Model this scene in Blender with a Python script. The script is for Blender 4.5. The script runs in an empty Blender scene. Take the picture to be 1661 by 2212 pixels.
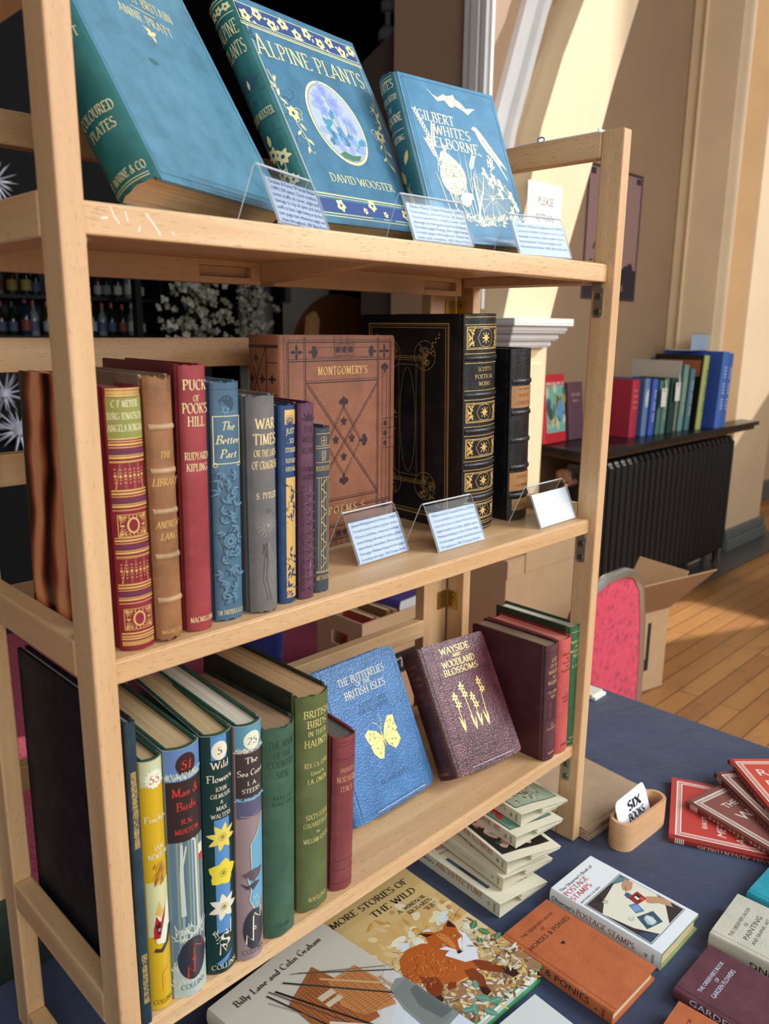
import bpy, math, random
from mathutils import Vector, Matrix
from math import sin, cos, pi, radians as RAD

random.seed(7)
SC = bpy.context.scene
COL = SC.collection

# ------------------------------------------------------------------ camera
cam_d = bpy.data.cameras.new('camera'); cam = bpy.data.objects.new('camera', cam_d); COL.objects.link(cam)
_r = Vector((0.706048, -0.708079, 0.010986)); _u = Vector((0.152434, 0.167109, 0.974083)); _f = Vector((0.691564, 0.686075, -0.225922))
cam.matrix_world = Matrix(((_r.x, _u.x, -_f.x, -0.23923), (_r.y, _u.y, -_f.y, -0.50214), (_r.z, _u.z, -_f.z, 0.70156), (0, 0, 0, 1)))
cam_d.sensor_fit = 'VERTICAL'; cam_d.sensor_height = 36.0; cam_d.lens = 1718.2 * 36.0 / 2212.0
cam_d.clip_start = 0.02; cam_d.clip_end = 60
cam_d.dof.use_dof = True; cam_d.dof.focus_distance = 0.86; cam_d.dof.aperture_fstop = 9.0
SC.camera = cam

# ------------------------------------------------------------------ light and exposure
SC.view_settings.view_transform = 'Standard'; SC.view_settings.look = 'None'
SC.view_settings.gamma = 1.0; SC.view_settings.use_curve_mapping = False
SC.view_settings.exposure = 0.0
world = bpy.data.worlds.new('hall_daylight'); SC.world = world; world.use_nodes = True
world.node_tree.nodes['Background'].inputs[0].default_value = (0.93, 0.97, 1.0, 1)
world.node_tree.nodes['Background'].inputs[1].default_value = 0.36

def lamp(name, kind, loc, target, energy, color, size=None, sizey=None):
    d = bpy.data.lights.new(name, kind); d.energy = energy; d.color = color
    o = bpy.data.objects.new(name, d); COL.objects.link(o); o.location = loc
    o.rotation_euler = (Vector(target) - Vector(loc)).to_track_quat('-Z', 'Y').to_euler()
    if kind == 'AREA':
        d.shape = 'RECTANGLE'; d.size = size; d.size_y = sizey or size
    return o
# tall hall window behind and to the right of the photographer
lamp('window_daylight', 'AREA', (2.5, -2.5, 2.4), (0.35, 0.0, 0.45), 150, (0.92, 0.96, 1.0), 2.0, 2.2)
lamp('fill_light_rear', 'AREA', (-1.2, -3.6, 2.0), (0.3, 0.2, 0.3), 95, (1.0, 0.97, 0.93), 3.0, 2.2)  # added soft fill from behind the camera
sun = lamp('sun', 'SUN', (8, -0.6, 5), (8 - 2.5, -0.6 + 1.0, 5 - 1.6), 5.6, (1.0, 0.96, 0.90)); sun.data.angle = RAD(0.6)
# ------------------------------------------------------------------ materials
def lin(c):
    return tuple(((v / 255) / 12.92 if v / 255 <= 0.04045 else ((v / 255 + 0.055) / 1.055) ** 2.4) for v in c[:3])
MATS = {}
def newmat(name):
    m = bpy.data.materials.new(name); m.use_nodes = True
    nt = m.node_tree; return m, nt, nt.nodes['Principled BSDF']
def N(nt, kind, **kw):
    n = nt.nodes.new(kind)
    for k, v in kw.items():
        if k.startswith('i_'): n.inputs[int(k[2:])].default_value = v
        else: setattr(n, k, v)
    return n
def coords(nt, scale=(1, 1, 1), rot=(0, 0, 0)):
    t = N(nt, 'ShaderNodeTexCoord'); mp = N(nt, 'ShaderNodeMapping')
    mp.inputs['Scale'].default_value = scale; mp.inputs['Rotation'].default_value = rot
    nt.links.new(t.outputs['Object'], mp.inputs['Vector']); return mp.outputs['Vector']
def noise(nt, vec, scale, detail=3, rough=0.5):
    n = N(nt, 'ShaderNodeTexNoise'); n.inputs['Scale'].default_value = scale
    n.inputs['Detail'].default_value = detail; n.inputs['Roughness'].default_value = rough
    nt.links.new(vec, n.inputs['Vector']); return n.outputs['Fac']
def ramp(nt, fac, stops):
    r = N(nt, 'ShaderNodeValToRGB'); e = r.color_ramp.elements
    while len(e) < len(stops): e.new(0.5)
    for el, (p, c) in zip(e, stops): el.position = p; el.color = tuple(c) + (1,) if len(c) == 3 else c
    nt.links.new(fac, r.inputs['Fac']); return r.outputs['Color']
def mixc(nt, fac, a, b, mode='MIX'):
    m = N(nt, 'ShaderNodeMix', data_type='RGBA', blend_type=mode)
    for sock, v in ((m.inputs[0], fac), (m.inputs[6], a), (m.inputs[7], b)):
        if hasattr(v, 'is_output'): nt.links.new(v, sock)
        elif isinstance(v, (int, float)): sock.default_value = v
        else: sock.default_value = tuple(v) + (1,)
    return m.outputs[2]
def bump(nt, b, h, strength, dist=0.001):
    n = N(nt, 'ShaderNodeBump'); n.inputs['Strength'].default_value = strength; n.inputs['Distance'].default_value = dist
    nt.links.new(h, n.inputs['Height']); nt.links.new(n.outputs['Normal'], b.inputs['Normal'])

def flat(c, rough=0.55, metal=0.0, spec=0.5, name='print'):
    k = ('flat', tuple(c), rough, metal)
    if k not in MATS:
        m, nt, b = newmat(name); b.inputs['Base Color'].default_value = lin(c) + (1,)
        b.inputs['Roughness'].default_value = rough; b.inputs['Metallic'].default_value = metal
        b.inputs['Specular IOR Level'].default_value = spec; MATS[k] = m
    return MATS[k]
def cloth(c, rough=0.6, wear=0.25, weave=1.0, kind='weave', var=0.12, spec=0.5):
    k = ('cloth', tuple(c), rough, wear, weave, kind)
    if k in MATS: return MATS[k]
    m, nt, b = newmat('book_cloth' if kind == 'weave' else 'book_leather')
    v = coords(nt)
    base = lin(c); dark = tuple(x * (1 - var * 2) for x in base); lite = tuple(min(1, x * (1 + var) + 0.012) for x in base)
    n1 = noise(nt, v, 38, 5, 0.65)
    col = ramp(nt, n1, [(0.3, dark), (0.5, base), (0.72, lite)])
    if wear:
        n2 = noise(nt, v, 120, 6, 0.7)
        wc = tuple(min(1, x * 1.25 + 0.07) for x in base)
        f = ramp(nt, n2, [(0.62, (0, 0, 0)), (0.80, (wear, wear, wear))])
        col = mixc(nt, f, col, wc)
    nt.links.new(col, b.inputs['Base Color'])
    b.inputs['Roughness'].default_value = rough; b.inputs['Specular IOR Level'].default_value = spec
    if kind == 'weave':
        bump(nt, b, noise(nt, v, 1500, 1, 0.5), 0.35 * weave, 0.0004)
    else:
        vo = N(nt, 'ShaderNodeTexVoronoi'); vo.inputs['Scale'].default_value = 900 / weave; vo.feature = 'SMOOTH_F1'
        nt.links.new(v, vo.inputs['Vector']); bump(nt, b, vo.outputs['Distance'], 0.6, 0.0006 * weave)
    MATS[k] = m; return m
def pages(c=(214, 190, 150), s=1.0):
    k = ('pages', tuple(c), s)
    if k in MATS: return MATS[k]
    m, nt, b = newmat('page_edges'); v = coords(nt, (4, 4, 900 * s))
    base = lin(c); n = noise(nt, v, 1.0, 3, 0.6)
    col = ramp(nt, n, [(0.30, tuple(x * 0.50 for x in base)), (0.5, base), (0.72, tuple(min(1, x * 1.22) for x in base))])
    nt.links.new(col, b.inputs['Base Color']); b.inputs['Roughness'].default_value = 0.85
    bump(nt, b, n, 0.5, 0.0006); MATS[k] = m; return m
def wood(axis, light=(224, 188, 143), dark=(196, 152, 106), rough=0.42, name='beech_wood'):
    k = ('wood', axis, tuple(light))
    if k in MATS: return MATS[k]
    m, nt, b = newmat(name); i = 'xyz'.index(axis)
    def sc(a, l): s = [a] * 3; s[i] = l; return tuple(s)
    v = coords(nt, sc(26, 1.6)); vf = coords(nt, sc(1050, 130))
    n1 = noise(nt, v, 1.0, 5, 0.6)
    col = ramp(nt, n1, [(0.32, lin(dark)), (0.52, tuple((a + c) / 2 for a, c in zip(lin(dark), lin(light)))), (0.66, lin(light))])
    n2 = noise(nt, vf, 1.0, 1, 0.4)
    f = ramp(nt, n2, [(0.63, (0, 0, 0)), (0.72, (0.5, 0.5, 0.5))])
    col = mixc(nt, f, col, tuple(x * 0.52 for x in lin(dark)))
    nt.links.new(col, b.inputs['Base Color']); b.inputs['Roughness'].default_value = rough
    bump(nt, b, n2, 0.15, 0.0004); MATS[k] = m; return m
def paint(c, rough=0.75, scale=3.0, var=0.06, name='painted_plaster', bmp=0.1):
    k = ('paint', tuple(c), rough, name)
    if k in MATS: return MATS[k]
    m, nt, b = newmat(name); v = coords(nt); base = lin(c); n = noise(nt, v, scale, 5, 0.6)
    nt.links.new(ramp(nt, n, [(0.3, tuple(x * (1 - var) for x in base)), (0.7, tuple(min(1, x * (1 + var)) for x in base))]), b.inputs['Base Color'])
    b.inputs['Roughness'].default_value = rough; bump(nt, b, noise(nt, v, 60, 3), bmp, 0.002); MATS[k] = m; return m
def gold_mat():
    if 'gold' in MATS: return MATS['gold']
    m, nt, b = newmat('gold_stamping'); b.inputs['Base Color'].default_value = lin((236, 200, 120)) + (1,)
    b.inputs['Metallic'].default_value = 0.55; b.inputs['Roughness'].default_value = 0.42
    MATS['gold'] = m; return m
def acrylic():
    if 'acr' in MATS: return MATS['acr']
    m = bpy.data.materials.new('clear_acrylic'); m.use_nodes = True; nt = m.node_tree; nt.nodes.clear()
    out = N(nt, 'ShaderNodeOutputMaterial'); tr = N(nt, 'ShaderNodeBsdfTransparent'); gl = N(nt, 'ShaderNodeBsdfGlossy')
    tr.inputs[0].default_value = (0.95, 0.97, 0.98, 1); gl.inputs['Roughness'].default_value = 0.06
    lw = N(nt, 'ShaderNodeLayerWeight'); lw.inputs[0].default_value = .5
    pw = N(nt, 'ShaderNodeMath', operation='POWER'); nt.links.new(lw.outputs['Facing'], pw.inputs[0]); pw.inputs[1].default_value = 4.0
    fr = N(nt, 'ShaderNodeMath', operation='MULTIPLY_ADD'); nt.links.new(pw.outputs[0], fr.inputs[0]); fr.inputs[1].default_value = .5; fr.inputs[2].default_value = .003
    mx = N(nt, 'ShaderNodeMixShader'); nt.links.new(fr.outputs[0], mx.inputs[0])
    nt.links.new(tr.outputs[0], mx.inputs[1]); nt.links.new(gl.outputs[0], mx.inputs[2]); nt.links.new(mx.outputs[0], out.inputs[0])
    MATS['acr'] = m; return m
def acrylic_edge():
    if 'acre' in MATS: return MATS['acre']
    m = bpy.data.materials.new('acrylic_cut_edge'); m.use_nodes = True; nt = m.node_tree; nt.nodes.clear()
    out = N(nt, 'ShaderNodeOutputMaterial'); tr = N(nt, 'ShaderNodeBsdfTransparent'); df = N(nt, 'ShaderNodeBsdfDiffuse')
    df.inputs[0].default_value = (0.80, 0.86, 0.90, 1); tr.inputs[0].default_value = (0.9, 0.95, 0.98, 1)
    mx = N(nt, 'ShaderNodeMixShader'); mx.inputs[0].default_value = 0.62
    nt.links.new(tr.outputs[0], mx.inputs[1]); nt.links.new(df.outputs[0], mx.inputs[2]); nt.links.new(mx.outputs[0], out.inputs[0])
    MATS['acre'] = m; return m

# ------------------------------------------------------------------ mesh builder
class MB:
    def __init__(s): s.v = []; s.f = []; s.m = []; s.mats = []; s.sm = []
    def mi(s, mat):
        if mat not in s.mats: s.mats.append(mat)
        return s.mats.index(mat)
    def add(s, vs, fs, mat, smooth=False):
        o = len(s.v); i = s.mi(mat); s.v += [tuple(p) for p in vs]
        for f in fs: s.f.append(tuple(o + k for k in f)); s.m.append(i); s.sm.append(smooth)
    def box(s, lo, hi, mat, M=None):
        x0, y0, z0 = lo; x1, y1, z1 = hi
        vs = [(x0, y0, z0), (x1, y0, z0), (x1, y1, z0), (x0, y1, z0), (x0, y0, z1), (x1, y0, z1), (x1, y1, z1), (x0, y1, z1)]
        if M: vs = [M @ Vector(p) for p in vs]
        s.add(vs, [(0, 3, 2, 1), (4, 5, 6, 7), (0, 1, 5, 4), (1, 2, 6, 5), (2, 3, 7, 6), (3, 0, 4, 7)], mat)
    def extrude(s, prof, a, b, fn, mat, smooth=False, caps=True, endmat=None, n=1):
        # prof: closed list of 2D points; fn(p2, t) -> 3D for t in [a, b]
        k = len(prof); vs = []
        for j in range(n + 1):
            t = a + (b - a) * j / n; vs += [fn(p, t) for p in prof]
        fs = [(j * k + i, j * k + (i + 1) % k, (j + 1) * k + (i + 1) % k, (j + 1) * k + i) for j in range(n) for i in range(k)]
        s.add(vs, fs, mat, smooth)
        if caps:
            s.add(vs[:k], [tuple(range(k - 1, -1, -1))], endmat or mat); s.add(vs[-k:], [tuple(range(k))], endmat or mat)
    def tube(s, pts, r, mat, n=8, caps=True):
        pts = [Vector(p) for p in pts]; rr = r if isinstance(r, (list, tuple)) else [r] * len(pts)
        vs = []; up = None
        for i, p in enumerate(pts):
            d = (pts[min(i + 1, len(pts) - 1)] - pts[max(i - 1, 0)]).normalized()
            if up is None: up = d.orthogonal().normalized()
            else: up = (up - d * up.dot(d)).normalized()
            q = d.cross(up)
            vs += [p + (up * cos(2 * pi * k / n) + q * sin(2 * pi * k / n)) * rr[i] for k in range(n)]
        fs = [(i * n + k, i * n + (k + 1) % n, (i + 1) * n + (k + 1) % n, (i + 1) * n + k) for i in range(len(pts) - 1) for k in range(n)]
        s.add(vs, fs, mat, True)
        if caps: s.add(vs[:n], [tuple(range(n - 1, -1, -1))], mat); s.add(vs[-n:], [tuple(range(n))], mat)
    def lathe(s, prof, c, mat, n=20, ax='z'):
        vs = []
        for (r, h) in prof:
            for k in range(n):
                a = 2 * pi * k / n; x, y = r * cos(a), r * sin(a)
                vs.append({'z': (c[0] + x, c[1] + y, c[2] + h), 'x': (c[0] + h, c[1] + x, c[2] + y), 'y': (c[0] + x, c[1] + h, c[2] + y)}[ax])
        fs = [(i * n + k, i * n + (k + 1) % n, (i + 1) * n + (k + 1) % n, (i + 1) * n + k) for i in range(len(prof) - 1) for k in range(n)]
        s.add(vs, fs, mat, True)
        s.add(vs[:n], [tuple(range(n - 1, -1, -1))], mat); s.add(vs[-n:], [tuple(range(n))], mat)
    def build(s, name, parent=None, bevel=0.0, seg=2, kind=None, loc=None, sharp=38):
        me = bpy.data.meshes.new(name); me.from_pydata(s.v, [], s.f)
        for m in s.mats: me.materials.append(m)
        me.polygons.foreach_set('material_index', s.m); me.polygons.foreach_set('use_smooth', s.sm)
        me.update()
        if any(s.sm):
            try: me.set_sharp_from_angle(angle=RAD(sharp))
            except Exception: pass
        o = bpy.data.objects.new(name, me); COL.objects.link(o)
        if parent: o.parent = parent
        if loc: o.location = loc
        if bevel:
            b = o.modifiers.new('soft_edges', 'BEVEL'); b.width = bevel; b.segments = seg; b.limit_method = 'ANGLE'; b.angle_limit = RAD(40)
            b.harden_normals = False
        if kind: o['kind'] = kind
        return o
def thing(name, label, cat, loc=(0, 0, 0), M=None, group=None, yaw=None):
    o = bpy.data.objects.new(name, None); COL.objects.link(o); o.empty_display_size = 0.02
    if M is not None: o.matrix_world = M
    else:
        o.location = loc
        if yaw is not None: o.rotation_euler = (0, 0, yaw)
    return tag(o, label, cat, group)
def tag(o, label, cat, group=None):
    o['label'] = label; o['category'] = cat
    if group: o['group'] = group
    return o

# ------------------------------------------------------------------ lettering
def A_(cx, cy, rx, ry, a0, a1, n=9):
    return [(cx + rx * cos(RAD(a0 + (a1 - a0) * i / n)), cy + ry * sin(RAD(a0 + (a1 - a0) * i / n))) for i in range(n + 1)]
L = lambda *p: list(p)
def _st(x, y0=0.0, y1=1.0): return L((x, y0), (x, y1))
G = {  # roman letters as pen strokes: (width, strokes, serif spots)
'A': (.74, [L((.06, 0), (.37, 1)), L((.37, 1), (.69, 0)), L((.17, .34), (.57, .34))], [(.06, 0), (.69, 0)]),
'B': (.62, [_st(.14), L((.14, 1), (.32, 1)) + A_(.32, .77, .2, .23, 90, -90) + L((.14, .54)), L((.14, .54), (.32, .54)) + A_(.32, .27, .25, .27, 90, -90) + L((.14, 0))], [(.08, 0), (.08, 1)]),
'C': (.70, [A_(.40, .5, .34, .5, 45, 315, 14)], []),
'D': (.74, [_st(.14), L((.14, 1), (.3, 1)) + A_(.3, .5, .38, .5, 90, -90, 12) + L((.14, 0))], [(.08, 0), (.08, 1)]),
'E': (.60, [_st(.14), L((.14, 1), (.52, 1), (.52, .86)), L((.14, .53), (.44, .53)), L((.14, 0), (.55, 0), (.55, .16))], [(.08, 0), (.08, 1)]),
'F': (.56, [_st(.14), L((.14, 1), (.52, 1), (.52, .86)), L((.14, .53), (.43, .53))], [(.14, 0), (.08, 1)]),
'G': (.76, [A_(.40, .5, .34, .5, 45, 320, 14), L((.66, .42), (.66, .1))], [(.66, .42)]),
'H': (.78, [_st(.14), _st(.64), L((.14, .52), (.64, .52))], [(.14, 0), (.14, 1), (.64, 0), (.64, 1)]),
'I': (.30, [_st(.15)], [(.15, 0), (.15, 1)]),
'J': (.36, [L((.2, 1), (.2, .1)) + A_(.08, .06, .12, .16, 0, -90, 5)], [(.2, 1)]),
'K': (.70, [_st(.14), L((.60, 1), (.16, .46)), L((.28, .6), (.64, 0))], [(.14, 0), (.14, 1), (.6, 1), (.64, 0)]),
'L': (.56, [_st(.14), L((.14, 0), (.52, 0), (.52, .17))], [(.08, 0), (.14, 1)]),
'M': (.92, [L((.12, 0), (.16, 1)), L((.16, 1), (.45, .05)), L((.45, .05), (.74, 1)), L((.74, 1), (.79, 0))], [(.12, 0), (.13, 1), (.79, 0), (.78, 1)]),
'N': (.78, [_st(.13), L((.13, 1), (.65, 0)), _st(.65)], [(.13, 0), (.09, 1), (.65, 1)]),
'O': (.80, [A_(.40, .5, .34, .5, 0, 360, 20)], []),
'P': (.58, [_st(.14), L((.14, 1), (.3, 1)) + A_(.3, .74, .23, .26, 90, -90) + L((.14, .48))], [(.14, 0), (.08, 1)]),
'Q': (.80, [A_(.40, .5, .34, .5, 0, 360, 20), L((.42, .05), (.74, -.2))], []),
'R': (.66, [_st(.14), L((.14, 1), (.3, 1)) + A_(.3, .75, .22, .25, 90, -90) + L((.14, .5)), L((.3, .5), (.62, 0))], [(.14, 0), (.08, 1), (.62, 0)]),
'S': (.54, [A_(.27, .75, .19, .25, 30, 270, 10) + A_(.27, .25, .21, .25, 90, -150, 10)], []),
'T': (.66, [_st(.33), L((.04, .84), (.04, 1), (.62, 1), (.62, .84))], [(.33, 0)]),
'U': (.74, [L((.13, 1), (.13, .3)) + A_(.37, .28, .24, .28, 180, 360, 10) + L((.61, 1))], [(.13, 1), (.61, 1)]),
'V': (.70, [L((.05, 1), (.35, 0)), L((.35, 0), (.65, 1))], [(.05, 1), (.65, 1)]),
'W': (1.0, [L((.04, 1), (.28, 0)), L((.28, 0), (.5, .9)), L((.5, .9), (.72, 0)), L((.72, 0), (.96, 1))], [(.04, 1), (.96, 1)]),
'X': (.70, [L((.06, 1), (.64, 0)), L((.06, 0), (.64, 1))], [(.06, 0), (.06, 1), (.64, 0), (.64, 1)]),
'Y': (.66, [L((.05, 1), (.33, .48)), L((.61, 1), (.33, .48)), L((.33, .48), (.33, 0))], [(.33, 0), (.05, 1), (.61, 1)]),
'Z': (.62, [L((.08, .84), (.08, 1), (.54, 1)), L((.54, 1), (.06, 0)), L((.06, 0), (.56, 0), (.56, .16))], []),
'&': (.74, [L((.66, .02), (.26, .66)) + A_(.36, .80, .13, .18, 190, -20, 8) + L((.40, .58), (.2, .44)) + A_(.26, .24, .2, .24, 120, 300, 8) + L((.56, .28), (.62, .48))], []),
'a': (.44, [L((.34, .4), (.34, 0)), A_(.22, .38, .12, .1, 150, 0, 5), A_(.2, .14, .14, .14, 60, 320, 8)], []),
'b': (.50, [_st(.1), A_(.25, .24, .17, .25, 150, -150, 10)], []),
'c': (.42, [A_(.23, .24, .17, .25, 50, 310, 10)], []),
'd': (.50, [_st(.38), A_(.22, .24, .16, .25, 30, 330, 10)], []),
'e': (.44, [L((.08, .26), (.38, .26)) + A_(.23, .25, .16, .25, 0, 300, 10)], []),
'f': (.30, [L((.14, 0), (.14, .8)) + A_(.25, .84, .11, .15, 180, 60, 4), L((.04, .48), (.28, .48))], []),
'g': (.48, [A_(.22, .26, .15, .23, 0, 360, 10), L((.38, .48), (.38, -.1)) + A_(.22, -.12, .16, .16, 0, -160, 6)], []),
'h': (.52, [_st(.12), A_(.26, .3, .14, .19, 160, 0, 6) + L((.4, 0))], []),
'i': (.24, [_st(.12, 0, .48), L((.12, .68), (.12, .75))], [(.12, 0)]),
'j': (.24, [L((.12, .48), (.12, -.2)), L((.12, .68), (.12, .75))], []),
'k': (.48, [_st(.1), L((.4, .48), (.12, .2)), L((.2, .28), (.44, 0))], []),
'l': (.24, [_st(.12)], [(.12, 0)]),
'm': (.78, [_st(.12, 0, .48), A_(.25, .32, .13, .17, 150, 0, 5) + L((.38, 0)), A_(.51, .32, .13, .17, 150, 0, 5) + L((.64, 0))], []),
'n': (.52, [_st(.12, 0, .48), A_(.26, .3, .14, .19, 150, 0, 6) + L((.4, 0))], []),
'o': (.48, [A_(.24, .24, .17, .25, 0, 360, 12)], []),
'p': (.50, [_st(.1, -.28, .48), A_(.25, .24, .17, .25, 150, -150, 10)], []),
'r': (.36, [_st(.12, 0, .48), A_(.26, .3, .14, .18, 150, 60, 4)], [(.12, 0)]),
's': (.38, [A_(.19, .36, .12, .12, 40, 270, 6) + A_(.19, .12, .13, .12, 90, -150, 6)], []),
't': (.32, [L((.14, .68), (.14, .1)) + A_(.24, .1, .1, .1, 180, 300, 4), L((.03, .48), (.28, .48))], []),
'u': (.52, [L((.1, .48), (.1, .16)) + A_(.24, .16, .14, .16, 180, 350, 6), _st(.39, 0, .48)], []),
'v': (.46, [L((.04, .48), (.23, 0)), L((.23, 0), (.42, .48))], []),
'w': (.66, [L((.04, .48), (.18, 0)), L((.18, 0), (.33, .44)), L((.33, .44), (.48, 0)), L((.48, 0), (.62, .48))], []),
'x': (.46, [L((.05, .48), (.41, 0)), L((.05, 0), (.41, .48))], []),
'y': (.46, [L((.04, .48), (.23, 0)), L((.42, .48), (.14, -.26))], []),
'1': (.4, [L((.08, .8), (.2, 1), (.2, 0))], [(.2, 0)]),
'2': (.52, [A_(.25, .74, .19, .26, 160, -30, 8) + L((.06, 0), (.48, 0))], []),
'5': (.52, [L((.44, 1), (.16, 1), (.12, .58)) + A_(.24, .32, .2, .3, 110, -150, 9)], []),
'.': (.2, [L((.08, 0), (.08, .09))], []), ',': (.2, [L((.1, .07), (.05, -.14))], []),
'-': (.34, [L((.05, .38), (.28, .38))], []), "'": (.16, [L((.08, 1), (.06, .78))], []), '"': (.3, [L((.08, 1), (.08, .78)), L((.2, 1), (.2, .78))], []),
}
FONT_CACHE = {}
def sans_geo(txt):
    if txt in FONT_CACHE: return FONT_CACHE[txt]
    c = bpy.data.curves.new('lettering', 'FONT'); c.body = txt; c.size = 1.0; c.resolution_u = 2; c.fill_mode = 'FRONT'
    o = bpy.data.objects.new('lettering', c); COL.objects.link(o)
    me = bpy.data.meshes.new_from_object(o.evaluated_get(bpy.context.evaluated_depsgraph_get()))
    g = ([(v.co.x, v.co.y) for v in me.vertices], [tuple(p.vertices) for p in me.polygons])
    bpy.data.objects.remove(o); bpy.data.curves.remove(c); bpy.data.meshes.remove(me)
    FONT_CACHE[txt] = g; return g
def clipx(q, x, sgn):
    o = []
    for i, a in enumerate(q):
        b = q[(i + 1) % len(q)]; ia, ib = (a[0] - x) * sgn >= 0, (b[0] - x) * sgn >= 0
        if ia: o.append(a)
        if ia != ib:
            t = (x - a[0]) / (b[0] - a[0]); o.append((x, a[1] + (b[1] - a[1]) * t))
    return o
class Art:
    """flat printed or stamped marks in a surface's own 2D metres, laid on that surface by a mapping"""
    def __init__(s): s.items = []; s.L = 0
    def raw(s, vs, fs, mat): s.items.append((vs, fs, mat, s.L))
    def poly(s, pts, mat): s.raw(list(pts), [tuple(range(len(pts)))], mat)
    def rect(s, x0, y0, x1, y1, mat, nx=1):
        vs = []
        for i in range(nx + 1):
            x = x0 + (x1 - x0) * i / nx; vs += [(x, y0), (x, y1)]
        s.raw(vs, [(2 * i, 2 * i + 2, 2 * i + 3, 2 * i + 1) for i in range(nx)], mat)
    def frame(s, x0, y0, x1, y1, w, mat, nx=1):
        s.rect(x0, y0, x1, y0 + w, mat, nx); s.rect(x0, y1 - w, x1, y1, mat, nx); s.rect(x0, y0, x0 + w, y1, mat); s.rect(x1 - w, y0, x1, y1, mat)
    def ell(s, cx, cy, rx, ry, mat, n=22, rot=0.0):
        c, q = cos(rot), sin(rot)
        s.poly([(cx + rx * cos(2 * pi * i / n) * c - ry * sin(2 * pi * i / n) * q, cy + rx * cos(2 * pi * i / n) * q + ry * sin(2 * pi * i / n) * c) for i in range(n)], mat)
    def ring(s, cx, cy, rx, ry, w, mat, n=28):
        s.rib([(cx + rx * cos(2 * pi * i / n), cy + ry * sin(2 * pi * i / n)) for i in range(n + 1)], w, mat)
    def rib(s, pts, w, mat):
        k = len(pts); ww = w if isinstance(w, (list, tuple)) else [w] * k; vs = []
        for i in range(k):
            a = pts[max(i - 1, 0)]; b = pts[min(i + 1, k - 1)]; dx, dy = b[0] - a[0], b[1] - a[1]; l = math.hypot(dx, dy) or 1
            nx, ny = -dy / l * ww[i] / 2, dx / l * ww[i] / 2
            vs += [(pts[i][0] + nx, pts[i][1] + ny), (pts[i][0] - nx, pts[i][1] - ny)]
        s.raw(vs, [(2 * i, 2 * i + 1, 2 * i + 3, 2 * i + 2) for i in range(k - 1)], mat)
    def leaf(s, x, y, ang, ln, wd, mat):
        c, q = cos(ang), sin(ang)
        pr = [(0, 0), (.25, .38), (.5, .5), (.8, .28), (1, 0), (.8, -.28), (.5, -.5), (.25, -.38)]
        s.poly([(x + ln * a * c - wd * b * q, y + ln * a * q + wd * b * c) for a, b in pr], mat)
    def flower(s, x, y, r, mat, n=5, centre=None, wd=.75, rot=.3):
        for i in range(n): s.leaf(x, y, rot + 2 * pi * i / n, r, r * wd, mat)
        if centre: s.L += 1; s.ell(x, y, r * .25, r * .25, centre, 8); s.L -= 1
    def scroll(s, x, y, ang, ln, mat, w=.0006, turn=1.0):
        pts = []; a = ang; px, py = x, y
        for i in range(14):
            pts.append((px, py)); st = ln / 12 * (1 - i / 20); px += st * cos(a); py += st * sin(a); a += turn * (.05 + .045 * i)
        s.rib(pts, w, mat)
    def marks(s, x, y, h, mat, fit, rot=0.0, n=9):   # lettering too faint to read: a row of small strokes
        c, q = cos(rot), sin(rot)
        for i in range(n):
            a = -fit / 2 + fit * (i + .15) / n; b = a + fit / n * .5; hh = h * (1, .7, .85, .7)[i % 4]
            if i % 5 == 4: continue
            s.poly([(x + u_ * c - v_ * q, y + u_ * q + v_ * c) for u_, v_ in ((a, 0), (b, 0), (b * .6 + a * .4, hh), (a, hh * .8))], mat)
    def text(s, t, x, y, h, mat, font='serif', al='c', fit=None, rot=0.0, shear=0.0, bold=1.0, sp=0.0, ws=1.0):
        parts = []; adv = 0.0
        if font == 'serif':
            for ch in t:
                if ch == ' ': adv += .36; continue
                if ch not in G: ch = ch.upper() if ch.upper() in G else '.'
                w, sts, ser = G[ch]
                for st in sts:
                    vs = []; k = len(st)
                    for i in range(k):
                        a = st[max(i - 1, 0)]; b = st[min(i + 1, k - 1)]; th = math.atan2(b[1] - a[1], b[0] - a[0])
                        hw = max(.05, .135 * abs(sin(th - RAD(28)))) * bold / 2; nx, ny = -sin(th) * hw, cos(th) * hw
                        vs += [(st[i][0] + nx + adv, st[i][1] + ny), (st[i][0] - nx + adv, st[i][1] - ny)]
                    parts.append((vs, [(2 * i, 2 * i + 1, 2 * i + 3, 2 * i + 2) for i in range(k - 1)]))
                for (sx, sy) in ser:
                    e = .026 if sy < .5 else -.026
                    parts.append(([(sx - .13 + adv, sy - .026 + e), (sx + .13 + adv, sy - .026 + e), (sx + .13 + adv, sy + .026 + e), (sx - .13 + adv, sy + .026 + e)], [(0, 1, 2, 3)]))
                adv += w + .05 + sp
            sc = h
        else:
            vs, fs = sans_geo(t); parts.append((vs, fs)); adv = max([p[0] for p in vs] + [.01]); sc = h / .73
        kx = (fit / (adv * sc) if fit else 1.0) * ws
        wtot = adv * sc * kx; x0 = {'c': -wtot / 2, 'l': 0.0, 'r': -wtot}[al]; c, q = cos(rot), sin(rot)
        for vs, fs in parts:
            o = []
            for (px, py) in vs:
                a, b = x0 + (px + shear * py) * sc * kx, py * sc
                o.append((x + a * c - b * q, y + a * q + b * c))
            s.raw(o, fs, mat)
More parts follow.
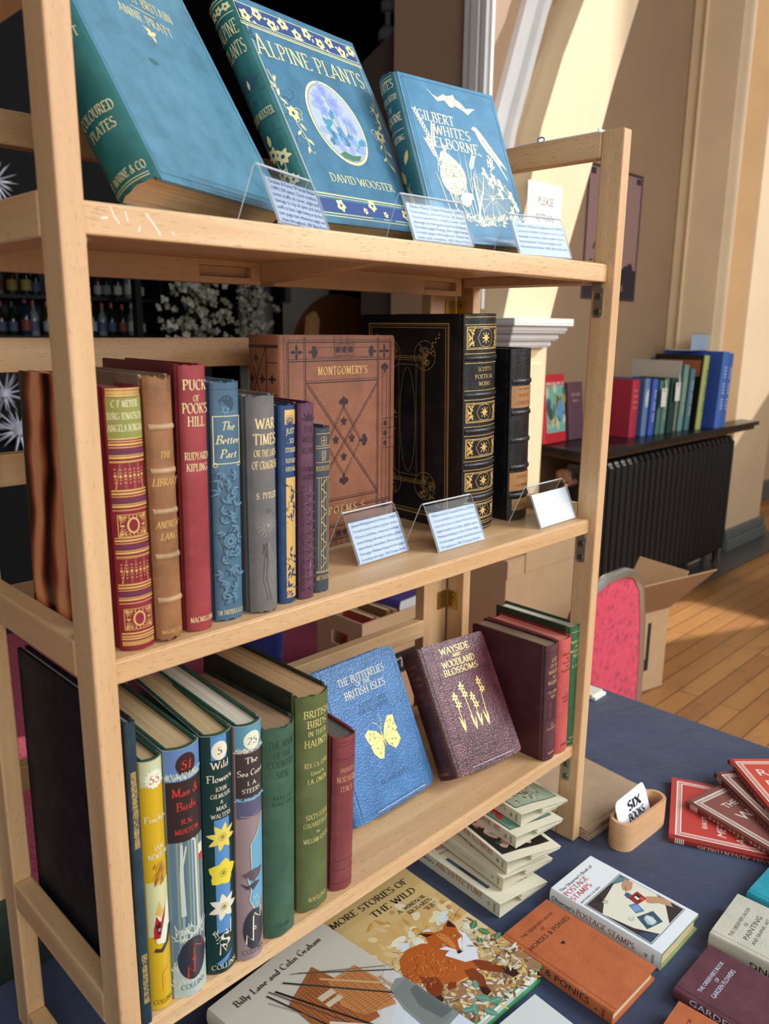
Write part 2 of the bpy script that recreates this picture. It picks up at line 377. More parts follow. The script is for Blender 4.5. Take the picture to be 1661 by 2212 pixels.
    def put(s, mb, fn, base=0.00012, step=0.00006, cut=0.0):
        for k_, (vs, fs, mat, l) in enumerate(s.items):
            l = l + (k_ % 47) / 52.0   # every mark its own depth, so none share a plane
            if cut:
                for f in fs:
                    q = [vs[k] for k in f]; x0 = min(p[0] for p in q); x1 = max(p[0] for p in q)
                    if x1 - x0 <= cut * .8: mb.add([fn(x, y, base + step * l) for x, y in q], [tuple(range(len(q)))], mat); continue
                    for i in range(int(math.floor(x0 / cut)), int(math.floor(x1 / cut)) + 1):
                        c = clipx(clipx(q, i * cut, 1), (i + 1) * cut, -1)
                        if len(c) > 2: mb.add([fn(x, y, base + step * l) for x, y in c], [tuple(range(len(c)))], mat)
                continue
            mb.add([fn(x, y, base + step * l) for x, y in vs], fs, mat)
class SArt(Art):   # spine titling is set wider and lower than cover titling
    def text(s, t, x, y, h, *a, **k):
        Art.text(s, t, x, y + h * .12, h * .74, *a, **k)
GOLD = gold_mat(); BLACK = flat((22, 20, 20), .6); WHITE = flat((238, 236, 228), .5); CREAM = flat((232, 224, 186), .5)

# ------------------------------------------------------------------ books
def pose(kind, x, y, z, yaw=0.0, lean=0.0, roll=0.0):
    """S: spine towards the viewer, C: front cover towards the viewer and leaning back, F: lying face up"""
    Rz = Matrix.Rotation(RAD(yaw), 4, 'Z')
    if kind == 'S':
        R = Rz @ Matrix.Rotation(RAD(lean), 4, 'Y'); u, v = R @ Vector((0, 1, 0)), R @ Vector((0, 0, 1))
    elif kind == 'C':
        R = Rz @ Matrix.Rotation(RAD(-lean), 4, 'X') @ Matrix.Rotation(RAD(roll), 4, 'Y'); u, v = R @ Vector((1, 0, 0)), R @ Vector((0, 0, 1))
    else:
        u, v = Rz @ Vector((1, 0, 0)), Rz @ Vector((0, 1, 0))
    n = u.cross(v)
    return Matrix(((u.x, v.x, n.x, x), (u.y, v.y, n.y, y), (u.z, v.z, n.z, z), (0, 0, 0, 1)))
BOOKS = []
def book(label, M, W, H, T, cov, spm=None, pg=None, front=None, spine=None, back=None, bulge=.16, bd=.0026, sq=.003, group=None,
         jacket=None, bands=None, bandmat=None, corner=0.0, rag=None, hollow=False):
    spm = spm or cov; pg = pg or pages(); r = thing('book', label, 'book', M=M, group=group); bg = bulge * T; g = .0065
    sw = lambda s_, q=0.0: -(bg + q) * (1 - (2 * s_ / T - 1) ** 2)
    def board(zlo, zhi):
        pr = [(g, 0)]
        if corner:
            pr += [(W - corner, 0)] + [(W - corner + corner * sin(RAD(a)), corner - corner * cos(RAD(a))) for a in (30, 60)] + [(W, corner), (W, H - corner)]
            pr += [(W - corner + corner * cos(RAD(a)), H - corner + corner * sin(RAD(a))) for a in (30, 60)] + [(W - corner, H)]
        else: pr += [(W, 0), (W, H)]
        pr += [(g, H)]; mb = MB(); mb.extrude(pr, zlo, zhi, lambda p, t: (p[0], p[1], t), cov); return mb
    fb = board(T - bd, T); bb = board(0, bd)
    jo = .0005 if jacket else 0.0
    if front and not jacket: front.put(fb, lambda x, y, o: (x, y, T + o))
    if back and not jacket: back.put(bb, lambda x, y, o: (W - x, y, -o))
    fb.build('front_board', r, .0007); bb.build('back_board', r, .0007)
    sp = MB(); n = 12
    outer = [(g, T - .0003), (g * .55, T - .0011), (.0012, T - .0003), (0, T - .0012)]
    outer += [(sw(T - .0012 - (T - .0024) * i / n), T - .0012 - (T - .0024) * i / n) for i in range(1, n)]
    outer += [(0, .0012), (.0012, .0003), (g * .55, .0011), (g, .0003)]
    th = .0014
    inner = [(g, bd), (th + .002, bd)] + [(sw(bd + (T - 2 * bd) * i / n) + th, bd + (T - 2 * bd) * i / n) for i in range(n + 1)] + [(th + .002, T - bd), (g, T - bd)]
    rg = rag or 0.0
    ny = 10
    k = len(outer) + len(inner); prof = outer + inner
    def spf(p, t):
        j = 0.0
        if rg and (t < .001 or t > H - .001): j = random.uniform(-rg, 0) * (1 if t > H / 2 else -1)
        return (p[0], t + j, p[1])
    sp.extrude(prof[::-1], 0, H, spf, spm, True, True, spm, 1)
    if spine and not jacket: spine.put(sp, lambda x, y, o: (sw(x, 0) - o * 1.3, y, x), cut=T / 16)
    so = sp.build('spine', r)
    if bands:
        for (bv, bh) in bands:
            mb = MB(); vs = []; m = 14; pr = [(-.5, -.0004), (-.32, .0011), (0, .0017), (.32, .0011), (.5, -.0004)]
            for i in range(m + 1):
                s_ = .0016 + (T - .0032) * i / m
                for (a, b_) in pr: vs.append((sw(s_) - b_, bv * H + a * bh, s_))
            q = len(pr)
            mb.add(vs, [(i * q + j, (i + 1) * q + j, (i + 1) * q + j + 1, i * q + j + 1) for i in range(m) for j in range(q - 1)], bandmat or spm, True)
            mb.build('raised_band', r)
    pb = MB(); bi = bd + .0001
    pr = [(sw(bi + (T - 2 * bi) * i / 8) * .9 + .0030, bi + (T - 2 * bi) * i / 8) for i in range(9)]
    pr += [(W - sq - .0016 * (1 - (2 * i / 6 - 1) ** 2) * (T / .03), T - bi - (T - 2 * bi) * i / 6) for i in range(7)]
    pb.extrude(pr, sq, H - sq, lambda p, t: (p[0], t, p[1]), pg); pb.build('page_block', r)
    if jacket:
        mb = MB(); e = .0004; o = []
        o += [(W + e, T + e), (g, T + e), (0.0, T + e * .6)] + [(sw(T - T * i / n, e) - e, T - T * i / n) for i in range(1, n)] + [(0.0, -e * .6), (g, -e), (W + e, -e)]
        inn = [(p[0], p[1]) for p in o]
        outp = []
        for i, p in enumerate(o):
            a = o[max(i - 1, 0)]; b_ = o[min(i + 1, len(o) - 1)]; dx, dy = b_[0] - a[0], b_[1] - a[1]; l = math.hypot(dx, dy)
            outp.append((p[0] + dy / l * .0004, p[1] - dx / l * .0004))
        q = [(x, z) for x, z in inn] + outp[::-1]
        jr = .0006
        mb.extrude(q, .0006, H - .0012, lambda p, t: (p[0], t, p[1]), jacket, True, True, flat((240, 238, 228), .6))
        if front: front.put(mb, lambda x, y, o_: (x, y, T + e + .0006 + o_))
        if spine: spine.put(mb, lambda x, y, o_: (sw(min(max(x, 0), T), e) - e - .0006 - o_ * 1.3, y, x), cut=T / 16)
        mb.build('dust_jacket', r)
    BOOKS.append(r); return r
# ------------------------------------------------------------------ the hall
FZ = -0.74
TAN = paint((224, 198, 160)); TAND = paint((150, 122, 94), name='tan_alcove_shade'); BROWN = paint((160, 130, 102), name='brown_wall_shade')  # alcove tan and side-wall brown are darkened to carry the shade there
GREYW = paint((206, 198, 186), name='grey_white_paint'); WHITEP = paint((214, 212, 208), .6, name='white_gloss_paint')
NIGHT = paint((9, 10, 16), .9, name='stage_darkness', var=.2); DADO = paint((104, 110, 108), .55, name='grey_green_paint')  # the stage recess's darkness is put into this near-black

def parquet():
    m, nt, b = newmat('wood_floor_boards'); v = coords(nt, (1, 1, 1))
    br = N(nt, 'ShaderNodeTexBrick'); nt.links.new(v, br.inputs['Vector'])
    br.inputs['Scale'].default_value = 1.0; br.inputs['Brick Width'].default_value = 1.7; br.inputs['Row Height'].default_value = 0.085
    br.inputs['Mortar Size'].default_value = 0.0022; br.offset = 0.37
    br.inputs['Color1'].default_value = lin((206, 152, 92)) + (1,); br.inputs['Color2'].default_value = lin((178, 124, 72)) + (1,); br.inputs['Mortar'].default_value = lin((92, 58, 30)) + (1,)
    n1 = noise(nt, coords(nt, (2.2, 26, 26)), 1.0, 5, .6)
    c = mixc(nt, .55, br.outputs['Color'], ramp(nt, n1, [(.3, lin((130, 86, 46))), (.7, lin((216, 166, 104)))]), 'MULTIPLY')
    c = mixc(nt, .55, br.outputs['Color'], c)
    n2 = noise(nt, v, 9, 6, .7)
    c = mixc(nt, ramp(nt, n2, [(.55, (0, 0, 0)), (.75, (.5, .5, .5))]), c, lin((96, 66, 40)))
    nt.links.new(c, b.inputs['Base Color']); b.inputs['Roughness'].default_value = .38; bump(nt, b, br.outputs['Fac'], -.2, .001); return m
mb = MB(); mb.add([(-2, -5, FZ), (8, -5, FZ), (8, 7.2, FZ), (-2, 7.2, FZ)], [(0, 1, 2, 3)], parquet()); mb.build('floor', kind='structure')
def carpet_mat():
    m, nt, b = newmat('red_carpet'); v = coords(nt); n = noise(nt, v, 240, 2, .7)
    nt.links.new(ramp(nt, n, [(.35, lin((112, 34, 54))), (.55, lin((176, 62, 84))), (.7, lin((214, 132, 148)))]), b.inputs['Base Color'])
    b.inputs['Roughness'].default_value = .95; bump(nt, b, n, .8, .004); return m
mb = MB(); mb.box((-1.99, .62, FZ), (2.38, 6.79, FZ + .006), carpet_mat()); o = mb.build('carpet'); tag(o, 'red patterned carpet covering the hall floor behind the bookcase', 'carpet')

def slab(name, poly, y0, y1, mat, bev=0):
    mb = MB(); mb.extrude(poly, y0, y1, lambda p, t: (p[0], t, p[1]), mat); return mb.build(name, kind='structure', bevel=bev)
EXT = [(2.4438, .72), (2.55, 1.12), (2.65, 1.4915), (2.775, 1.78), (2.9047, 2.0146), (3.2, 2.48), (3.5, 2.9)]
INT = [(3.76, 2.9), (3.50, 2.45), (3.3454, 2.13), (3.18, 1.76), (3.0351, 1.378), (2.90, 1.06), (2.776, .72)]
slab('wall_arch', EXT + INT, 1.5, 1.785, TAN)
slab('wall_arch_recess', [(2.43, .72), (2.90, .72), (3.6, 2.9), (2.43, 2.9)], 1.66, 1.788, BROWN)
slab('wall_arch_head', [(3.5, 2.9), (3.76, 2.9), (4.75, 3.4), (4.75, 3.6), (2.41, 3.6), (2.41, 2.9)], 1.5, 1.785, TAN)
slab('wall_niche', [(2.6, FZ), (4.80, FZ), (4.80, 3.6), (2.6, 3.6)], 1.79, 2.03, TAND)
# mouldings that follow the arch
def rail_along(name, pts, prof, mat):
    mb = MB(); vs = []
    for i, (x, z) in enumerate(pts):
        a = pts[max(i - 1, 0)]; b = pts[min(i + 1, len(pts) - 1)]; dx, dz = b[0] - a[0], b[1] - a[1]; l = math.hypot(dx, dz)
        for (w, d) in prof: vs.append((x + dz / l * w, 1.66 - d, z - dx / l * w))
    k = len(prof)
    mb.add(vs, [(i * k + j, (i + 1) * k + j, (i + 1) * k + j + 1, i * k + j + 1) for i in range(len(pts) - 1) for j in range(k - 1)], mat, True)
    return mb.build(name, kind='structure', sharp=25)
WM = [(2.46, 1.0), (2.53, 1.22), (2.586, 1.487), (2.68, 1.745), (2.774, 2.0), (3.0, 2.5), (3.25, 2.9)]
rail_along('trim_1', WM, [(-.075, 0), (-.075, .03), (-.045, .05), (-.04, .03), (-.01, .03), (0, .062), (.03, .062), (.045, .03), (.07, .03), (.075, 0)], WHITEP)
rail_along('trim_2', [(x + .16, z) for x, z in WM], [(-.03, 0), (-.02, .02), (0, .028), (.02, .02), (.03, 0)], BROWN)
# side face of the pier and the wall running back towards the stage
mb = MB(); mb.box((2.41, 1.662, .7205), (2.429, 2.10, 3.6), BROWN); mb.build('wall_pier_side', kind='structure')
mb = MB(); mb.box((2.44, 1.662, FZ), (2.488, 2.10, .72), GREYW); mb.build('wall_pier_base', kind='structure')
mb = MB()
for a, b, d in ((1.563, 1.578, .012), (1.578, 1.60, .03), (1.60, 1.612, .018), (1.612, 1.65, .035), (1.65, 1.66, .02), (1.66, 1.684, .03)):
    mb.box((2.41 - d, a + .01, .78), (2.415, b + .01, 3.6), WHITEP)
mb.build('trim_3', kind='structure')
mb = MB(); mb.extrude([(2.105, .76), (2.36, .76), (2.36, 1.86), (2.105, 1.97)], 0, .06, lambda p, t: (2.47 + t, p[0], p[1]), paint((78, 64, 54), name='dim_brown_shade')); mb.build('wall_stage_side', kind='structure')  # dark brown carries the shade on this wall
# pier shaft, capital
mb = MB(); mb.box((2.49, 1.5, FZ), (2.775, 1.785, .64), TAN); mb.box((2.53, 1.494, -.4), (2.735, 1.5, .56), TAN); mb.build('wall_pier_shaft', kind='structure', bevel=.006)
mb = MB(); pr = [(0, .625), (.012, .632), (.018, .655), (.035, .662), (.04, .685), (.06, .695), (.066, .715), (.085, .722), (.085, .738), (0, .745)]
for (d, z0), (d2, z1) in zip(pr[:-1], pr[1:]):
    d_ = max(d, d2)
    if z1 > z0: mb.box((2.475 - d_, 1.485 - d_, z0), (2.735 + d_, 1.785, z1), WHITEP)
mb.build('trim_4', kind='structure', bevel=.003)
# right-hand stepped pier
mb = MB(); mb.box((4.48, 1.5, FZ), (4.64, 1.789, 3.6), TAN); mb.box((4.466, 1.70, FZ), (4.48, 1.72, 3.6), TAN); mb.box((4.641, 1.66, FZ), (4.954, 1.789, 3.6), TAN); mb.build('wall_pier_step', kind='structure', bevel=.008)
mb = MB(); mb.box((4.955, 1.5, FZ), (5.59, 2.05, 3.6), TAN); mb.build('wall_pier_right', kind='structure', bevel=.008)
mb = MB(); mb.box((5.58, 2.0, FZ), (8, 2.1, 3.6), TAN); mb.build('wall_back_right', kind='structure')
mb = MB(); mb.box((4.95, 1.455, FZ + .02), (5.62, 1.499, FZ + .10), DADO); mb.box((4.95, 1.468, FZ + .10), (5.61, 1.499, FZ + .16), DADO); mb.build('baseboard_right', kind='structure', bevel=.008)
mb = MB(); mb.box((5.60, 1.95, FZ), (8, 1.999, FZ + .16), DADO); mb.build('baseboard_back', kind='structure', bevel=.008)
mb = MB(); mb.box((2.9, 1.29, FZ), (5.75, 1.62, FZ + .022), paint((74, 76, 78), .35, name='slate_hearth')); mb.build('floor_slate', kind='structure', bevel=.01)
# unseen wall added to mask the sun, open only towards arch and pier
mb = MB(); X = 8.0
mb.box((X, -5, FZ), (X + .2, -.95, 8), TAN); mb.box((X, .85, FZ), (X + .2, 2.1, 8), TAN); mb.box((X, -.95, FZ), (X + .2, .85, 1.9), TAN); mb.box((X, -.95, 6.6), (X + .2, .85, 8), TAN); mb.box((X, -.42, 1.9), (X + .2, .07, 6.6), TAN)
mb.build('sun_mask_wall', kind='structure')
# dark stage and bar recess on the left
mb = MB(); mb.box((-2, 6.8, FZ), (5.2, 7.0, 4.2), NIGHT); mb.build('wall_back', kind='structure')
mb = MB(); mb.box((-2, 2.1, 3.9), (5.2, 7.0, 4.1), NIGHT); mb.build('ceiling', kind='structure')
mb = MB(); mb.box((-2.1, .6, FZ), (-2, 7.0, 4.1), NIGHT); mb.build('wall_left', kind='structure')
mb = MB(); mb.box((2.5, 2.04, FZ), (5.2, 2.12, 4.1), NIGHT); mb.build('wall_stage_front', kind='structure')
mb = MB(); mb.box((5.2, 2.13, FZ), (5.3, 7.0, 4.1), NIGHT); mb.build('wall_stage_right', kind='structure')
mb = MB(); mb.box((3.40, 4.6, FZ), (5.2, 4.7, 1.35), GREYW); mb.build('wall_stage_back', kind='structure')
mb = MB(); mb.box((4.55, 4.55, FZ), (4.68, 4.6, 1.35), WHITEP); mb.build('trim_5', kind='structure')

# ------------------------------------------------------------------ things along the far walls
def poster(name, label, cat, x0, x1, z0, z1, y, base, art):
    mb = MB(); mb.box((x0, y, z0), (x1, y + .003, z1), base); art.put(mb, lambda a, b, o: (x0 + a, y - o * 4, z0 + b)); return tag(mb.build(name), label, cat)
A = Art(); w, h = .56, .66; pm = flat((150, 118, 112), .8); pd = flat((60, 44, 48), .8)
A.rect(0, 0, w, .16, flat((40, 34, 42), .8)); A.L = 1
for i in range(12): A.ell(.03 + i * .045, .155 + .02 * sin(i * 2.1), .035, .03, flat((40, 34, 42), .8), 9)
A.rib([(.08, .25), (.16, .34), (.2, .45), (.21, .52)], [.01, .03, .022, .01], pd); A.rib([(.21, .4), (.27, .47), (.36, .5)], [.02, .012, .004], pd); A.ell(.19, .55, .03, .04, pd, 10)
A.frame(0, 0, w, h, .014, pd); A.rect(.02, h - .05, .07, h - .02, pd); A.rect(w - .07, h - .05, w - .02, h - .02, pd); A.marks(w / 2, .05, .035, pm, .3)
poster('poster', 'dull mauve poster with dark foot on the shaded alcove wall', 'poster', 3.49, 4.04, .86, 1.52, 1.786, pm, A)
A = Art(); w, h = .245, .34
for i, t in enumerate(['PLEASE', 'REFRAIN', 'FROM USING', 'HEAVY']): A.text(t, w * .52, h - .085 - i * .066, .034, flat((70, 70, 74), .7), 'sans', fit=.019 * len(t))
poster('notice', 'white paper notice reading PLEASE REFRAIN on the arch', 'sign', 2.575, 2.82, .945, 1.285, 1.4975, WHITE, A)

# mantel shelf over the radiator
BLK = flat((16, 17, 20), .32); DKBR = flat((58, 40, 30), .4)
mb = MB(); pl = [(2.97, 1.375), (5.03, 1.375), (5.03, 1.495), (4.465, 1.495), (4.465, 1.785), (3.06, 1.785)]
mb.extrude(pl, .125, .15, lambda p, t: (p[0], p[1], t), BLK)
mb.extrude([(a + (.02 if a < 4 else -.02), max(b, 1.395)) for a, b in pl], .10, .125, lambda p, t: (p[0], p[1], t), DKBR)
o = mb.build('mantel_shelf', bevel=.004); tag(o, 'black shelf board above the radiator carrying a row of books', 'shelf')
# radiator
RB = flat((20, 21, 26), .38)
rad = thing('radiator', 'black cast iron column radiator under the black shelf', 'radiator', (3.86, 1.46, FZ + .022))
NS = 27; pitch = 1.70 / NS
mb = MB()
prof = [(-.066, .09), (-.05, .075), (.05, .075), (.066, .09), (.066, .765), (.045, .80), (-.045, .80), (-.066, .765)]
mb.extrude(prof, -.019, .019, lambda p, t: (t, p[0], p[1]), RB)
for yy in (-.056, 0, .056): mb.tube([(0, yy, .1), (0, yy, .77)], .0225, RB, 8)
sec = mb.build('radiator_section', rad, .006)
for i in range(NS):
    c = sec if i == 0 else sec.copy()
    if i: COL.objects.link(c); c.parent = rad
    c.location = ((i - (NS - 1) / 2) * pitch, 0, 0)
for xx in (-.80, .80):
    for yy in (-.04, .04):
        mb = MB(); mb.lathe([(.022, 0), (.015, .02), (.018, .085)], (xx, yy, 0), RB, 10); mb.build('foot', rad)
for zz in (.14, .72):
    mb = MB(); mb.tube([(-.85, 0, zz), (.85, 0, zz)], .022, RB, 8); mb.build('header_pipe', rad)
CU = flat((132, 92, 66), .4, .6)
mb = MB(); mb.tube([(-.85, 0, .72), (-.93, 0, .72), (-.95, 0, .70), (-.95, 0, .30)], .017, CU, 8); mb.lathe([(.026, 0), (.036, .01), (.036, .05), (.02, .06)], (-.95, 0, .73), CU, 12); mb.lathe([(.03, 0), (.03, .05)], (-.95, 0, .45), CU, 10); mb.build('valve', rad)

def slimbook(label, x, y, z, W, H, T, col, spc=None, lean=0.0, yaw=0.0, kind='S', art=None, spa=None, group='books on the black shelf'):
    return book(label, pose(kind, x, y, z, yaw, lean), W, H, T, flat(col, .55, name='book_cloth'), flat(spc or col, .55, name='book_cloth'), group=group, front=art, spine=spa, bulge=.1)
MZ = .1505
A = Art(); w, h = .195, .335; A.rect(.02, .05, w - .004, h - .055, flat((112, 176, 166))); A.L = 1
for i in range(26): A.ell(.03 + random.random() * .16, .08 + random.random() * .2, .012 + random.random() * .014, .02 + random.random() * .02, flat(random.choice([(60, 120, 130), (190, 200, 170), (88, 92, 60), (52, 84, 74), (150, 150, 96)])), 9)
A.ell(.15, .16, .03, .05, flat((92, 150, 190)), 12); A.rib([(.04, .05), (.06, .1), (.1, .1), (.11, .06)], .006, flat((170, 130, 60))); A.L = 2
A.marks(w * .55, h - .05, .016, WHITE, .165, 0, 17); A.marks(.07, .085, .007, WHITE, .08, 0, 14); A.marks(.07, .074, .007, WHITE, .07, 0, 12)
S_ = Art(); S_.marks(.014, .19, .016, flat((236, 180, 180)), .22, -pi / 2, 18)
book('red book with a painted street scene on its cover, left end of the black shelf', pose('C', 3.05, 1.70, MZ, 2, 6), w, h, .038, flat((196, 42, 52), .4), group='books on the black shelf', front=A, spine=S_)
A = Art(); A.marks(.07, .22, .02, flat((190, 160, 130)), .09); A.marks(.07, .19, .016, flat((190, 160, 130)), .07, 0, 6)
slimbook('purple-brown book with pale title beside the red street-scene book', 3.29, 1.70, MZ, .14, .29, .03, (96, 66, 78), lean=6, yaw=4, kind='C', art=A)
def spine_lines(T, H, col, t, h=None):
    S = Art(); S.marks(T * .32, H * .5, T * .40, flat(col), H * .62, -pi / 2, 15); return S
slimbook('plain crimson book beside the bookcase post on the black shelf', 3.63, 1.53, MZ, .19, .30, .072, (150, 30, 52), (182, 46, 66), 1, spa=(lambda S: ([S.marks(.036, .24 - i * .03, .014, GOLD, .045, 0, 4) for i in range(4)], S)[1])(Art()))
slimbook('slate blue book with a pale spine label right of the crimson book', 3.733, 1.515, MZ, .2, .305, .05, (64, 92, 142), (104, 134, 176), 2, spa=(lambda S: (S.ell(.025, .2, .017, .05, flat((206, 212, 200)), 14), S)[1])(Art()))
slimbook('royal blue book with white spine lettering beside the slate blue book', 3.797, 1.505, MZ, .2, .30, .052, (46, 72, 150), (70, 100, 182), 3, spa=spine_lines(.052, .30, (220, 226, 240), 'VOLUME ONE'))
slimbook('dark green book with a white string tag, first of the two tagged', 3.868, 1.50, MZ, .2, .29, .04, (24, 52, 50), (86, 124, 112), 3)
slimbook('sage green book between the two tagged green books', 3.915, 1.495, MZ, .2, .30, .045, (26, 56, 54), (96, 134, 120), 3, spa=spine_lines(.045, .3, (206, 196, 120), 'NATURE'))
slimbook('bottle green book with a white string tag, nearer the tall grey book', 3.985, 1.49, MZ, .2, .30, .07, (22, 50, 44), (28, 66, 56), 3, spa=(lambda S: (S.text('NOBU', .035, .16, .022, GOLD, 'sans', fit=.09, rot=-pi / 2), S.rect(.012, .03, .024, .06, GOLD), S.rect(.03, .03, .042, .06, GOLD), S.rect(.048, .03, .06, .06, GOLD), S)[3])(Art()))
slimbook('tall grey board-covered book standing behind the green books', 4.082, 1.50, MZ, .30, .39, .018, (176, 168, 156), (160, 152, 140), 3)
slimbook('tall sage green book with gilt spine bands next to the grey book', 4.107, 1.485, MZ, .22, .37, .05, (70, 104, 96), (118, 154, 140), 4, spa=spine_lines(.05, .37, (210, 196, 130), 'BRITISH'))
slimbook('teal book with white lettering left of the black picture book', 4.172, 1.475, MZ, .2, .345, .05, (40, 76, 92), (84, 124, 136), 4, spa=spine_lines(.05, .345, (220, 226, 226), 'GARDENS'))
A = Art(); w, h = .30, .42; A.rect(.03, h - .12, w - .02, h - .03, flat((150, 84, 50))); A.L = 1; A.ell(.16, .2, .05, .035, flat((214, 150, 104)), 12); A.ell(.17, .25, .025, .03, flat((206, 140, 96)), 10); A.ell(.2, .26, .03, .02, flat((40, 24, 20)), 10); A.rect(.19, .03, .25, .08, WHITE)
for i in range(6): A.rect(.198 + i * .008, .036, .202 + i * .008, .074, BLACK)
book('black picture book with a lime green spine, before the big blue book', pose('S', 4.262, 1.45, MZ, 0, 5), w, h, .058, flat((26, 22, 22), .3), flat((176, 186, 104), .5), group='books on the black shelf', back=A, spine=spine_lines(.058, .42, (90, 80, 40), 'PAINTERS'))
slimbook('big royal blue slipcased book, right end of the black shelf', 4.402, 1.40, MZ, .36, .44, .075, (42, 74, 150), (78, 124, 200), 4, spa=spine_lines(.075, .44, (226, 230, 240), 'HISTORY OF THE COUNTY'))
slimbook('second royal blue volume standing tight against the big blue book', 4.482, 1.40, MZ, .30, .43, .06, (40, 70, 146), (66, 110, 188), 4, spa=spine_lines(.06, .43, (226, 230, 240), 'HISTORY OF THE COUNTY'))
for lb, x, y, z in (('white string price tag hanging on the dark green book', 3.888, 1.478, .30), ('white string price tag hanging on the bottle green book', 4.028, 1.468, .325)):
    t = thing('price_tag', lb, 'tag', (x, y, z), group='string tags on the shelf books')
    mb = MB(); mb.box((-.028, 0, 0), (.028, .0015, .10), WHITE); mb.box((-.008, -.0006, .082), (.008, 0, .094), flat((176, 96, 60))); mb.build('card', t, .004)
    mb = MB(); mb.tube([(0, -.001, .088), (.004, -.006, .11), (.002, .0, .14)], .0022, WHITE, 5); mb.build('string', t)
mb = MB(); mb.box((4.16, 1.52, .0), (4.42, 1.523, .10), acrylic()); mb.box((4.17, 1.523, .004), (4.41, 1.525, .088), flat((176, 196, 224), .3)); mb.box((4.16, 1.523, 0), (4.42, 1.64, .003), acrylic_edge())
o = mb.build('sign_holder'); o.location = (.09, 0, .593); o.rotation_euler = (0, 0, 0); tag(o, 'clear plastic sign holder standing on top of the big blue books', 'holder')

# ------------------------------------------------------------------ chairs
CHROME = flat((196, 194, 186), .25, .85); RED = None
def plush():
    m, nt, b = newmat('red_upholstery'); v = coords(nt); n = noise(nt, v, 60, 4, .6)
    nt.links.new(ramp(nt, n, [(.34, lin((150, 22, 50))), (.45, lin((206, 36, 74))), (.7, lin((222, 52, 88)))]), b.inputs['Base Color'])
    b.inputs['Roughness'].default_value = .9; b.inputs['Sheen Weight'].default_value = .3; bump(nt, b, noise(nt, v, 700, 2), .4, .001); return m
PLUSH = plush()
def chair(label, loc, yaw, frame):  # the back panel's outer face looks to -y
    r = thing('banquet_chair', label, 'chair', loc, yaw=yaw)     # +y looks out of the seat
    out = [(-.195, .46), (-.178, .62), (-.150, .76), (-.125, .83), (-.085, .872), (-.04, .886), (.04, .886), (.085, .872), (.125, .83), (.150, .76), (.178, .62), (.195, .46)]
    mb = MB(); mb.extrude(out[::-1], -.016, .022, lambda p, t: (p[0], t - .05 * (p[1] - .46), p[1]), PLUSH); mb.build('backrest', r, .012, 3)
    mb = MB(); mb.tube([(p[0] * 1.04, -.012 - .05 * (p[1] - .46), p[1] + (.012 if p[1] > .8 else 0)) for p in out], .0125, frame, 8); mb.build('back_frame', r)
    mb = MB(); mb.box((-.205, .03, .42), (.205, .44, .475), PLUSH); mb.build('seat', r, .025, 3)
    mb = MB(); mb.box((-.20, .02, .405), (.20, .43, .42), flat((30, 28, 30), .6)); mb.build('seat_pan', r)
    for sx in (-1, 1):
        mb = MB(); mb.tube([(sx * .208, -.012, .47), (sx * .21, 0, .40), (sx * .225, -.02, 0)], .0125, frame, 8); mb.build('leg', r)
        mb = MB(); mb.tube([(sx * .205, .0, .41), (sx * .205, .40, .41), (sx * .21, .43, .38), (sx * .215, .47, 0)], .0125, frame, 8); mb.build('leg', r)
    return r
chair('red upholstered chair with chrome frame tucked at the table end', (1.355, .375, FZ), RAD(0), CHROME)
chair('red chair with dark frame at the right edge near the pier', (4.02, .60, FZ), RAD(150), flat((92, 84, 62), .35, .5))

# ------------------------------------------------------------------ cardboard boxes
CARD = paint((196, 160, 122), .85, 14, .05, 'corrugated_cardboard', .2); CARDI = paint((170, 134, 98), .85, 14, .05, 'cardboard_inside', .2)
r = thing('cardboard_box', 'tall plain cardboard box with slit top flap before the radiator', 'box', (2.35, 1.30, FZ + .022))
mb = MB(); w, d, h = .27, .14, .585
mb.box((-w, -d, 0), (w, -d + .006, h), CARD); mb.box((-w, d - .006, 0), (w, d, h), CARD); mb.box((-w, -d + .006, 0), (-w + .006, d - .006, h), CARD); mb.box((w - .006, -d + .006, 0), (w, d - .006, h), CARD); mb.box((-w, -d, 0), (w, d, .006), CARD); mb.build('walls', r)
mb = MB(); mb.box((-w, -d - .005, h - .07), (-.165, -d - .0005, h - .004), CARD); mb.box((-.155, -d - .005, h - .07), (w, -d - .0005, h + .012), CARD); mb.build('flap', r)
R_ = Matrix.Translation((2.75, .83, FZ + .002)) @ Matrix.Rotation(RAD(-13), 4, 'Z')
r = thing('cardboard_box', 'cardboard box with an open raised flap behind the red chair', 'box', M=R_)
mb = MB(); w, d, h = .50, .25, .345
mb.box((-w, 0, 0), (0, .006, h), CARD); mb.box((-w, d - .006, 0), (0, d, h), CARD); mb.box((-w, .006, 0), (-w + .006, d - .006, h), CARD); mb.box((-.006, .006, 0), (0, d - .006, h), CARD); mb.box((-w, 0, 0), (0, d, .006), CARDI)
A = Art(); K = flat((34, 32, 34), .8); A.rect(-.12, .13, -.10, .30, K); A.rect(-.32, .095, -.10, .145, K); A.ring(-.20, .22, .028, .032, .014, K); A.put(mb, lambda x, y, o: (x, -o * 5, y)); mb.build('walls', r)
mb = MB(); mb.extrude([(-w, 0), (0, 0), (0, .29), (-w, .29)], 0, .005, lambda p, t: (p[0], -p[1] * .68 + t * .7, h + p[1] * .73 + t * .7), CARDI); mb.build('flap', r)
mb = MB(); mb.extrude([(0, 0), (d, 0), (d, .16), (0, .16)], 0, .005, lambda p, t: (.02 + p[1] * .5 + t, p[0], h + p[1] * .86), CARD); mb.build('flap', r)
r = thing('cardboard_box', 'self-storage cardboard box filled with books behind the bookcase', 'box', (1.547, 1.372, FZ + .001))
mb = MB(); w, d, h = .42, .24, .44
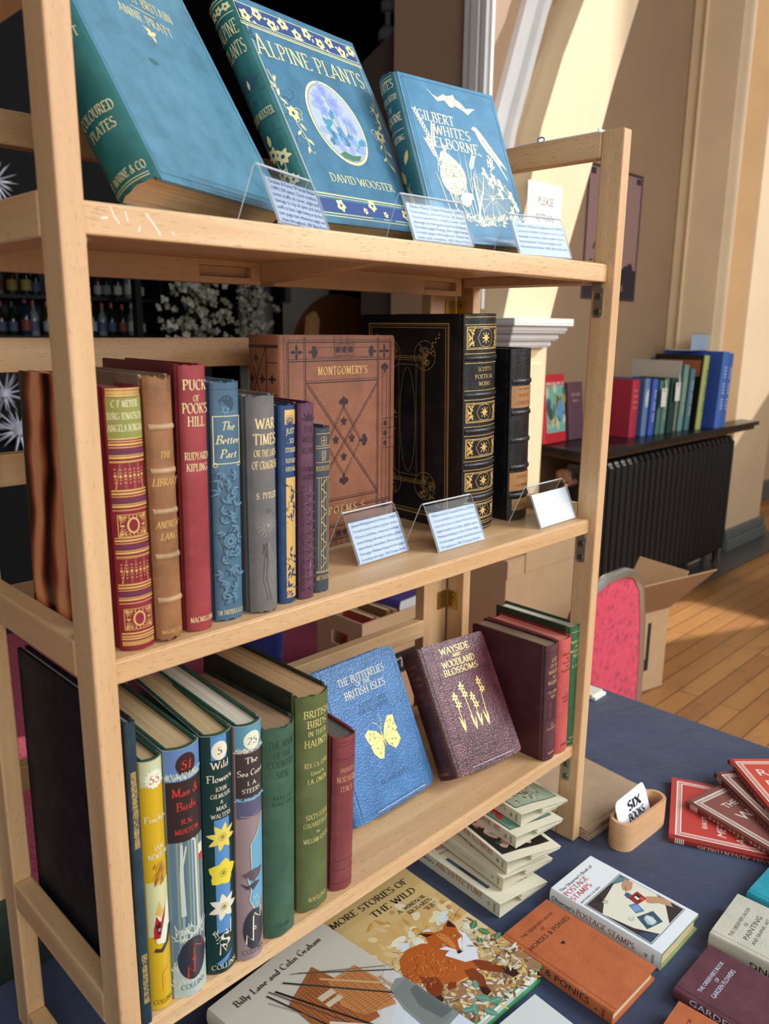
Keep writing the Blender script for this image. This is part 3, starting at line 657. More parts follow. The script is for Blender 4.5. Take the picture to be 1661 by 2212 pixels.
mb.box((0, 0, 0), (w, .005, h), CARD); mb.box((0, d - .005, 0), (w, d, h), CARD); mb.box((w - .005, .005, 0), (w, d - .005, h), CARD); mb.box((0, 0, 0), (w, d, .005), CARDI)
mb.box((0, .005, 0), (.005, d - .005, h - .11), CARD); mb.box((0, .005, h - .06), (.005, d - .005, h), CARD); mb.box((0, .005, h - .11), (.005, .075, h - .06), CARD); mb.box((0, .16, h - .11), (.005, d - .005, h - .06), CARD)
A = Art(); A.rect(.02, .20, w - .02, .285, K); A.L = 1; A.text('SELF-STORAGE', w * .52, .222, .042, flat((220, 206, 180), .8), 'sans', fit=.36); A.put(mb, lambda x, y, o: (x, -o * 4, y)); mb.build('walls', r)
for i, (x, c, hh, yy, lb) in enumerate(((.05, (150, 44, 40), .40, .05, 'red book upright in the self-storage box'), (.085, (206, 190, 160), .385, .06, 'cream book upright in the self-storage box'), (.125, (120, 76, 40), .41, .05, 'brown book leaning in the self-storage box'), (.17, (150, 96, 56), .40, .06, 'tan book upright in the self-storage box'))):
    book(lb, pose('S', 1.547 + x, 1.372 + yy, FZ + .03, 0, 6), .15, hh, .028, flat(c, .6), group='books in the self-storage box')
book('purple book lying flat on top in the self-storage box', pose('F', 1.547 + .245, 1.372 + .05, FZ + .40, 6), .15, .17, .055, flat((74, 56, 120), .5), group='books in the self-storage box', pg=pages((226, 220, 210)))
mb = MB(); mb.lathe([(.10, 0), (.11, .02), (.135, .36), (.145, .37), (.145, .39), (.13, .39), (.125, .36), (.10, .02)], (1.42, 1.86, FZ + .006), flat((24, 34, 78), .35), 28)
tag(mb.build('bin'), 'navy blue plastic bin on the carpet beside the self-storage box', 'bin')

# ------------------------------------------------------------------ stage bar
BARW = flat((14, 13, 14), .5)
r = thing('back_bar', 'black bar shelving unit holding bottles in the dark recess', 'shelving', (2.15, 4.75, FZ + .0065))
for zz in (1.10, 1.34, 1.585, 1.83):
    mb = MB(); mb.box((-.7, -.14, zz), (.56, .14, zz + .022), BARW); mb.build('shelf', r)
for xx in (-.7, .54):
    mb = MB(); mb.box((xx, -.14, 0), (xx + .02, .14, 2.0), BARW); mb.build('side_panel', r)
mb = MB(); mb.box((-.7, .14, 0), (.56, .16, 2.0), BARW); mb.build('back_panel', r)
mb = MB(); mb.box((-.36, .132, 1.62), (-.20, .139, 1.80), flat((150, 140, 126), .3)); mb.build('mirror', r)
mb = MB()
def bottle(x, z, c, lab, cap, s=1.0, glass=None):
    t = thing('bottle', LAB, 'bottle', (x, 4.70, z), group='bottles on the bar shelves')
    m = MB(); m.lathe([(.028 * s, 0), (.03 * s, .01), (.03 * s, .11 * s), (.022 * s, .14 * s), (.011 * s, .155 * s), (.011 * s, .2 * s)], (0, 0, 0), flat(c, .12), 10); m.build('body', t)
    m = MB(); m.lathe([(.0305 * s, .03 * s), (.0305 * s, .09 * s)], (0, 0, 0), flat(lab, .6), 10); m.build('paper_label', t)
    m = MB(); m.lathe([(.0125 * s, .18 * s), (.0125 * s, .215 * s)], (0, 0, 0), flat(cap, .4), 8); m.build('cap', t)
rows = [(.382, 14, 'lowest'), (.625, 16, 'middle'), (.868, 15, 'upper')]
for z, n, nm in rows:
    for i in range(n):
        x = 1.50 + i * (1.16 / n) + random.uniform(-.012, .012)
        c = random.choice([(20, 34, 24), (40, 24, 14), (28, 30, 36), (66, 44, 20), (120, 128, 132), (22, 40, 60)])
        LAB = 'small bottle standing on the %s dark bar shelf' % nm
        bottle(x, z + .001, c, random.choice([(190, 184, 170), (120, 60, 50), (150, 150, 160), (70, 80, 110), (170, 150, 80)]), random.choice([(190, 170, 70), (160, 60, 50), (200, 200, 200), (30, 30, 30)]), random.uniform(.85, 1.12))
def blossoms(label, x0, x1, z0, z1, y, n):
    r = thing('blossom_garland', label, 'flowers', ((x0 + x1) / 2, y, z0))
    mb = MB(); pet = [flat((226, 222, 208), .8), flat((196, 192, 176), .8), flat((160, 160, 132), .8)]; gr = flat((66, 74, 50), .8)
    for i in range(n):
        fz = random.random(); x = random.gauss(0, (x1 - x0) * (.20 + .1 * sin(fz * 5))); x = max(min(x, (x1 - x0) * .55), -(x1 - x0) * .55); z = fz * (z1 - z0); yy = random.uniform(-.12, .12); c = Vector((x, yy, z))
        m = random.choice(pet); s = random.uniform(.016, .027)
        for k in range(5):
            a = 2 * pi * k / 5 + random.random(); tv = Vector((cos(a), random.uniform(-.9, .3), sin(a))).normalized() * s; sd = tv.cross(Vector((0, 1, .2))).normalized() * s * .55
            mb.add([c, c + tv * .6 + sd, c + tv * 1.25, c + tv * .6 - sd], [(0, 1, 2, 3)], m)
        if i % 3 == 0:
            tv = Vector((random.uniform(-1, 1), -.2, random.uniform(-1, .3))).normalized() * .04; sd = tv.orthogonal().normalized() * .01
            mb.add([c, c + tv * .5 + sd, c + tv, c + tv * .5 - sd], [(0, 1, 2, 3)], gr)
    o = mb.build('petals', r); o['kind'] = 'stuff'
    mb = MB()
    for k in range(5): mb.tube([(random.uniform(-.1, .1), random.uniform(-.05, .05), z1 - z0 + .1), (random.uniform(-.12, .12), 0, (z1 - z0) * .5), (random.uniform(-.14, .14), 0, 0)], .005, flat((58, 46, 34), .8), 5)
    mb.build('stems', r)
blossoms('fuller garland of white artificial blossom hanging beside the bar', 2.52, 2.98, .45, 1.25, 4.25, 330)
blossoms('narrower garland of white blossom next to the grey stage wall', 3.07, 3.34, .45, 1.25, 4.25, 230)
mb = MB(); mb.box((3.56, 4.585, .88), (3.82, 4.60, 1.24), flat((128, 122, 134), .6)); mb.box((3.62, 4.578, .89), (3.76, 4.585, 1.22), flat((38, 38, 54), .5)); tag(mb.build('picture', bevel=.002), 'small grey picture with dark centre on the stage wall', 'picture')
mb = MB(); mb.box((2.30, 4.22, 1.30), (3.45, 4.28, 1.36), BARW); mb.box((2.30, 4.22, FZ + .007), (2.34, 4.28, 1.30), BARW); mb.box((3.41, 4.22, FZ), (3.45, 4.28, 1.30), BARW); tag(mb.build('flower_frame'), 'black frame from which the white blossom garlands hang', 'frame')
WD = flat((112, 68, 36), .45, name='brown_varnish')
mb = MB(); mb.lathe([(.415, 0), (.42, .01), (.42, .03), (.40, .035)], (3.48, 3.62, .50), WD, 48, 'y'); o = mb.build('round_tabletop'); tag(o, 'round brown wooden tabletop standing on edge behind the books', 'tabletop')
mb = MB(); mb.box((3.3, 3.60, FZ), (3.75, 3.68, .0785), WD); tag(mb.build('trestle', bevel=.004), 'brown wooden stand holding up the round tabletop', 'stand')
mb = MB(); mb.box((4.0, 4.3, .62), (4.70, 4.34, 1.06), flat((30, 20, 16), .6)); mb.box((4.05, 4.3, FZ), (4.11, 4.34, .62), flat((30, 20, 16), .6)); mb.box((4.58, 4.3, FZ), (4.64, 4.34, .62), flat((30, 20, 16), .6)); tag(mb.build('display_board'), 'dark brown board standing behind the round tabletop', 'board')
mb = MB(); mb.extrude([(2.80, .30), (2.875, .30), (2.93, .74), (2.90, .79), (2.855, .76)], 3.2, 3.24, lambda p, t: (p[0], t, p[1]), flat((196, 146, 90), .5)); mb.box((2.80, 3.19, FZ), (2.86, 3.25, .32), flat((196, 146, 90), .5)); tag(mb.build('easel_post', bevel=.003), 'pale wooden post leaning before the round tabletop', 'post')
r = thing('ceiling_spotlight', 'small white spotlight hanging high by the brown wall', 'light', (4.28, 4.0, 2.72))
mb = MB(); mb.lathe([(.07, .0), (.075, .05), (.05, .09), (.03, .10)], (0, 0, 0), WHITEP, 14); mb.build('lamp_head', r)
mb = MB(); mb.tube([(0, 0, .09), (0, 0, .20)], .022, WHITEP, 8); mb.lathe([(.05, .19), (.055, .22), (.055, .25)], (0, 0, 0), WHITEP, 12); mb.build('stem', r)
mb = MB(); mb.tube([(4.28, 4.0, 2.96), (4.28, 4.0, 3.91)], .012, NIGHT, 6); tag(mb.build('lighting_pole'), 'thin black drop pole above the white spotlight', 'pole')
mb = MB(); mb.box((.2, 3.25, FZ + .0065), (2.2, 3.30, .56), paint((9, 9, 12), .95, name='black_backdrop')); tag(mb.build('backdrop_screen'), 'black screen hung with silver starbursts behind the bookcase', 'screen')
mb = MB(); mb.box((.2, 3.25, 1.08), (2.0, 3.27, 3.89), paint((9, 9, 12), .95, name='black_backdrop')); tag(mb.build('drape'), 'black drape hanging from the ceiling behind the topmost back rail', 'drape')
def star(label, x, z, R0):
    mb = MB(); m = flat((190, 192, 204), .4, .2); c = Vector((x, 3.17, z))
    for i in range(34):
        d = Vector((random.gauss(0, 1), random.gauss(0, .45), random.gauss(0, 1))).normalized(); l = R0 * random.uniform(.7, 1.1); sd = d.orthogonal().normalized() * R0 * .06
        s2 = d.cross(sd).normalized() * R0 * .06; b = c + d * R0 * .15
        mb.add([b + sd, b + s2, b - sd, b - s2, c + d * l], [(0, 1, 4), (1, 2, 4), (2, 3, 4), (3, 0, 4)], m)
    mb.lathe([(R0 * .05, -R0 * .3), (R0 * .28, -R0 * .12), (R0 * .28, R0 * .12), (R0 * .05, R0 * .3)], (x, 3.17, z), m, 10)
    tag(mb.build('star_ornament'), label, 'ornament', 'silver starbursts on the black screen')
star('silver starburst ornament, the upper of those between the back rails', 1.08, .40, .10)
star('silver starburst ornament, the lower of those between the back rails', 1.13, .235, .13)
star('silver starburst ornament cut by the left edge between the rails', .96, .27, .12)
star('silver starburst ornament high by the topmost back rail', 1.12, 1.28, .10)
mb = MB()
mb.extrude([(-.12, 0), (.12, 0), (.14, .25), (.12, .52), (.06, .60), (-.06, .60), (-.13, .5), (-.15, .2)], -.12, .12, lambda p, t: (.03 + p[0] + .02 * sin(p[1] * 14 + t * 9), .72 + t, FZ + .006 + p[1]), paint((84, 100, 92), .9, 12, .25, 'grey_green_canvas', .6), True, n=6)
tag(mb.build('canvas_bag', bevel=.02), 'grey-green canvas bag standing behind the table at left', 'bag')
# ------------------------------------------------------------------ table and cloth
def navy():
    m, nt, b = newmat('navy_tablecloth'); v = coords(nt); n = noise(nt, v, 7, 6, .62)
    nt.links.new(ramp(nt, n, [(.3, lin((22, 38, 70))), (.7, lin((34, 54, 92)))]), b.inputs['Base Color'])
    b.inputs['Roughness'].default_value = .62; b.inputs['Sheen Weight'].default_value = .25
    w = noise(nt, coords(nt, (1, 1.6, 1), (0, 0, .5)), 9, 4, .55); f = noise(nt, v, 1800, 1, .5)
    mth = N(nt, 'ShaderNodeMath', operation='MULTIPLY_ADD'); nt.links.new(f, mth.inputs[0]); mth.inputs[1].default_value = .035; nt.links.new(w, mth.inputs[2])
    bump(nt, b, mth.outputs[0], .55, .012); return m
TX0, TX1, TY0, TY1 = -.75, 1.12, -.62, .30
r = thing('folding_table', 'folding table hidden beneath the navy tablecloth', 'table', (.18, -.15, FZ))
mb = MB(); mb.box((TX0 - .18 + .006, TY0 + .15 + .006, .70), (TX1 - .18 - .006, TY1 + .15 - .006, .7375), flat((180, 176, 168), .6)); mb.build('tabletop', r)
for sx in (-.78, .80):
    for sy in (-.38, .36):
        mb = MB(); mb.tube([(sx, sy, 0), (sx, sy, .70)], .015, flat((90, 90, 92), .4, .6), 8); mb.build('leg', r)
mb = MB(); NAVY = navy(); loop = []
def seg(a, b, n): return [(a[0] + (b[0] - a[0]) * i / n, a[1] + (b[1] - a[1]) * i / n) for i in range(n)]
loop = seg((TX0, TY0), (TX1, TY0), 40) + seg((TX1, TY0), (TX1, TY1), 24) + seg((TX1, TY1), (TX0, TY1), 40) + seg((TX0, TY1), (TX0, TY0), 24)
vs = []; k = len(loop); cx, cy = (TX0 + TX1) / 2, (TY0 + TY1) / 2
for j, (off, z) in enumerate(((0, 0), (.004, -.004), (.008, -.06), (.012, -.30), (.016, -.60))):
    for i, (x, y) in enumerate(loop):
        wv = off * (1 + 1.4 * sin(i * .9) * (j > 1)); ox = (1 if x >= TX1 - 1e-6 else -1 if x <= TX0 + 1e-6 else 0); oy = (1 if y >= TY1 - 1e-6 else -1 if y <= TY0 + 1e-6 else 0)
        vs.append((x + ox * wv, y + oy * wv, z))
fs = [(j * k + i, j * k + (i + 1) % k, (j + 1) * k + (i + 1) % k, (j + 1) * k + i) for j in range(4) for i in range(k)]
mb.add(vs, fs, NAVY, True); mb.add(vs[:k], [tuple(range(k))], NAVY, True)
o = mb.build('tablecloth', sharp=60); tag(o, 'navy blue cloth covering the book table', 'tablecloth')

# ------------------------------------------------------------------ the folding bookcase
zT, zM, zB = .7782, .4655, .1465; BW, PW, PD = .65, .0173, .0293; BY0, BY1 = .2125, .2430
WX, WY, WZ = wood('x'), wood('y'), wood('z')
case = thing('bookcase', 'beech folding bookcase with three shelves standing on the navy cloth', 'bookcase', (.325, .12, 0))
def part(mb, name, parent=case, bevel=.0012, seg=2):
    o = mb.build(name, parent, bevel, seg)
    if parent is case: o.location = (-.325, -.12, 0)
    return o
for x in (-PW, BW):
    for (y0, y1) in ((0, PD), (BY0, BY1)):
        mb = MB(); mb.box((x, y0, .0003), (x + PW, y1, .928), WZ); part(mb, 'post', bevel=.0018)
    for z0, z1 in ((.8985, .9275), (.755, .784), (.4525, .481), (.150, .179), (.0006, .028)):
        mb = MB(); mb.box((x, PD, z0), (x + PW, BY0, z1), WY); part(mb, 'side_rail', bevel=.0018)
for z0, z1 in ((.850, .8785), (.6585, .6890), (.556, .5855), (.250, .2765)):
    mb = MB(); mb.box((-PW, BY1 + .001, z0), (.60, BY1 + .018, z1), WX); part(mb, 'back_rail')
mb = MB(); mb.box((.598, BY1 + .001, .13), (.6485, BY1 + .018, .8785), WZ); part(mb, 'back_stile')
mb = MB(); mb.box((-PW, BY1 + .0185, .13), (.0, BY1 + .030, .8785), WZ); part(mb, 'back_stile')
for zs, th in ((zT, .021), (zM, .0185), (zB, .0165)):
    mb = MB()
    mb.box((.0006, .009, zs - th), (BW - .0006, .031, zs - .0008), WX)
    mb.box((.0006, .0105, zs - .011), (BW - .0006, BY1 - .004, zs), WX)
    if zs == zT:
        mk = flat((236, 228, 214), .7); A = Art()
        for pts, w in ((((.021, .0185), (.024, .012), (.027, .0085)), .0009), (((.0315, .0165), (.033, .010)), .0008), (((.040, .0045), (.0415, .0085)), .001), (((.046, .017), (.053, .009), (.0565, .0035)), .0011), (((.0655, .007), (.067, .0045)), .0008), (((.0145, .011), (.019, .0115)), .0011)):
            A.rib(list(pts), w, mk)
        A.put(mb, lambda x, y, o: (x, .009 - o * .6, zs - th + y))
    sh = part(mb, 'shelf', bevel=.0014)
    mb = MB(); zz = zs - .034; y = BY1 - .026
    for (x0, x1) in ((.020, .2935), (.3115, BW - .02)):
        for (a, b_) in ((x0, x1 - .075), (x1 - .012, x1)): mb.box((a, y, zz), (b_, y + .016, zs - .011), WX)
        mb.box((x1 - .075, y, zz), (x1 - .012, y + .016, zz + .0065), WX); mb.box((x1 - .075, y, zs - .0165), (x1 - .012, y + .016, zs - .011), WX); mb.box((x1 - .075, y + .010, zz + .0065), (x1 - .012, y + .016, zs - .0165), WX)
    q = mb.build('apron', sh, .0006)
    mb = MB(); mb.extrude([(.0312, zs - .0185), (BY1 - .008, zs - .033), (BY1 - .008, zs - .0111), (.0312, zs - .0111)], .2936, .3112, lambda p, t: (t, p[0], p[1]), WY); mb.build('batten', sh, .0008)
    for x in (.0008, BW - .0178):
        mb = MB(); mb.box((x, .0312, zs - .0225), (x + .017, BY1 - .027, zs - .0111), WY); mb.build('batten', sh, .0008)
STEEL = flat((168, 166, 150), .35, .8); SCREW = flat((120, 112, 92), .35, .85); BRASS = flat((186, 146, 62), .35, .85)
for x, sx in ((BW, -1), (0, 1)):
    for zs in (zT - .0215, zM - .0190, zB - .017):
        mb = MB(); pr = [(.0125, -.0375), (.0145, -.040), (.0215, -.040), (.0240, -.0375), (.0240, -.008), (.0125, -.008)]
        mb.extrude(pr, .0002, .0018, lambda p, t: (x + sx * t, p[0], zs + p[1]), STEEL)
        pr2 = [(.0002, -.009), (.0018, -.009), (.0055, -.0045), (.0055, -.0002), (.0036, -.0002), (.0036, -.004), (.0002, -.0075)]
        mb.extrude(pr2, .0125, .0240, lambda p, t: (x + sx * p[0], t, zs + p[1]), STEEL)
        b_ = part(mb, 'bracket', bevel=.0004)
        for dz in (-.0155, -.0335):
            m = MB(); m.lathe([(.0042, 0), (.0036, sx * .0012), (.0016, sx * .0014), (.0014, sx * .0006)], (x + sx * .0018, .0182, zs + dz), SCREW, 12, 'x'); m.build('screw', b_)
for z in (.725, .30):
    mb = MB(); mb.box((.628, BY1 - .0008, z - .014), (.6470, BY1 + .001, z + .014), BRASS); mb.box((.6485, BY1 - .020, z - .014), (.6499, BY1 - .001, z + .014), BRASS); mb.tube([(.6482, BY1 - .0012, z - .014), (.6482, BY1 - .0012, z + .014)], .0024, BRASS, 8)
    h_ = part(mb, 'hinge', bevel=.0003)
    for zz in (.007, -.007):
        m = MB(); m.lathe([(.0030, 0), (.0024, -.0009), (.001, -.0011)], (.6365, BY1 - .0008, z + zz), SCREW, 10, 'y'); m.lathe([(.0030, 0), (.0024, -.0009), (.001, -.0011)], (.6485, BY1 - .0105, z + zz), SCREW, 10, 'x'); m.build('screw', h_)
mb = MB(); mb.box((.6512, .034, .9278), (.6662, .150, .9288), acrylic_edge()); mb.box((.6512, .034, .9288), (.6662, .036, .9320), acrylic_edge())
o = mb.build('acrylic_strip', bevel=.0008); tag(o, 'thin clear acrylic strip lying on the top right side rail', 'strip')
mb = MB(); mb.tube([(.6585, .120 + .005 * cos(a * .5), .9322 + .003 * sin(a * .5)) for a in range(14)], .0009, flat((70, 120, 190), .4), 6); o = mb.build('blue_ring'); tag(o, 'tiny blue plastic ring on the acrylic strip', 'ring')
mb = MB(); mb.box((1.06, .205, .0005), (1.10, .27, .007), WHITE); mb.box((1.055, .21, .0072), (1.095, .272, .012), flat((226, 220, 204), .7)); o = mb.build('paper_pad', bevel=.0006); tag(o, 'small white paper pad behind the right bookcase post', 'paper')
# ------------------------------------------------------------------ top shelf: three green-blue books on easels
def tlines(art, lines, x, mat, font='serif'):
    """lines: (text, v, height, fit)"""
    for t, v, h, f in lines: art.text(t, x, v, h, mat, font, fit=f)
def easel(label, M, W, T, ledge=.012, out=.0):
    r = thing('book_easel', label, 'easel', M=M, group='clear acrylic book easels')
    a, e = acrylic(), (acrylic_edge() if ledge > .005 else acrylic()); x0, x1 = W * .18, W * .82
    mb = MB(); mb.box((x0, -.0022, -.004), (x1, -.0004, T + ledge), a); mb.box((x0, -.0022, T + ledge), (x1, .006, T + ledge + .0018), a)
    mb.box((x0 + .0004, .0058, T + ledge + .0002), (x1 - .0004, .0064, T + ledge + .0016), e); mb.build('ledge', r)
    mb = MB(); mb.box((x0, -.0022, -.0042), (x1, .11, -.0022), a); mb.build('back_plate', r)
    return r
BLU = cloth((82, 132, 156), .40, .10); BLUD = cloth((22, 92, 92), .45, .15)  # cover lightened and blued for the window's sheen; spine keeps the darker cloth
GI = flat((238, 226, 168), .4, .25)
# Grasses and Ferns
W, H, T = .190, .285, .0376; M = pose('C', .0535, .0575, zT + .0042, 22.6, 30.0, .6)
A = Art(); A.frame(.009, .006, W - .006, H - .006, .0006, flat((36, 92, 112), .5)); A.L = 1
tlines(A, [('GRASSES, SEDGES', .222, .012, .120), ('& FERNS', .198, .011, .06), ('OF GREAT BRITAIN', .176, .0095, .095)], W * .52, GI)
A.rect(W * .46, .1705, W * .62, .1713, GI); A.text('ANNE PRATT', W * .53, .158, .0088, GI, fit=.068)
for i in range(4): A.leaf(W * .52, .148, .6 + i * 1.35, .0075, .004, GI)
A.leaf(W * .52, .148, 2.5, .011, .003, GI)
A.ell(W * .42, .118, .006, .0026, flat((60, 104, 112), .6), 12)
S = Art()
for t, v, h, f in (('ANNE PRATT', .112, .007, .032), ('COLOURED', .056, .0072, .031), ('PLATES', .044, .0072, .024), ('F. WARNE & CO', .0095, .0060, .033)): S.text(t, T * .52, v, h, GI, fit=f)
for v in (.006, .004): S.rect(.002, v, T - .002, v + .0005, GI, 10)
book('large plain blue-green cloth book of grasses and ferns, left on the top shelf', M, W, H, T, BLU, BLUD, pages((206, 176, 140)), A, S, rag=.003, bulge=.2)
easel('clear acrylic easel holding the large plain blue-green book', M, W, T, .004)
# Alpine Plants
W, H, T = .190, .233, .0285; M = pose('C', .2595, .106, zT + .0042, 8.6, 27.2, -2.2)
A = Art(); NAVYB = flat((38, 70, 132), .5); DKL = flat((30, 74, 96), .5)
u = lambda f: f * W
w_ = lambda f: f * H
A.frame(.0035, w_(.885), W - .004, w_(.968), .0008, GI); A.L = 1; A.rect(.006, w_(.893), W - .0065, w_(.96), NAVYB)
A.rect(.002, w_(.862), W - .002, w_(.868), GI); A.rect(.002, w_(.872), W - .002, w_(.876), GI)
A.rect(.0085, w_(.13), .0094, w_(.862), GI); A.rect(W - .0075, w_(.13), W - .0066, w_(.862), GI)
A.rect(.004, w_(.128), W - .004, w_(.134), GI); A.rect(.004, w_(.118), W - .004, w_(.121), GI); A.rect(.006, w_(.052), W - .0065, w_(.108), NAVYB)
A.rect(.004, w_(.042), W * .45, w_(.046), GI); A.rect(W * .55, w_(.042), W * .6, w_(.046), GI); A.rect(W * .66, w_(.042), W - .004, w_(.046), GI); A.rect(.004, w_(.03), W - .004, w_(.034), GI)
A.L = 2
for i in range(10):
    x = .013 + i * .0182; y = w_(.94 if i % 2 else .912); A.flower(x, y, .0075, GI, 5, NAVYB, .85, i)
    A.leaf(x + .008, y - .003, -.6 + i, .006, .003, GI); A.scroll(x + .006, y, 1.2 * i, .009, GI, .0005)
for x, y in ((.04, .085), (.093, .105), (.078, .075), (.112, .07), (.15, .082), (.172, .1)): A.flower(x, w_(y), .0072 if x in (.04, .093, .15) else .004, GI, 5, NAVYB, .85, x * 90)
A.text('LPINE PLANTS', u(.545), w_(.742), w_(.076), GI, fit=u(.785)); A.text('A', u(.098), w_(.738), w_(.098), GI, fit=u(.088))
A.text('DAVID WOOSTER', u(.50), w_(.197), w_(.037), GI, fit=u(.56))
cx, cy, rx, ry = u(.487), w_(.497), u(.222), w_(.200)
A.ell(cx, cy, rx, ry, flat((226, 222, 176), .45), 40); A.L = 3; A.ell(cx, cy, rx * .93, ry * .93, flat((120, 116, 70), .5), 40); A.L = 4; A.ell(cx, cy, rx * .915, ry * .915, flat((176, 190, 206), .5), 40); A.L = 5
random.seed(3)
for i in range(40):
    a, q = random.uniform(0, 6.28), random.uniform(.2, .75) ** .5; A.ell(cx + rx * q * cos(a) * .85, cy + ry * q * sin(a) * .85, .004 + random.random() * .004, .003 + random.random() * .002, flat(random.choice([(160, 176, 200), (188, 196, 204), (172, 184, 192), (150, 170, 200)]), .5), 10)
A.L = 6
A.poly([(cx - rx * .42, cy - ry * .78), (cx - rx * .2, cy - ry * .70), (cx + rx * .1, cy - ry * .76), (cx + rx * .45, cy - ry * .72), (cx + rx * .3, cy - ry * .86), (cx, cy - ry * .905), (cx - rx * .3, cy - ry * .86)], flat((66, 120, 100), .5))
for i in range(36): A.flower(cx + random.gauss(.05, .3) * rx, cy - ry * .46 + random.gauss(0, .10) * ry, random.uniform(.003, .006), flat(random.choice([(104, 152, 196), (82, 134, 176), (126, 170, 206), (70, 118, 150), (148, 160, 214)]), .5), 5, None, .8, i)
for x0, y0, x1, y1, y2 in ((-.06, -.5, -.34, .52, 0), (.02, -.5, -.10, .78, 0), (.08, -.5, .02, .60, 0), (.3, -.5, .34, .08, 0), (.38, -.5, .48, .1, 0)):
    A.rib([(cx + rx * x0, cy + ry * y0), (cx + rx * (x0 * .6 + x1 * .4), cy + ry * (y0 * .5 + y1 * .5)), (cx + rx * x1, cy + ry * y1)], .0007, flat((72, 118, 136), .5))
for x, y, s in ((-.40, .50, .011), (-.36, .26, .010), (-.10, .80, .010), (.16, .52, .012), (.10, .30, .008), (.34, .12, .006), (.52, .08, .008), (.58, -.06, .007)):
    A.flower(cx + rx * x, cy + ry * y, s, flat((150, 166, 222), .5), 7, None, .6, x * 9); A.L += 1; A.flower(cx + rx * x, cy + ry * (y - .03), s * .6, flat((128, 148, 210), .5), 5, None, .6, x * 7); A.L -= 1
for x, y, a in ((-.46, -.10, .5), (-.36, -.16, 2.2), (-.16, .06, 1.2), (-.3, -.3, 2.6), (.55, -.42, .3), (.62, -.5, 2.8)): A.leaf(cx + rx * x, cy + ry * y, a, .013, .008, flat((70, 146, 170), .5))
A.L = 2
for sx, s in ((.115, 1), (.885, -1)):
    x, y = u(sx), w_(.505); A.flower(x + s * .003, y - .004, .0085, GI, 6, DKL, .8, .4)
    pts = [(x - s * .010, w_(.67)), (x - s * .006, w_(.62)), (x - s * .009, w_(.56)), (x, y + .004)]; A.rib(pts, .0011, GI)
    A.rib([(x + s * .004, y - .006), (x + s * .002, w_(.44)), (x + s * .008, w_(.38)), (x + s * .006, w_(.32))], .0011, GI)
    for k, (dx, dy, an) in enumerate(((-.007, .027, .9), (-.007, .02, 2.3), (-.008, .012, 1.2), (.0, .006, 2.8), (.006, -.014, -.8), (.003, -.022, -2.4), (.008, -.03, -.6), (.006, -.038, -2.0))):
        an = an if s > 0 else pi - an; A.leaf(x + s * dx, y + dy, an, .009, .0032, GI); A.scroll(x + s * dx, y + dy, an + .6, .016, GI, .0006, s * (1 if k % 2 else -1))
    for k in range(3): A.scroll(x + s * .004, y, (.5 - k * .7) if s > 0 else pi - .5 + k * .7, .024, GI, .0008, -s)
    A.L = 1
    for k in range(4): A.scroll(x + s * .004, y + .01 - k * .012, .3 + k, .03, DKL, .0006, s)
    A.L = 2
for k in range(6): A.leaf(u(.045) + .002 * k, w_(.80), 1.2 + k * .35, .012, .0022, DKL)
S = Art()
for v in (.985, .972, .915, .58, .468, .405): S.rect(.001, v * H, T - .001, v * H + .0008, GI if v > .9 else DKL, 10)
S.L = 1
for k in range(3): S.flower(T * (.25 + .28 * k), H * .945, .0045, GI, 5, DKL, .85, k)
S.text('ALPINE', T / 2, H * .83, H * .058, GI, fit=T * .86); S.text('PLANTS', T / 2, H * .745, H * .058, GI, fit=T * .86)
S.text('BY', T / 2, H * .535, .005, DKL); S.text('DAVID WOOSTER', T / 2, H * .475, .0075, GI, fit=T * .92)
for k in range(5): S.leaf(T * .5, H * .60, .7 + k * .45, .017, .006, DKL)
S.leaf(T * .5, H * .60, 1.5, .01, .003, GI)
for x, y, r_ in ((.35, .33, .008), (.68, .30, .008), (.40, .24, .007), (.72, .2, .006)): S.flower(T * x, H * y, r_, GI, 6, DKL, .6, x * 9)
S.leaf(T * .4, H * .36, 1.5, .012, .005, GI); S.rib([(T * .68, H * .3), (T * .6, H * .2), (T * .55, H * .08)], .0009, GI); S.rib([(T * .35, H * .33), (T * .45, H * .2), (T * .5, H * .08)], .0009, GI)
book('blue-green gilt book with an oval flower picture, middle of the top shelf', M, W, H, T, cloth((62, 118, 148), .36, .06, .9, 'leather'), BLUD, pages((190, 170, 130)), A, S, rag=.003, bulge=.2)  # window sheen is mixed into the lighter cover colour
easel('clear acrylic easel holding the oval-picture book', M, W, T, .004)
# Gilbert White's Selborne
W, H, T = .153, .1925, .0245; M = pose('C', .4217, .1045, zT + .0042, -6.6, 22.2, -.4)
A = Art(); CR = flat((236, 232, 196), .45); DB = flat((26, 92, 122), .5)
u = lambda f: f * W
w_ = lambda f: f * H
P = lambda pts, m: A.poly([(u(a), w_(b)) for a, b in pts], m)
A.frame(.010, .004, W - .004, H - .004, .0006, DB); A.rect(.013, 0, .0136, H, DB); A.L = 1
P([(.285, .945), (.34, .905), (.385, .895), (.42, .91), (.455, .925), (.475, .915), (.52, .925), (.555, .935), (.565, .91), (.61, .895), (.66, .86), (.70, .868), (.755, .872), (.72, .855), (.66, .82), (.63, .84), (.58, .855), (.535, .865), (.51, .855), (.48, .85), (.462, .87), (.45, .885), (.40, .875), (.375, .868), (.35, .89), (.31, .92)], CR)
A.L = 2
for a, b in (((.40, .905), (.375, .87)), ((.45, .915), (.455, .885)), ((.56, .91), (.55, .865)), ((.64, .87), (.60, .85)), ((.66, .86), (.66, .822))): A.rib([(u(a[0]), w_(a[1])), (u(b[0]), w_(b[1]))], .0004, DB)
A.ell(u(.505), w_(.878), .006, .0065, CR, 14); A.L = 3; A.ring(u(.505), w_(.878), .006, .0065, .0003, DB, 16); A.L = 1
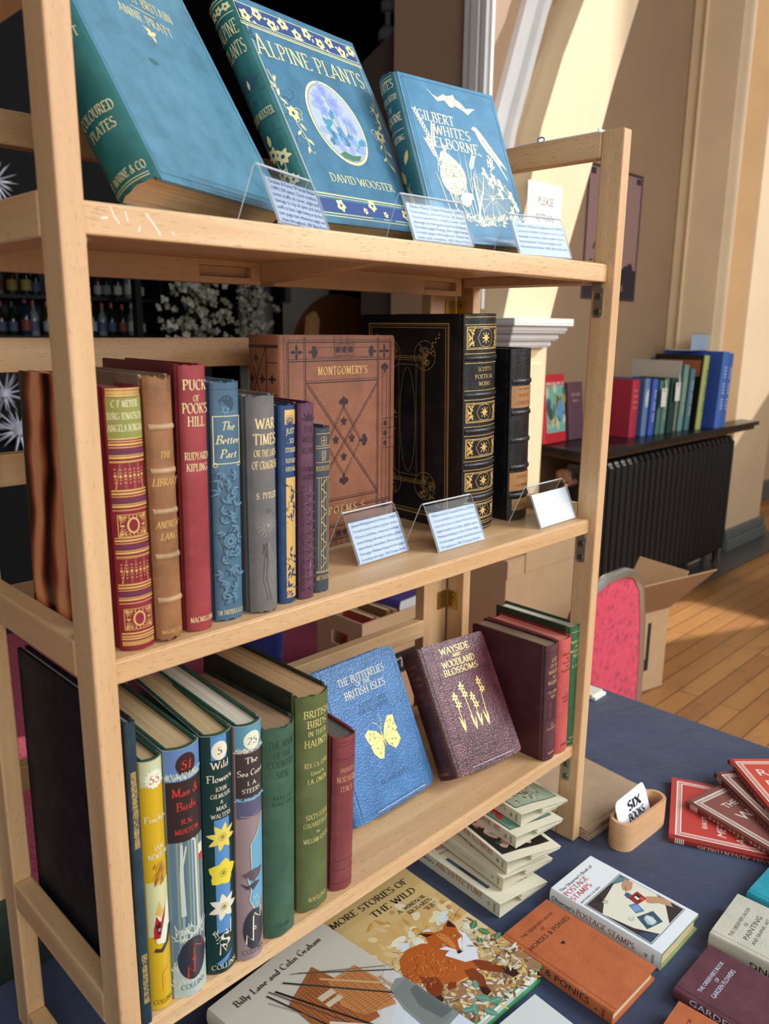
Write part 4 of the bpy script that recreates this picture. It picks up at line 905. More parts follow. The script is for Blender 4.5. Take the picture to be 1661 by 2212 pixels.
A.text('GILBERT', u(.315), w_(.728), w_(.060), CR, fit=u(.36), bold=1.2, rot=-.02); A.text("WHITE'S", u(.45), w_(.652), w_(.060), CR, fit=u(.36), bold=1.2, rot=-.01); A.text('SELBORNE,', u(.445), w_(.572), w_(.062), CR, fit=u(.53), bold=1.2, rot=-.01)
P([(.66, .735), (.685, .752), (.715, .75), (.75, .725), (.80, .67), (.85, .615), (.905, .555), (.945, .505), (.94, .5), (.89, .535), (.885, .51), (.93, .44), (.92, .435), (.86, .52), (.82, .565), (.77, .60), (.735, .64), (.71, .68), (.695, .72)], CR)
A.L = 2
for k in range(6): A.rib([(u(.735 + k * .022), w_(.70 - k * .025)), (u(.765 + k * .022), w_(.66 - k * .025))], .0004, DB)
A.ell(u(.692), w_(.738), .0006, .0006, DB, 8); A.L = 1
for k in range(16): A.rib([(u(.74 + random.random() * .08), w_(.585 - random.random() * .09)), (u(.74 + random.random() * .09), w_(.56 - random.random() * .09))], .0012, CR)
def ear(x0, y0, x1, y1, n=8):
    an = math.atan2(w_(y1 - y0), u(x1 - x0))
    for k in range(n):
        t = k / (n - 1); x, y = u(x0 + (x1 - x0) * t), w_(y0 + (y1 - y0) * t)
        for s in (-.55, .55): A.leaf(x, y, an + s, .0062, .0024, CR)
ear(.20, .63, .128, .775); ear(.215, .57, .262, .70); ear(.225, .51, .172, .60, 6); ear(.285, .46, .325, .575, 6); ear(.545, .47, .60, .545, 6)
for pts, wd in ((((.20, .63), (.235, .52), (.31, .33), (.40, .16)), .0011), (((.215, .57), (.24, .42), (.30, .2), (.33, .16)), .001), (((.285, .46), (.30, .36), (.33, .24)), .0009), (((.545, .47), (.53, .40)), .0009), (((.225, .51), (.26, .36), (.32, .16)), .001)): A.rib([(u(a), w_(b)) for a, b in pts], wd, CR)
for x0, x1, y1 in ((.24, .18, .42), (.30, .36, .56), (.44, .46, .57), (.50, .52, .58), (.47, .45, .50), (.57, .60, .53)): A.rib([(u(x0), w_(.16)), (u((x0 + x1) / 2 - .01), w_(.36)), (u(x1), w_(y1))], [.0012, .001, .0003], CR)
for x0, pts in ((0, ((.52, .15), (.545, .28), (.55, .40), (.575, .46))), (1, ((.50, .15), (.55, .24), (.62, .34), (.665, .44)))): A.rib([(u(a), w_(b)) for a, b in pts], [.0022, .003, .0022, .0004], CR)
A.L = 2; A.ell(u(.345), w_(.40), u(.125), w_(.115), CR, 30, -.5); A.L = 3
NE = flat((120, 140, 120), .5)
for k in range(110):
    a, q = random.uniform(0, 6.28), random.random() ** .5; x, y = u(.345) + u(.115) * q * cos(a), w_(.40) + w_(.108) * q * sin(a)
    A.scroll(x, y, random.uniform(0, 6.28), .006, NE, .0004, random.choice((-1, 1)))
A.L = 4
P([(.245, .50), (.27, .545), (.315, .555), (.36, .535), (.42, .50), (.44, .48), (.41, .47), (.385, .475), (.33, .47), (.29, .48), (.27, .475)], CR); P([(.36, .275), (.40, .31), (.45, .315), (.495, .31), (.50, .265), (.48, .275), (.46, .245), (.41, .22), (.365, .235)], CR)
A.rib([(u(.25), w_(.50)), (u(.215), w_(.46)), (u(.205), w_(.42))], .001, CR); A.rib([(u(.495), w_(.31)), (u(.52), w_(.36)), (u(.515), w_(.41))], .001, CR); A.L = 5
for k in range(10): A.rib([(u(.27 + k * .012), w_(.53 - k * .004)), (u(.275 + k * .012), w_(.50 - k * .004))], .0003, NE)
A.L = 2; cx, cy = u(.705), w_(.30)
sp = [(cx + cos(a) * .030 * q, cy + sin(a) * .030 * q) for a, q in ((.1, 1.1), (.6, 1.15), (1.15, 1.1), (1.65, 1.1), (2.2, 1.15), (2.75, 1.0), (3.3, .95), (3.85, .95), (4.4, 1.0), (5.0, 1.0), (5.6, 1.05))]
for x, y in sp: A.rib([(cx, cy), (x, y)], .0005, CR)
for k in range(3, 15):
    t = k / 15; pts = [(cx + (x - cx) * t, cy + (y - cy) * t) for x, y in sp]; A.rib(pts + [pts[0]], .0003, CR)
A.ell(cx, cy, .0022, .0026, CR, 10)
for a in (.4, 1, 2, 2.7, 3.6, 4.3, 5.3, 5.9): A.rib([(cx, cy), (cx + .005 * cos(a), cy + .004 * sin(a) + .001), (cx + .0068 * cos(a), cy + .006 * sin(a) - .0012)], .0005, CR)
for x, y in ((.70, .46), (.78, .43), (.74, .40), (.84, .40), (.82, .34), (.93, .33), (.96, .27), (.91, .23)):
    for k in range(3): A.leaf(u(x), w_(y), 2.2 + k * 1.2, .0085, .005, CR)
for pts in (((.75, .48), (.80, .41), (.88, .34), (.93, .26), (.95, .15)), ((.93, .36), (.935, .28), (.94, .15)), ((.89, .38), (.90, .33), (.94, .30)), ((.88, .15), (.90, .25))): A.rib([(u(a), w_(b)) for a, b in pts], .001, CR)
for k in range(120):
    x = random.uniform(.30, .97); y = .155 + .02 * sin(x * 9); A.leaf(u(x), w_(y + random.gauss(0, .014)), random.uniform(.2, 2.9), random.uniform(.004, .012), .0011, CR)
for k in range(26): A.leaf(u(random.uniform(.38, .95)), w_(.135 + random.gauss(0, .01)), random.uniform(-.4, .4) + random.choice((0, pi)), .008, .002, CR)
S = Art()
for t, v, h, f in (("WHITE'S", .905, .0088, .021), ('NATURAL HISTORY', .835, .0062, .0225), ('OF', .775, .005, .005), ('SELBORNE', .71, .0088, .022), ('HARTING', .60, .006, .018)): S.text(t, T / 2, v * H, h, CREAM, fit=f)
for v in (.97, .955, .66): S.rect(.002, v * H, T - .002, v * H + .0005, CREAM, 8)
S.leaf(T * .6, H * .46, 1.2, .016, .005, GOLD); S.leaf(T * .4, H * .36, 1.9, .02, .009, GOLD)
for k in range(20): S.rib([(T * (.35 + .3 * random.random()), H * (.16 + .2 * random.random())), (T * (.35 + .3 * random.random()), H * (.10 + .2 * random.random()))], .0006, GOLD)
book('blue cloth book stamped with a bat and a spider web, right on the top shelf', M, W, H, T, cloth((52, 124, 162), .40, .06), cloth((18, 84, 96), .45, .15), pages((200, 176, 136)), A, S, rag=.002, bulge=.2)  # lighter blue cover includes the sheen of the window, the spine does not
easel('clear acrylic easel holding the bat and spider web book', M, W, T, .004)
# ------------------------------------------------------------------ middle shelf
def rules(S, T, H, vs, m, w=.0006, x0=.0012):
    for v in vs: S.rect(x0, v * H, T - x0, v * H + w, m, 10)
# red and gold spine
W, H, T = .13, .194, .0270; S = SArt(); PUR = flat((96, 40, 70), .5); OLV = flat((136, 138, 66), .55)
S.rect(.001, .815 * H, T - .001, .963 * H, OLV, 12); S.L = 1
for k in range(26): S.rect(.0015 + k * (T - .003) / 26, .972 * H, .0018 + k * (T - .003) / 26 + .0003, .987 * H, GOLD)
rules(S, T, H, (.966, .99, .812), GOLD, .0009)
for t, v, f in (('C F MEYER', .925, .019), ('JURG JENATSCH', .881, .0245), ('ANGELA BORGIA', .838, .0245)): S.text(t, T / 2, v * H, .0062, CREAM, fit=f)
def bandset(v):
    for d, w in ((0, .0007), (-.012, .0013), (-.021, .0006), (-.050, .0006), (-.060, .0013), (-.072, .0006)): S.rect(.001, (v + d) * H, T - .001, (v + d) * H + w, GOLD, 10)
    S.rect(.001, (v - .044) * H, T - .001, (v - .027) * H, PUR, 10)
for v in (.803, .622, .445, .262): bandset(v)
rules(S, T, H, (.068, .056, .046), GOLD, .0012)
for k in range(26): S.rect(.0015 + k * (T - .003) / 26, .022 * H, .0018 + k * (T - .003) / 26 + .0003, .040 * H, GOLD)
for v0, v1 in ((.63, .725), (.27, .365)):
    n = 4; xs = [T * (.14 + .72 * k / (2 * n - 2)) for k in range(2 * n - 1)]
    S.rib([(x, (v0 if k % 2 == 0 else v1) * H) for k, x in enumerate(xs)], .0006, GOLD); rules(S, T, H, (v0 - .004, v1 + .003), GOLD, .0004)
    for k, x in enumerate(xs):
        for q in range(5): S.ell(x, (v0 + (v1 - v0) * ((.24 + .13 * q) if k % 2 else (.26 + .13 * q))) * H, .0005 if q != 2 else .0009, .0005 if q != 2 else .0012, GOLD, 7)
for v0, v1 in ((.45, .535), (.085, .17)):
    S.frame(T * .12, v0 * H, T * .9, v1 * H, .0005, GOLD); c = ((v0 + v1) / 2) * H; S.ring(T * .51, c, T * .15, H * .027, .0013, GOLD, 20)
    for sx in (.16, .86):
        for sy in (v0 * H + .001, v1 * H - .001):
            dx = 1 if sx < .5 else -1; dy = 1 if sy < c else -1
            for q in (.25, .6, .95, 1.3): S.rib([(T * sx, sy), (T * sx + dx * .0042 * cos(q), sy + dy * .0052 * sin(q)), (T * sx + dx * .0062 * cos(q - .15 * dy), sy + dy * .0068 * sin(q - .15))], [.0007, .0005, .0002], GOLD)
        S.leaf(T * sx, c, 0 if sx < .5 else pi, .0036, .0016, GOLD)
    for k in range(7): S.leaf(T * (.22 + .095 * k), v1 * H - .0006, -pi / 2 + .5 * (k - 3) / 3, .0030, .0008, GOLD); S.leaf(T * (.22 + .095 * k), v0 * H + .0006, pi / 2 - .5 * (k - 3) / 3, .0030, .0008, GOLD)
RGD = flat((126, 26, 44), .5)
book('red and gold decorated spine with an olive title band, first on the middle shelf', pose('S', .0146, .0232, zM + .0002, -6.5, -.2), W, H, T, cloth((120, 28, 44), .5, .2), cloth((128, 24, 44), .45, .2), pages((190, 120, 110)), None, S, bulge=.22, rag=.001, group='upright books on the middle shelf')
# The Library, ribbed tan calf
W, H, T = .13, .201, .0229; S = SArt()
for t, v, h, f in (('THE', .70, .0062, .009), ('LIBRARY', .598, .0072, .021), ('ANDREW', .44, .0068, .019), ('LANG', .395, .0068, .014)): S.text(t, T * .55, v * H, h, GOLD, fit=f, shear=.22)
S.text('MACMILLAN', T / 2, .03 * H, .004, GOLD, fit=.016)
TANL = cloth((142, 96, 58), .5, .45, .6, 'leather', .18)
book('worn tan leather spine with raised bands, second on the middle shelf', pose('S', .0420, .0190, zM + .0006, -1.5, 0), W, H, T, cloth((120, 104, 84), .6, .3), TANL, pages((176, 150, 116)), None, S, bulge=.2, rag=.004, bands=[(.815, .005), (.655, .005), (.505, .005), (.335, .005), (.165, .005)], bandmat=cloth((170, 136, 100), .6, .8, .6, 'leather', .2), group='upright books on the middle shelf')
# Puck of Pook's Hill
W, H, T = .135, .208, .0226; S = SArt()
for t, v, h, f in (('PUCK', .905, .0098, .0195), ('OF', .866, .006, .005), ("POOK'S", .822, .0098, .021), ('HILL', .775, .0098, .0145), ('RUDYARD', .655, .0075, .020), ('KIPLING', .613, .0075, .018), ('MACMILLAN', .035, .0055, .0195)): S.text(t, T * .53, v * H, h, GI, fit=f)
book('tall red cloth book on Pook hill, third on the middle shelf', pose('S', .0700, .0216, zM + .0003, -3.3, .7), W, H, T, cloth((96, 26, 34), .55, .2), cloth((146, 50, 54), .55, .35), pages((150, 60, 60)), None, S, bulge=.16, rag=.0015, group='upright books on the middle shelf')
# The Better Part: embossed blue
W, H, T = .13, .1946, .0258; S = SArt(); EMB = flat((40, 66, 86), .5); EML = flat((92, 128, 150), .5)
S.rect(.001, .965 * H, T - .001, .965 * H + .0004, EMB, 8)
for k in range(2):
    for i in range(9): S.scroll(T * .5, .91 * H, .35 * i - .2, .012, EMB, .0011, 1 if i % 2 else -1)
    S.leaf(T * .5, .87 * H, 1.3, .014, .006, EMB)
S.flower(T * .45, .885 * H, .004, EML, 6, EMB)
S.frame(.0012, .668 * H, T - .0012, .862 * H, .0006, GI, 8)
for t, v, f in (('The', .80, .012), ('Better', .745, .021), ('Part', .688, .015)): S.text(t, T * .52, v * H, .0088, GI, fit=f, shear=.25)
S.ring(.0026, .665 * H, .0016, .0016, .0005, GI, 12); S.ring(T - .0026, .665 * H, .0016, .0016, .0005, GI, 12)
random.seed(11)
S.rib([(T * (.5 + .22 * sin(t * .62)), H * (.09 + t * .03)) for t in range(19)], .0012, EMB)
S.rib([(T * (.5 + .22 * sin(t * .62)) + .0007, H * (.09 + t * .03)) for t in range(19)], .0006, EML)
for i in range(34):
    v = .09 + .56 * i / 34; x = T * (.5 + .3 * sin(i * 2.4)); a = random.uniform(0, 6.28)
    for q in (-.8, 0, .8): S.leaf(x, v * H, a + q, .0078, .0034, EMB)
    S.L = 1
    for q in (-.8, 0, .8): S.leaf(x + .0005, v * H + .0004, a + q, .0066, .0022, EML)
    S.L = 2; S.rib([(x, v * H), (x + .006 * cos(a), v * H + .006 * sin(a))], .0004, EMB); S.L = 0
S.L = 3; S.flower(T * .52, .345 * H, .0062, EML, 9, EMB, .8); S.ring(T * .52, .345 * H, .0064, .0072, .0008, EMB, 18); S.ring(T * .52, .345 * H, .0038, .0042, .0006, EMB, 14)
S.text('S.W. PARTRIDGE & CO', T * .5, .026 * H, .0052, GI, fit=.023)
book('steel blue book with embossed leaf scrolls, fourth on the middle shelf', pose('S', .0988, .0252, zM + .0003, -4.5, .6), W, H, T, cloth((60, 94, 116), .5, .15), cloth((66, 100, 122), .48, .15), pages((190, 176, 150)), None, S, bulge=.12, rag=.002, group='upright books on the middle shelf')
# War Times
W, H, T = .13, .1827, .0275; S = SArt(); GK = flat((70, 66, 62), .6); GL = flat((150, 146, 140), .6)
for t, v, h, f, sh in (('WAR', .845, .0112, .019, .03), ('TIMES', .775, .0115, .0225, 0), ('OR THE LADS', .725, .0072, .022, .05), ('OF CRAIGROSS', .668, .0085, .0245, 0), ('S. TYTLER', .535, .0065, .020, .15)): S.text(t, T * .55, v * H, h, flat((232, 208, 150), .5), 'serif', fit=f, shear=sh, bold=1.25)
for k in range(16): S.rib([(T * .55, .415 * H), (T * .55 + .0095 * cos(k * .393), .415 * H + .0105 * sin(k * .393)), (T * .55 + .011 * cos(k * .393 + .15), .415 * H + .0105 * sin(k * .393 + .15)), (T * .55, .415 * H)], .0004, GL)
S.ring(T * .55, .415 * H, .0022, .0025, .0005, GK)
for d in (-.003, 0, .003, .006): S.rib([(T * .5 + d * .3, .40 * H - .012), (T * .5 + d, .25 * H), (T * .45 + d, .16 * H), (T * .62 + d, .06 * H)], .0005, GK if d < .002 else GL)
S.rib([(T * .35, .28 * H), (T * .38, .33 * H), (T * .5, .25 * H)], .0006, GK)
for k in range(3): S.rib([(T * .5 + .002 * k, .49 * H), (T * .5 + .002 * k, .47 * H)], .0004, GK)
book('faded grey cloth book with hand-drawn lettering, fifth on the middle shelf', pose('S', .1305, .0212, zM + .0003, -3.6, .2), W, H, T, cloth((96, 94, 92), .7, .3), cloth((104, 102, 100), .7, .3), pages((170, 150, 120)), None, S, bulge=.22, rag=.0025, group='upright books on the middle shelf')
# Just So Stories
W, H, T = .13, .1728, .0178; S = SArt()
S.rect(.005, .905 * H, T - .0012, .975 * H, GOLD, 6); S.L = 1; NB = flat((26, 54, 92), .5)
for k in range(12): S.rib([(T * .58, .905 * H), (T * .58 + .005 * cos(k * .52), .925 * H + .005 * sin(k * .52))], .0005, NB)
S.ring(T * .58, .918 * H, .003, .003, .0006, NB)
for t, v, h, f in (('JUST', .855, .0066, .0095), ('. SO', .81, .0058, .008), ('STORIES', .765, .0058, .0115), ('RUDYARD', .713, .0056, .0108), ('KIPLING', .672, .0056, .0108)): S.text(t, T * .62, v * H, h, GI, 'sans', fit=f)
S.rect(.0058, .03 * H, T - .0012, .645 * H, GOLD, 6)
for i in range(34):
    S.leaf(T * (.42 + .42 * random.random()), (.05 + .57 * i / 34) * H, random.uniform(0, 6.28), .006, .0022, NB); S.scroll(T * (.45 + .3 * random.random()), (.05 + .57 * i / 34) * H, random.uniform(0, 6), .01, NB, .0006)
book('navy book with a gilded spine panel of just so tales, sixth on the middle shelf', pose('S', .1628, .0236, zM + .0003, -1.0, .7), W, H, T, cloth((22, 44, 80), .5, .1), cloth((30, 62, 104), .45, .1), pages((190, 180, 160)), None, S, bulge=.14, rag=.0012, group='upright books on the middle shelf')
# The Well-Beloved
W, H, T = .13, .1736, .0175; S = SArt(); PK = flat((52, 24, 40), .5); PL = flat((128, 88, 108), .5)
for t, v, h, f in (('THE', .85, .007, .010), ('WELL', .80, .007, .013), ('BELOVED', .745, .007, .0145), ('THOMAS', .655, .006, .0145), ('HARDY', .615, .006, .0125)): S.text(t, T * .55, v * H, h, PK, fit=f)
for k in range(5): S.leaf(T * .55, .91 * H, .3 + k * .63, .0085, .002, PK)
for i in range(11):
    v = .05 + i * .048
    for s in (1, -1):
        S.scroll(T * .62, v * H, pi / 2 + s * .9, .013, PK, .0007, s); S.scroll(T * .62 + .0004, v * H, pi / 2 + s * .6, .012, PL, .0005, s)
    S.leaf(T * .62, (v + .01) * H, pi / 2, .009, .0026, PL)
S.rib([(T * .62, .04 * H), (T * .62, .58 * H)], .0008, PK); S.rib([(T * .14, .04 * H), (T * .14, .60 * H)], .0006, PK)
for i in range(22): S.scroll(T * .16, (.05 + i * .025) * H, .6, .006, PK, .0005)
book('plum purple book with blind-stamped scrolls, seventh on the middle shelf', pose('S', .1825, .0219, zM + .0003, -3.0, .6), W, H, T, cloth((70, 26, 48), .5, .15), cloth((88, 48, 70), .5, .15), pages((120, 60, 70)), None, S, bulge=.14, rag=.0012, group='upright books on the middle shelf')
# Bookplates
W, H, T = .115, .1512, .0180; S = SArt(); DG = flat((198, 170, 112), .5)
rules(S, T, H, (.957, .886, .873, .79, .70, .13, .123), DG, .0005)
for (x, y) in ((.42, .93), (.58, .93), (.42, .908), (.58, .908)): S.ring(T * x, y * H, .0017, .0017, .0004, DG, 14)
S.text('BOOKPLATES', T * .5, .738 * H, .0056, DG, fit=.0155); S.text('METHUEN', T * .5, .075 * H, .0052, DG, fit=.0145)
for x in (.2, .32, .7, .82): S.rect(T * x, .13 * H, T * x + .0004, .70 * H, DG)
S.rib([(T * .5, .13 * H), (T * .5, .69 * H)], .0004, DG)
for i in range(11): S.rib([(T * .5 + .003 * (1 if i % 2 else -1), (.15 + i * .05) * H), (T * .5 - .003 * (1 if i % 2 else -1), (.19 + i * .05) * H)], .0008, DG)
for i in range(3): S.rib([(T * .4 + .0015 * i, .80 * H), (T * .5 + .002 * (i - 1), .86 * H)], .0006, DG)
book('small dark slate book on bookplates, last of the upright row on the middle shelf', pose('S', .2040, .0261, zM + .0003, -.1, .8), W, H, T, cloth((46, 56, 66), .55, .25), cloth((54, 64, 72), .55, .4), pages((180, 160, 130)), None, S, bulge=.12, rag=.0025, group='upright books on the middle shelf')
# Montgomery's Poems, brown leather, cover outward
W, H, T = .1668, .2273, .0491; A = Art(); IK = flat((48, 26, 28), .45); MX = lambda a: a * W; MY = lambda b: b * H
def dl(a, b, w=.0011):
    A.rib([(MX(a[0]), MY(a[1])), (MX(b[0]), MY(b[1]))], w, IK); dx, dy = MX(b[0] - a[0]), MY(b[1] - a[1]); l = math.hypot(dx, dy)
    A.rib([(MX(a[0]) - dy / l * .0022, MY(a[1]) + dx / l * .0022), (MX(b[0]) - dy / l * .0022, MY(b[1]) + dx / l * .0022)], w * .55, IK)
for y in (.968, .885, .787, .225, .178, .095, .03): dl((.07 if y > .8 or y < .2 else .2, y), (.965 if y > .8 or y < .2 else .845, y))
for x in (.07, .205, .965, .845): dl((x, .03), (x, .97 if x in (.07, .965) else .99))
A.rib([(MX(.885), MY(.12)), (MX(.885), MY(.86))], .0006, IK); A.rib([(MX(.925), MY(.12)), (MX(.925), MY(.86))], .0006, IK)
dl((.215, .78), (.838, .23)); dl((.838, .78), (.215, .23))
cx, cy = .525, .505
for a, b in (((.525, .665), (.672, .50)), ((.672, .50), (.525, .345)), ((.525, .345), (.378, .50)), ((.378, .50), (.525, .665))): dl(a, b, .0008)
def lys(x, y, s, rot=0.0):
    x, y = MX(x), MY(y); A.leaf(x, y - s * .2 * cos(rot), pi / 2 + rot, s * 1.1, s * .5, IK)
    for q in (1, -1): A.leaf(x, y, pi / 2 + rot + q * .95, s * .85, s * .4, IK); A.leaf(x, y, -pi / 2 + rot + q * .7, s * .6, s * .32, IK)
    A.rect(x - s * .42, y - s * .07, x + s * .42, y + s * .07, IK)
def club(x, y, s, rot=0.0):
    X_, Y_ = MX(x), MY(y)
    for q in (-1.1, 0, 1.1): A.ell(X_ + s * .55 * cos(pi / 2 + rot + q), Y_ + s * .55 * sin(pi / 2 + rot + q), s * .42, s * .42, IK, 12)
    A.leaf(X_ + s * .3 * cos(pi / 2 + rot), Y_ + s * .3 * sin(pi / 2 + rot), -pi / 2 + rot, s * 1.2, s * .5, IK)
for x, y in ((.525, .595), (.455, .51), (.598, .51), (.525, .425)): lys(x, y, .0075)
club(.525, .685, .0075); club(.525, .325, .0075, pi); club(.70, .50, .0075, -pi / 2); club(.35, .50, .0075, pi / 2)
for x in (.135, .90): A.flower(MX(x), MY(.925), .0085, IK, 4, None, .42, 0)
for x in (.265, .79): club(x, .925, .007, -pi / 2 if x < .5 else pi / 2)
for x, y in ((.905, .84), (.905, .145)): club(x, y, .0065)
A.frame(MX(.30), MY(.90), MX(.76), MY(.945), .0005, IK); A.frame(MX(.445), MY(.905), MX(.615), MY(.962), .0006, IK)
for k in range(3):
    A.flower(MX(.475 + k * .056), MY(.935), .0048, IK, 8, None, .4, 0); A.flower(MX(.915), MY(.47 + k * .05), .004, IK, 8, None, .4, 0); A.rib([(MX(.445 + k * .057), MY(.905)), (MX(.445 + k * .057), H)], .0006, IK)
for k in range(4): A.rib([(MX(.89), MY(.445 + k * .05)), (W, MY(.445 + k * .05))], .0007, IK)
A.text("MONTGOMERY'S", MX(.525), MY(.822), MY(.036), GOLD, fit=MX(.44), sp=.1); A.text('POEMS', MX(.52), MY(.160), MY(.034), GOLD, fit=MX(.27), sp=.2)
A.rib([(MX(.715), MY(.195)), (MX(.68), MY(.183)), (MX(.715), MY(.173))], .0009, GOLD)
for x in (.45, .5, .55, .6): A.rib([(MX(x), 0), (MX(x), MY(.095))], .0006, IK)
for k in range(3): A.flower(MX(.475 + k * .056), MY(.06), .0048, IK, 8, None, .4, 0)
S = SArt(); rules(S, T, H, (.952, .945, .66, .648, .60, .588, .42, .40, .2, .18, .06), IK, .0013)
S.rect(T * .08, .66 * H, T * .09, .95 * H, IK); S.rect(T * .68, .66 * H, T * .69, .95 * H, IK); S.rect(T * .70, .66 * H, T * .71, .95 * H, IK)
S.rib([(T * .09, .66 * H), (T * .68, .945 * H)], .0009, IK); S.rib([(T * .68, .66 * H), (T * .09, .945 * H)], .0009, IK)
for x, y in ((.38, .90), (.38, .71), (.84, .81), (.2, .81), (.58, .81)): S.flower(T * x, y * H, .0048, IK, 4, None, .6, 0)
for y in (.88, .74): S.rect(T * .70, y * H, T - .002, y * H + .0008, IK, 4)
S.text("MONTGOMERY'S", T / 2, .612 * H, .006, GOLD, fit=.04); S.text('POEMS', T / 2, .5 * H, .006, GOLD, fit=.02)
MBR = cloth((136, 84, 58), .42, .2, 0.7, 'leather', .1)
book('brown leather book of poems standing cover outward, middle shelf centre', pose('C', .2502, .1815, zM + .0003, 1.4, .2), W, H, T, MBR, MBR, pages((196, 170, 120)), A, S, bulge=.1, corner=.004)
# Scott: black with gilt panels
W, H, T = .166, .2505, .0575; Bk = cloth((22, 22, 25), .3, .04, .8, 'leather', .2); A = Art()
A.frame(.010, .010, W - .022, H - .010, .0012, GOLD); A.frame(.0125, .0125, W - .0245, H - .0125, .0004, GOLD); A.frame(.0148, .0148, W - .0268, H - .0148, .0007, GOLD); A.frame(.0485, .048, W - .0605, H - .048, .0005, GOLD); A.frame(.0505, .050, W - .0625, H - .050, .0007, GOLD); A.frame(.0530, .0525, W - .065, H - .0525, .0004, GOLD)
A.frame(.062, .058, W - .074, H - .058, .0004, GOLD); A.ring((W - .012) / 2, H / 2, (W - .14) / 2, H / 2 - .062, .0004, GOLD, 50)
for k in range(90): A.rect(.0095, .012 + k * (H - .024) / 90, .0105, .0128 + k * (H - .024) / 90, GOLD); A.rect(W - .0225, .012 + k * (H - .024) / 90, W - .0215, .0128 + k * (H - .024) / 90, GOLD)
for sx in (0, 1):
    for sy in (0, 1):
        X_ = .044 if not sx else W - .056; Y_ = .043 if not sy else H - .043; dx = 1 if not sx else -1; dy = 1 if not sy else -1
        A.ring(X_ + dx * .004, Y_ + dy * .004, .017, .017, .0005, GOLD, 26)
        for q in range(12): A.scroll(X_ + dx * random.uniform(-.008, .012), Y_ + dy * random.uniform(-.008, .012), random.uniform(0, 6), .015, GOLD, .0005, random.choice((1, -1)))
        for q in range(7): A.ring(X_ + dx * random.uniform(-.01, .014), Y_ + dy * random.uniform(-.01, .014), .0028, .0028, .0005, GOLD, 12)
        for q in range(6): A.leaf(X_ - dx * (.006 + .0025 * q), Y_ - dy * (.006 + .0025 * q), math.atan2(-dy, -dx) + (.6 if q % 2 else -.6), .004, .0016, GOLD)
for q in range(8): A.scroll(.0505 + random.uniform(-.004, .004), H / 2 + random.uniform(-.012, .012), random.uniform(0, 6), .009, GOLD, .0005)
bands = [(.805, .006), (.640, .006), (.475, .006), (.315, .006), (.160, .006)]; S = SArt(); rules(S, T, H, (.985, .952, .008, .03, .04), GOLD, .0006)
def panel(v0, v1):
    y0, y1 = v0 * H, v1 * H; S.L = 0; S.frame(.003, y0, T - .003, y1, .0008, GOLD, 8); S.frame(.0045, y0 + .0016, T - .0045, y1 - .0016, .0004, GOLD, 8); cx, cy = T / 2, (y0 + y1) / 2
    for q in range(8): S.leaf(cx, cy, q * pi / 4, .0068 if q % 2 == 0 else .005, .0020, GOLD)
    for q in range(4): S.ell(cx + .0062 * cos(q * pi / 2 + .785), cy + .0062 * sin(q * pi / 2 + .785), .0009, .0009, GOLD, 7)
    S.rib([(cx - .0125, cy), (cx - .008, cy + (y1 - y0) * .34), (cx, cy + (y1 - y0) * .42), (cx + .008, cy + (y1 - y0) * .34), (cx + .0125, cy), (cx + .008, cy - (y1 - y0) * .34), (cx, cy - (y1 - y0) * .42), (cx - .008, cy - (y1 - y0) * .34), (cx - .0125, cy)], .0005, GOLD)
    for sx in (.0055, T - .0055):
        for sy, s in ((y0 + .003, 1), (y1 - .003, -1)):
            d = 1 if sx < cx else -1
            S.scroll(sx, sy, math.atan2(s, d), .018, GOLD, .0010, d * s); S.scroll(sx, sy, math.atan2(s, d) + .5, .014, GOLD, .0009, -d * s); S.scroll(sx, sy + s * .004, pi / 2 * s, .012, GOLD, .0009, -d * s); S.leaf(sx + d * .002, sy + s * .002, math.atan2(s, d), .006, .0028, GOLD)
            S.ell(sx + d * .0055, sy + s * .0015, .0011, .0011, GOLD, 7); S.ell(sx + d * .001, sy + s * .0075, .0011, .0011, GOLD, 7)
for v0, v1 in ((.845, .945), (.515, .605), (.352, .44), (.195, .282), (.055, .13)): panel(v0, v1)
S.L = 0
for t, v, f in (("SCOTT'S", .745, .023), ('POETICAL', .712, .031), ('WORKS', .68, .02)): S.text(t, T / 2, v * H, .0058, GOLD, fit=f, sp=.06)
for b, _ in bands: rules(S, T, H, (b + .020, b - .022), GOLD, .0006)
book('large black leather book with gilt spine panels standing at the middle shelf right', pose('S', .4715, .0748, zM + .0012, -1.6, -1.7), W, H, T, Bk, Bk, pages((170, 140, 80)), None, S, A, bulge=.14, bands=bands, bandmat=Bk, corner=.004, rag=.0006)
# Chaucer: black ribbed spine with tan labels
W, H, T = .155, .2117, .0395; S = SArt(); TL = flat((166, 118, 70), .55); TI = flat((96, 62, 32), .5)
for v0, v1 in ((.665, .79), (.175, .285), (.0, .0)):
    if v1 > 0: S.rect(.0015, v0 * H, T - .0015, v1 * H, TL, 10)
S.rect(.005, .055 * H, T - .0015, .125 * H, TL, 10); S.L = 1
for t, v, h, f in (('THE COMPLETE', .765, .0032, .02), ('WORKS OF', .725, .005, .018), ('CHAUCER', .68, .006, .024), ('EDITED BY', .245, .005, .018), ('F N ROBINSON', .195, .005, .024)): S.text(t, T / 2, v * H, h, TI, fit=f)
S.marks(T / 2, .08 * H, .004, TI, .014, 0, 6); rules(S, T, H, (.975, .018), flat((60, 60, 62), .4), .0005)
book('black leather spine with raised bands and tan labels beside the gilt black book', pose('S', .5610, .0745, zM + .0012, -3.0, -1.9), W, H, T, Bk, Bk, pages((180, 160, 120)), None, S, None, bulge=.16, bands=[(.815, .007), (.635, .007), (.475, .007), (.315, .007), (.145, .007)], bandmat=Bk, corner=.003)
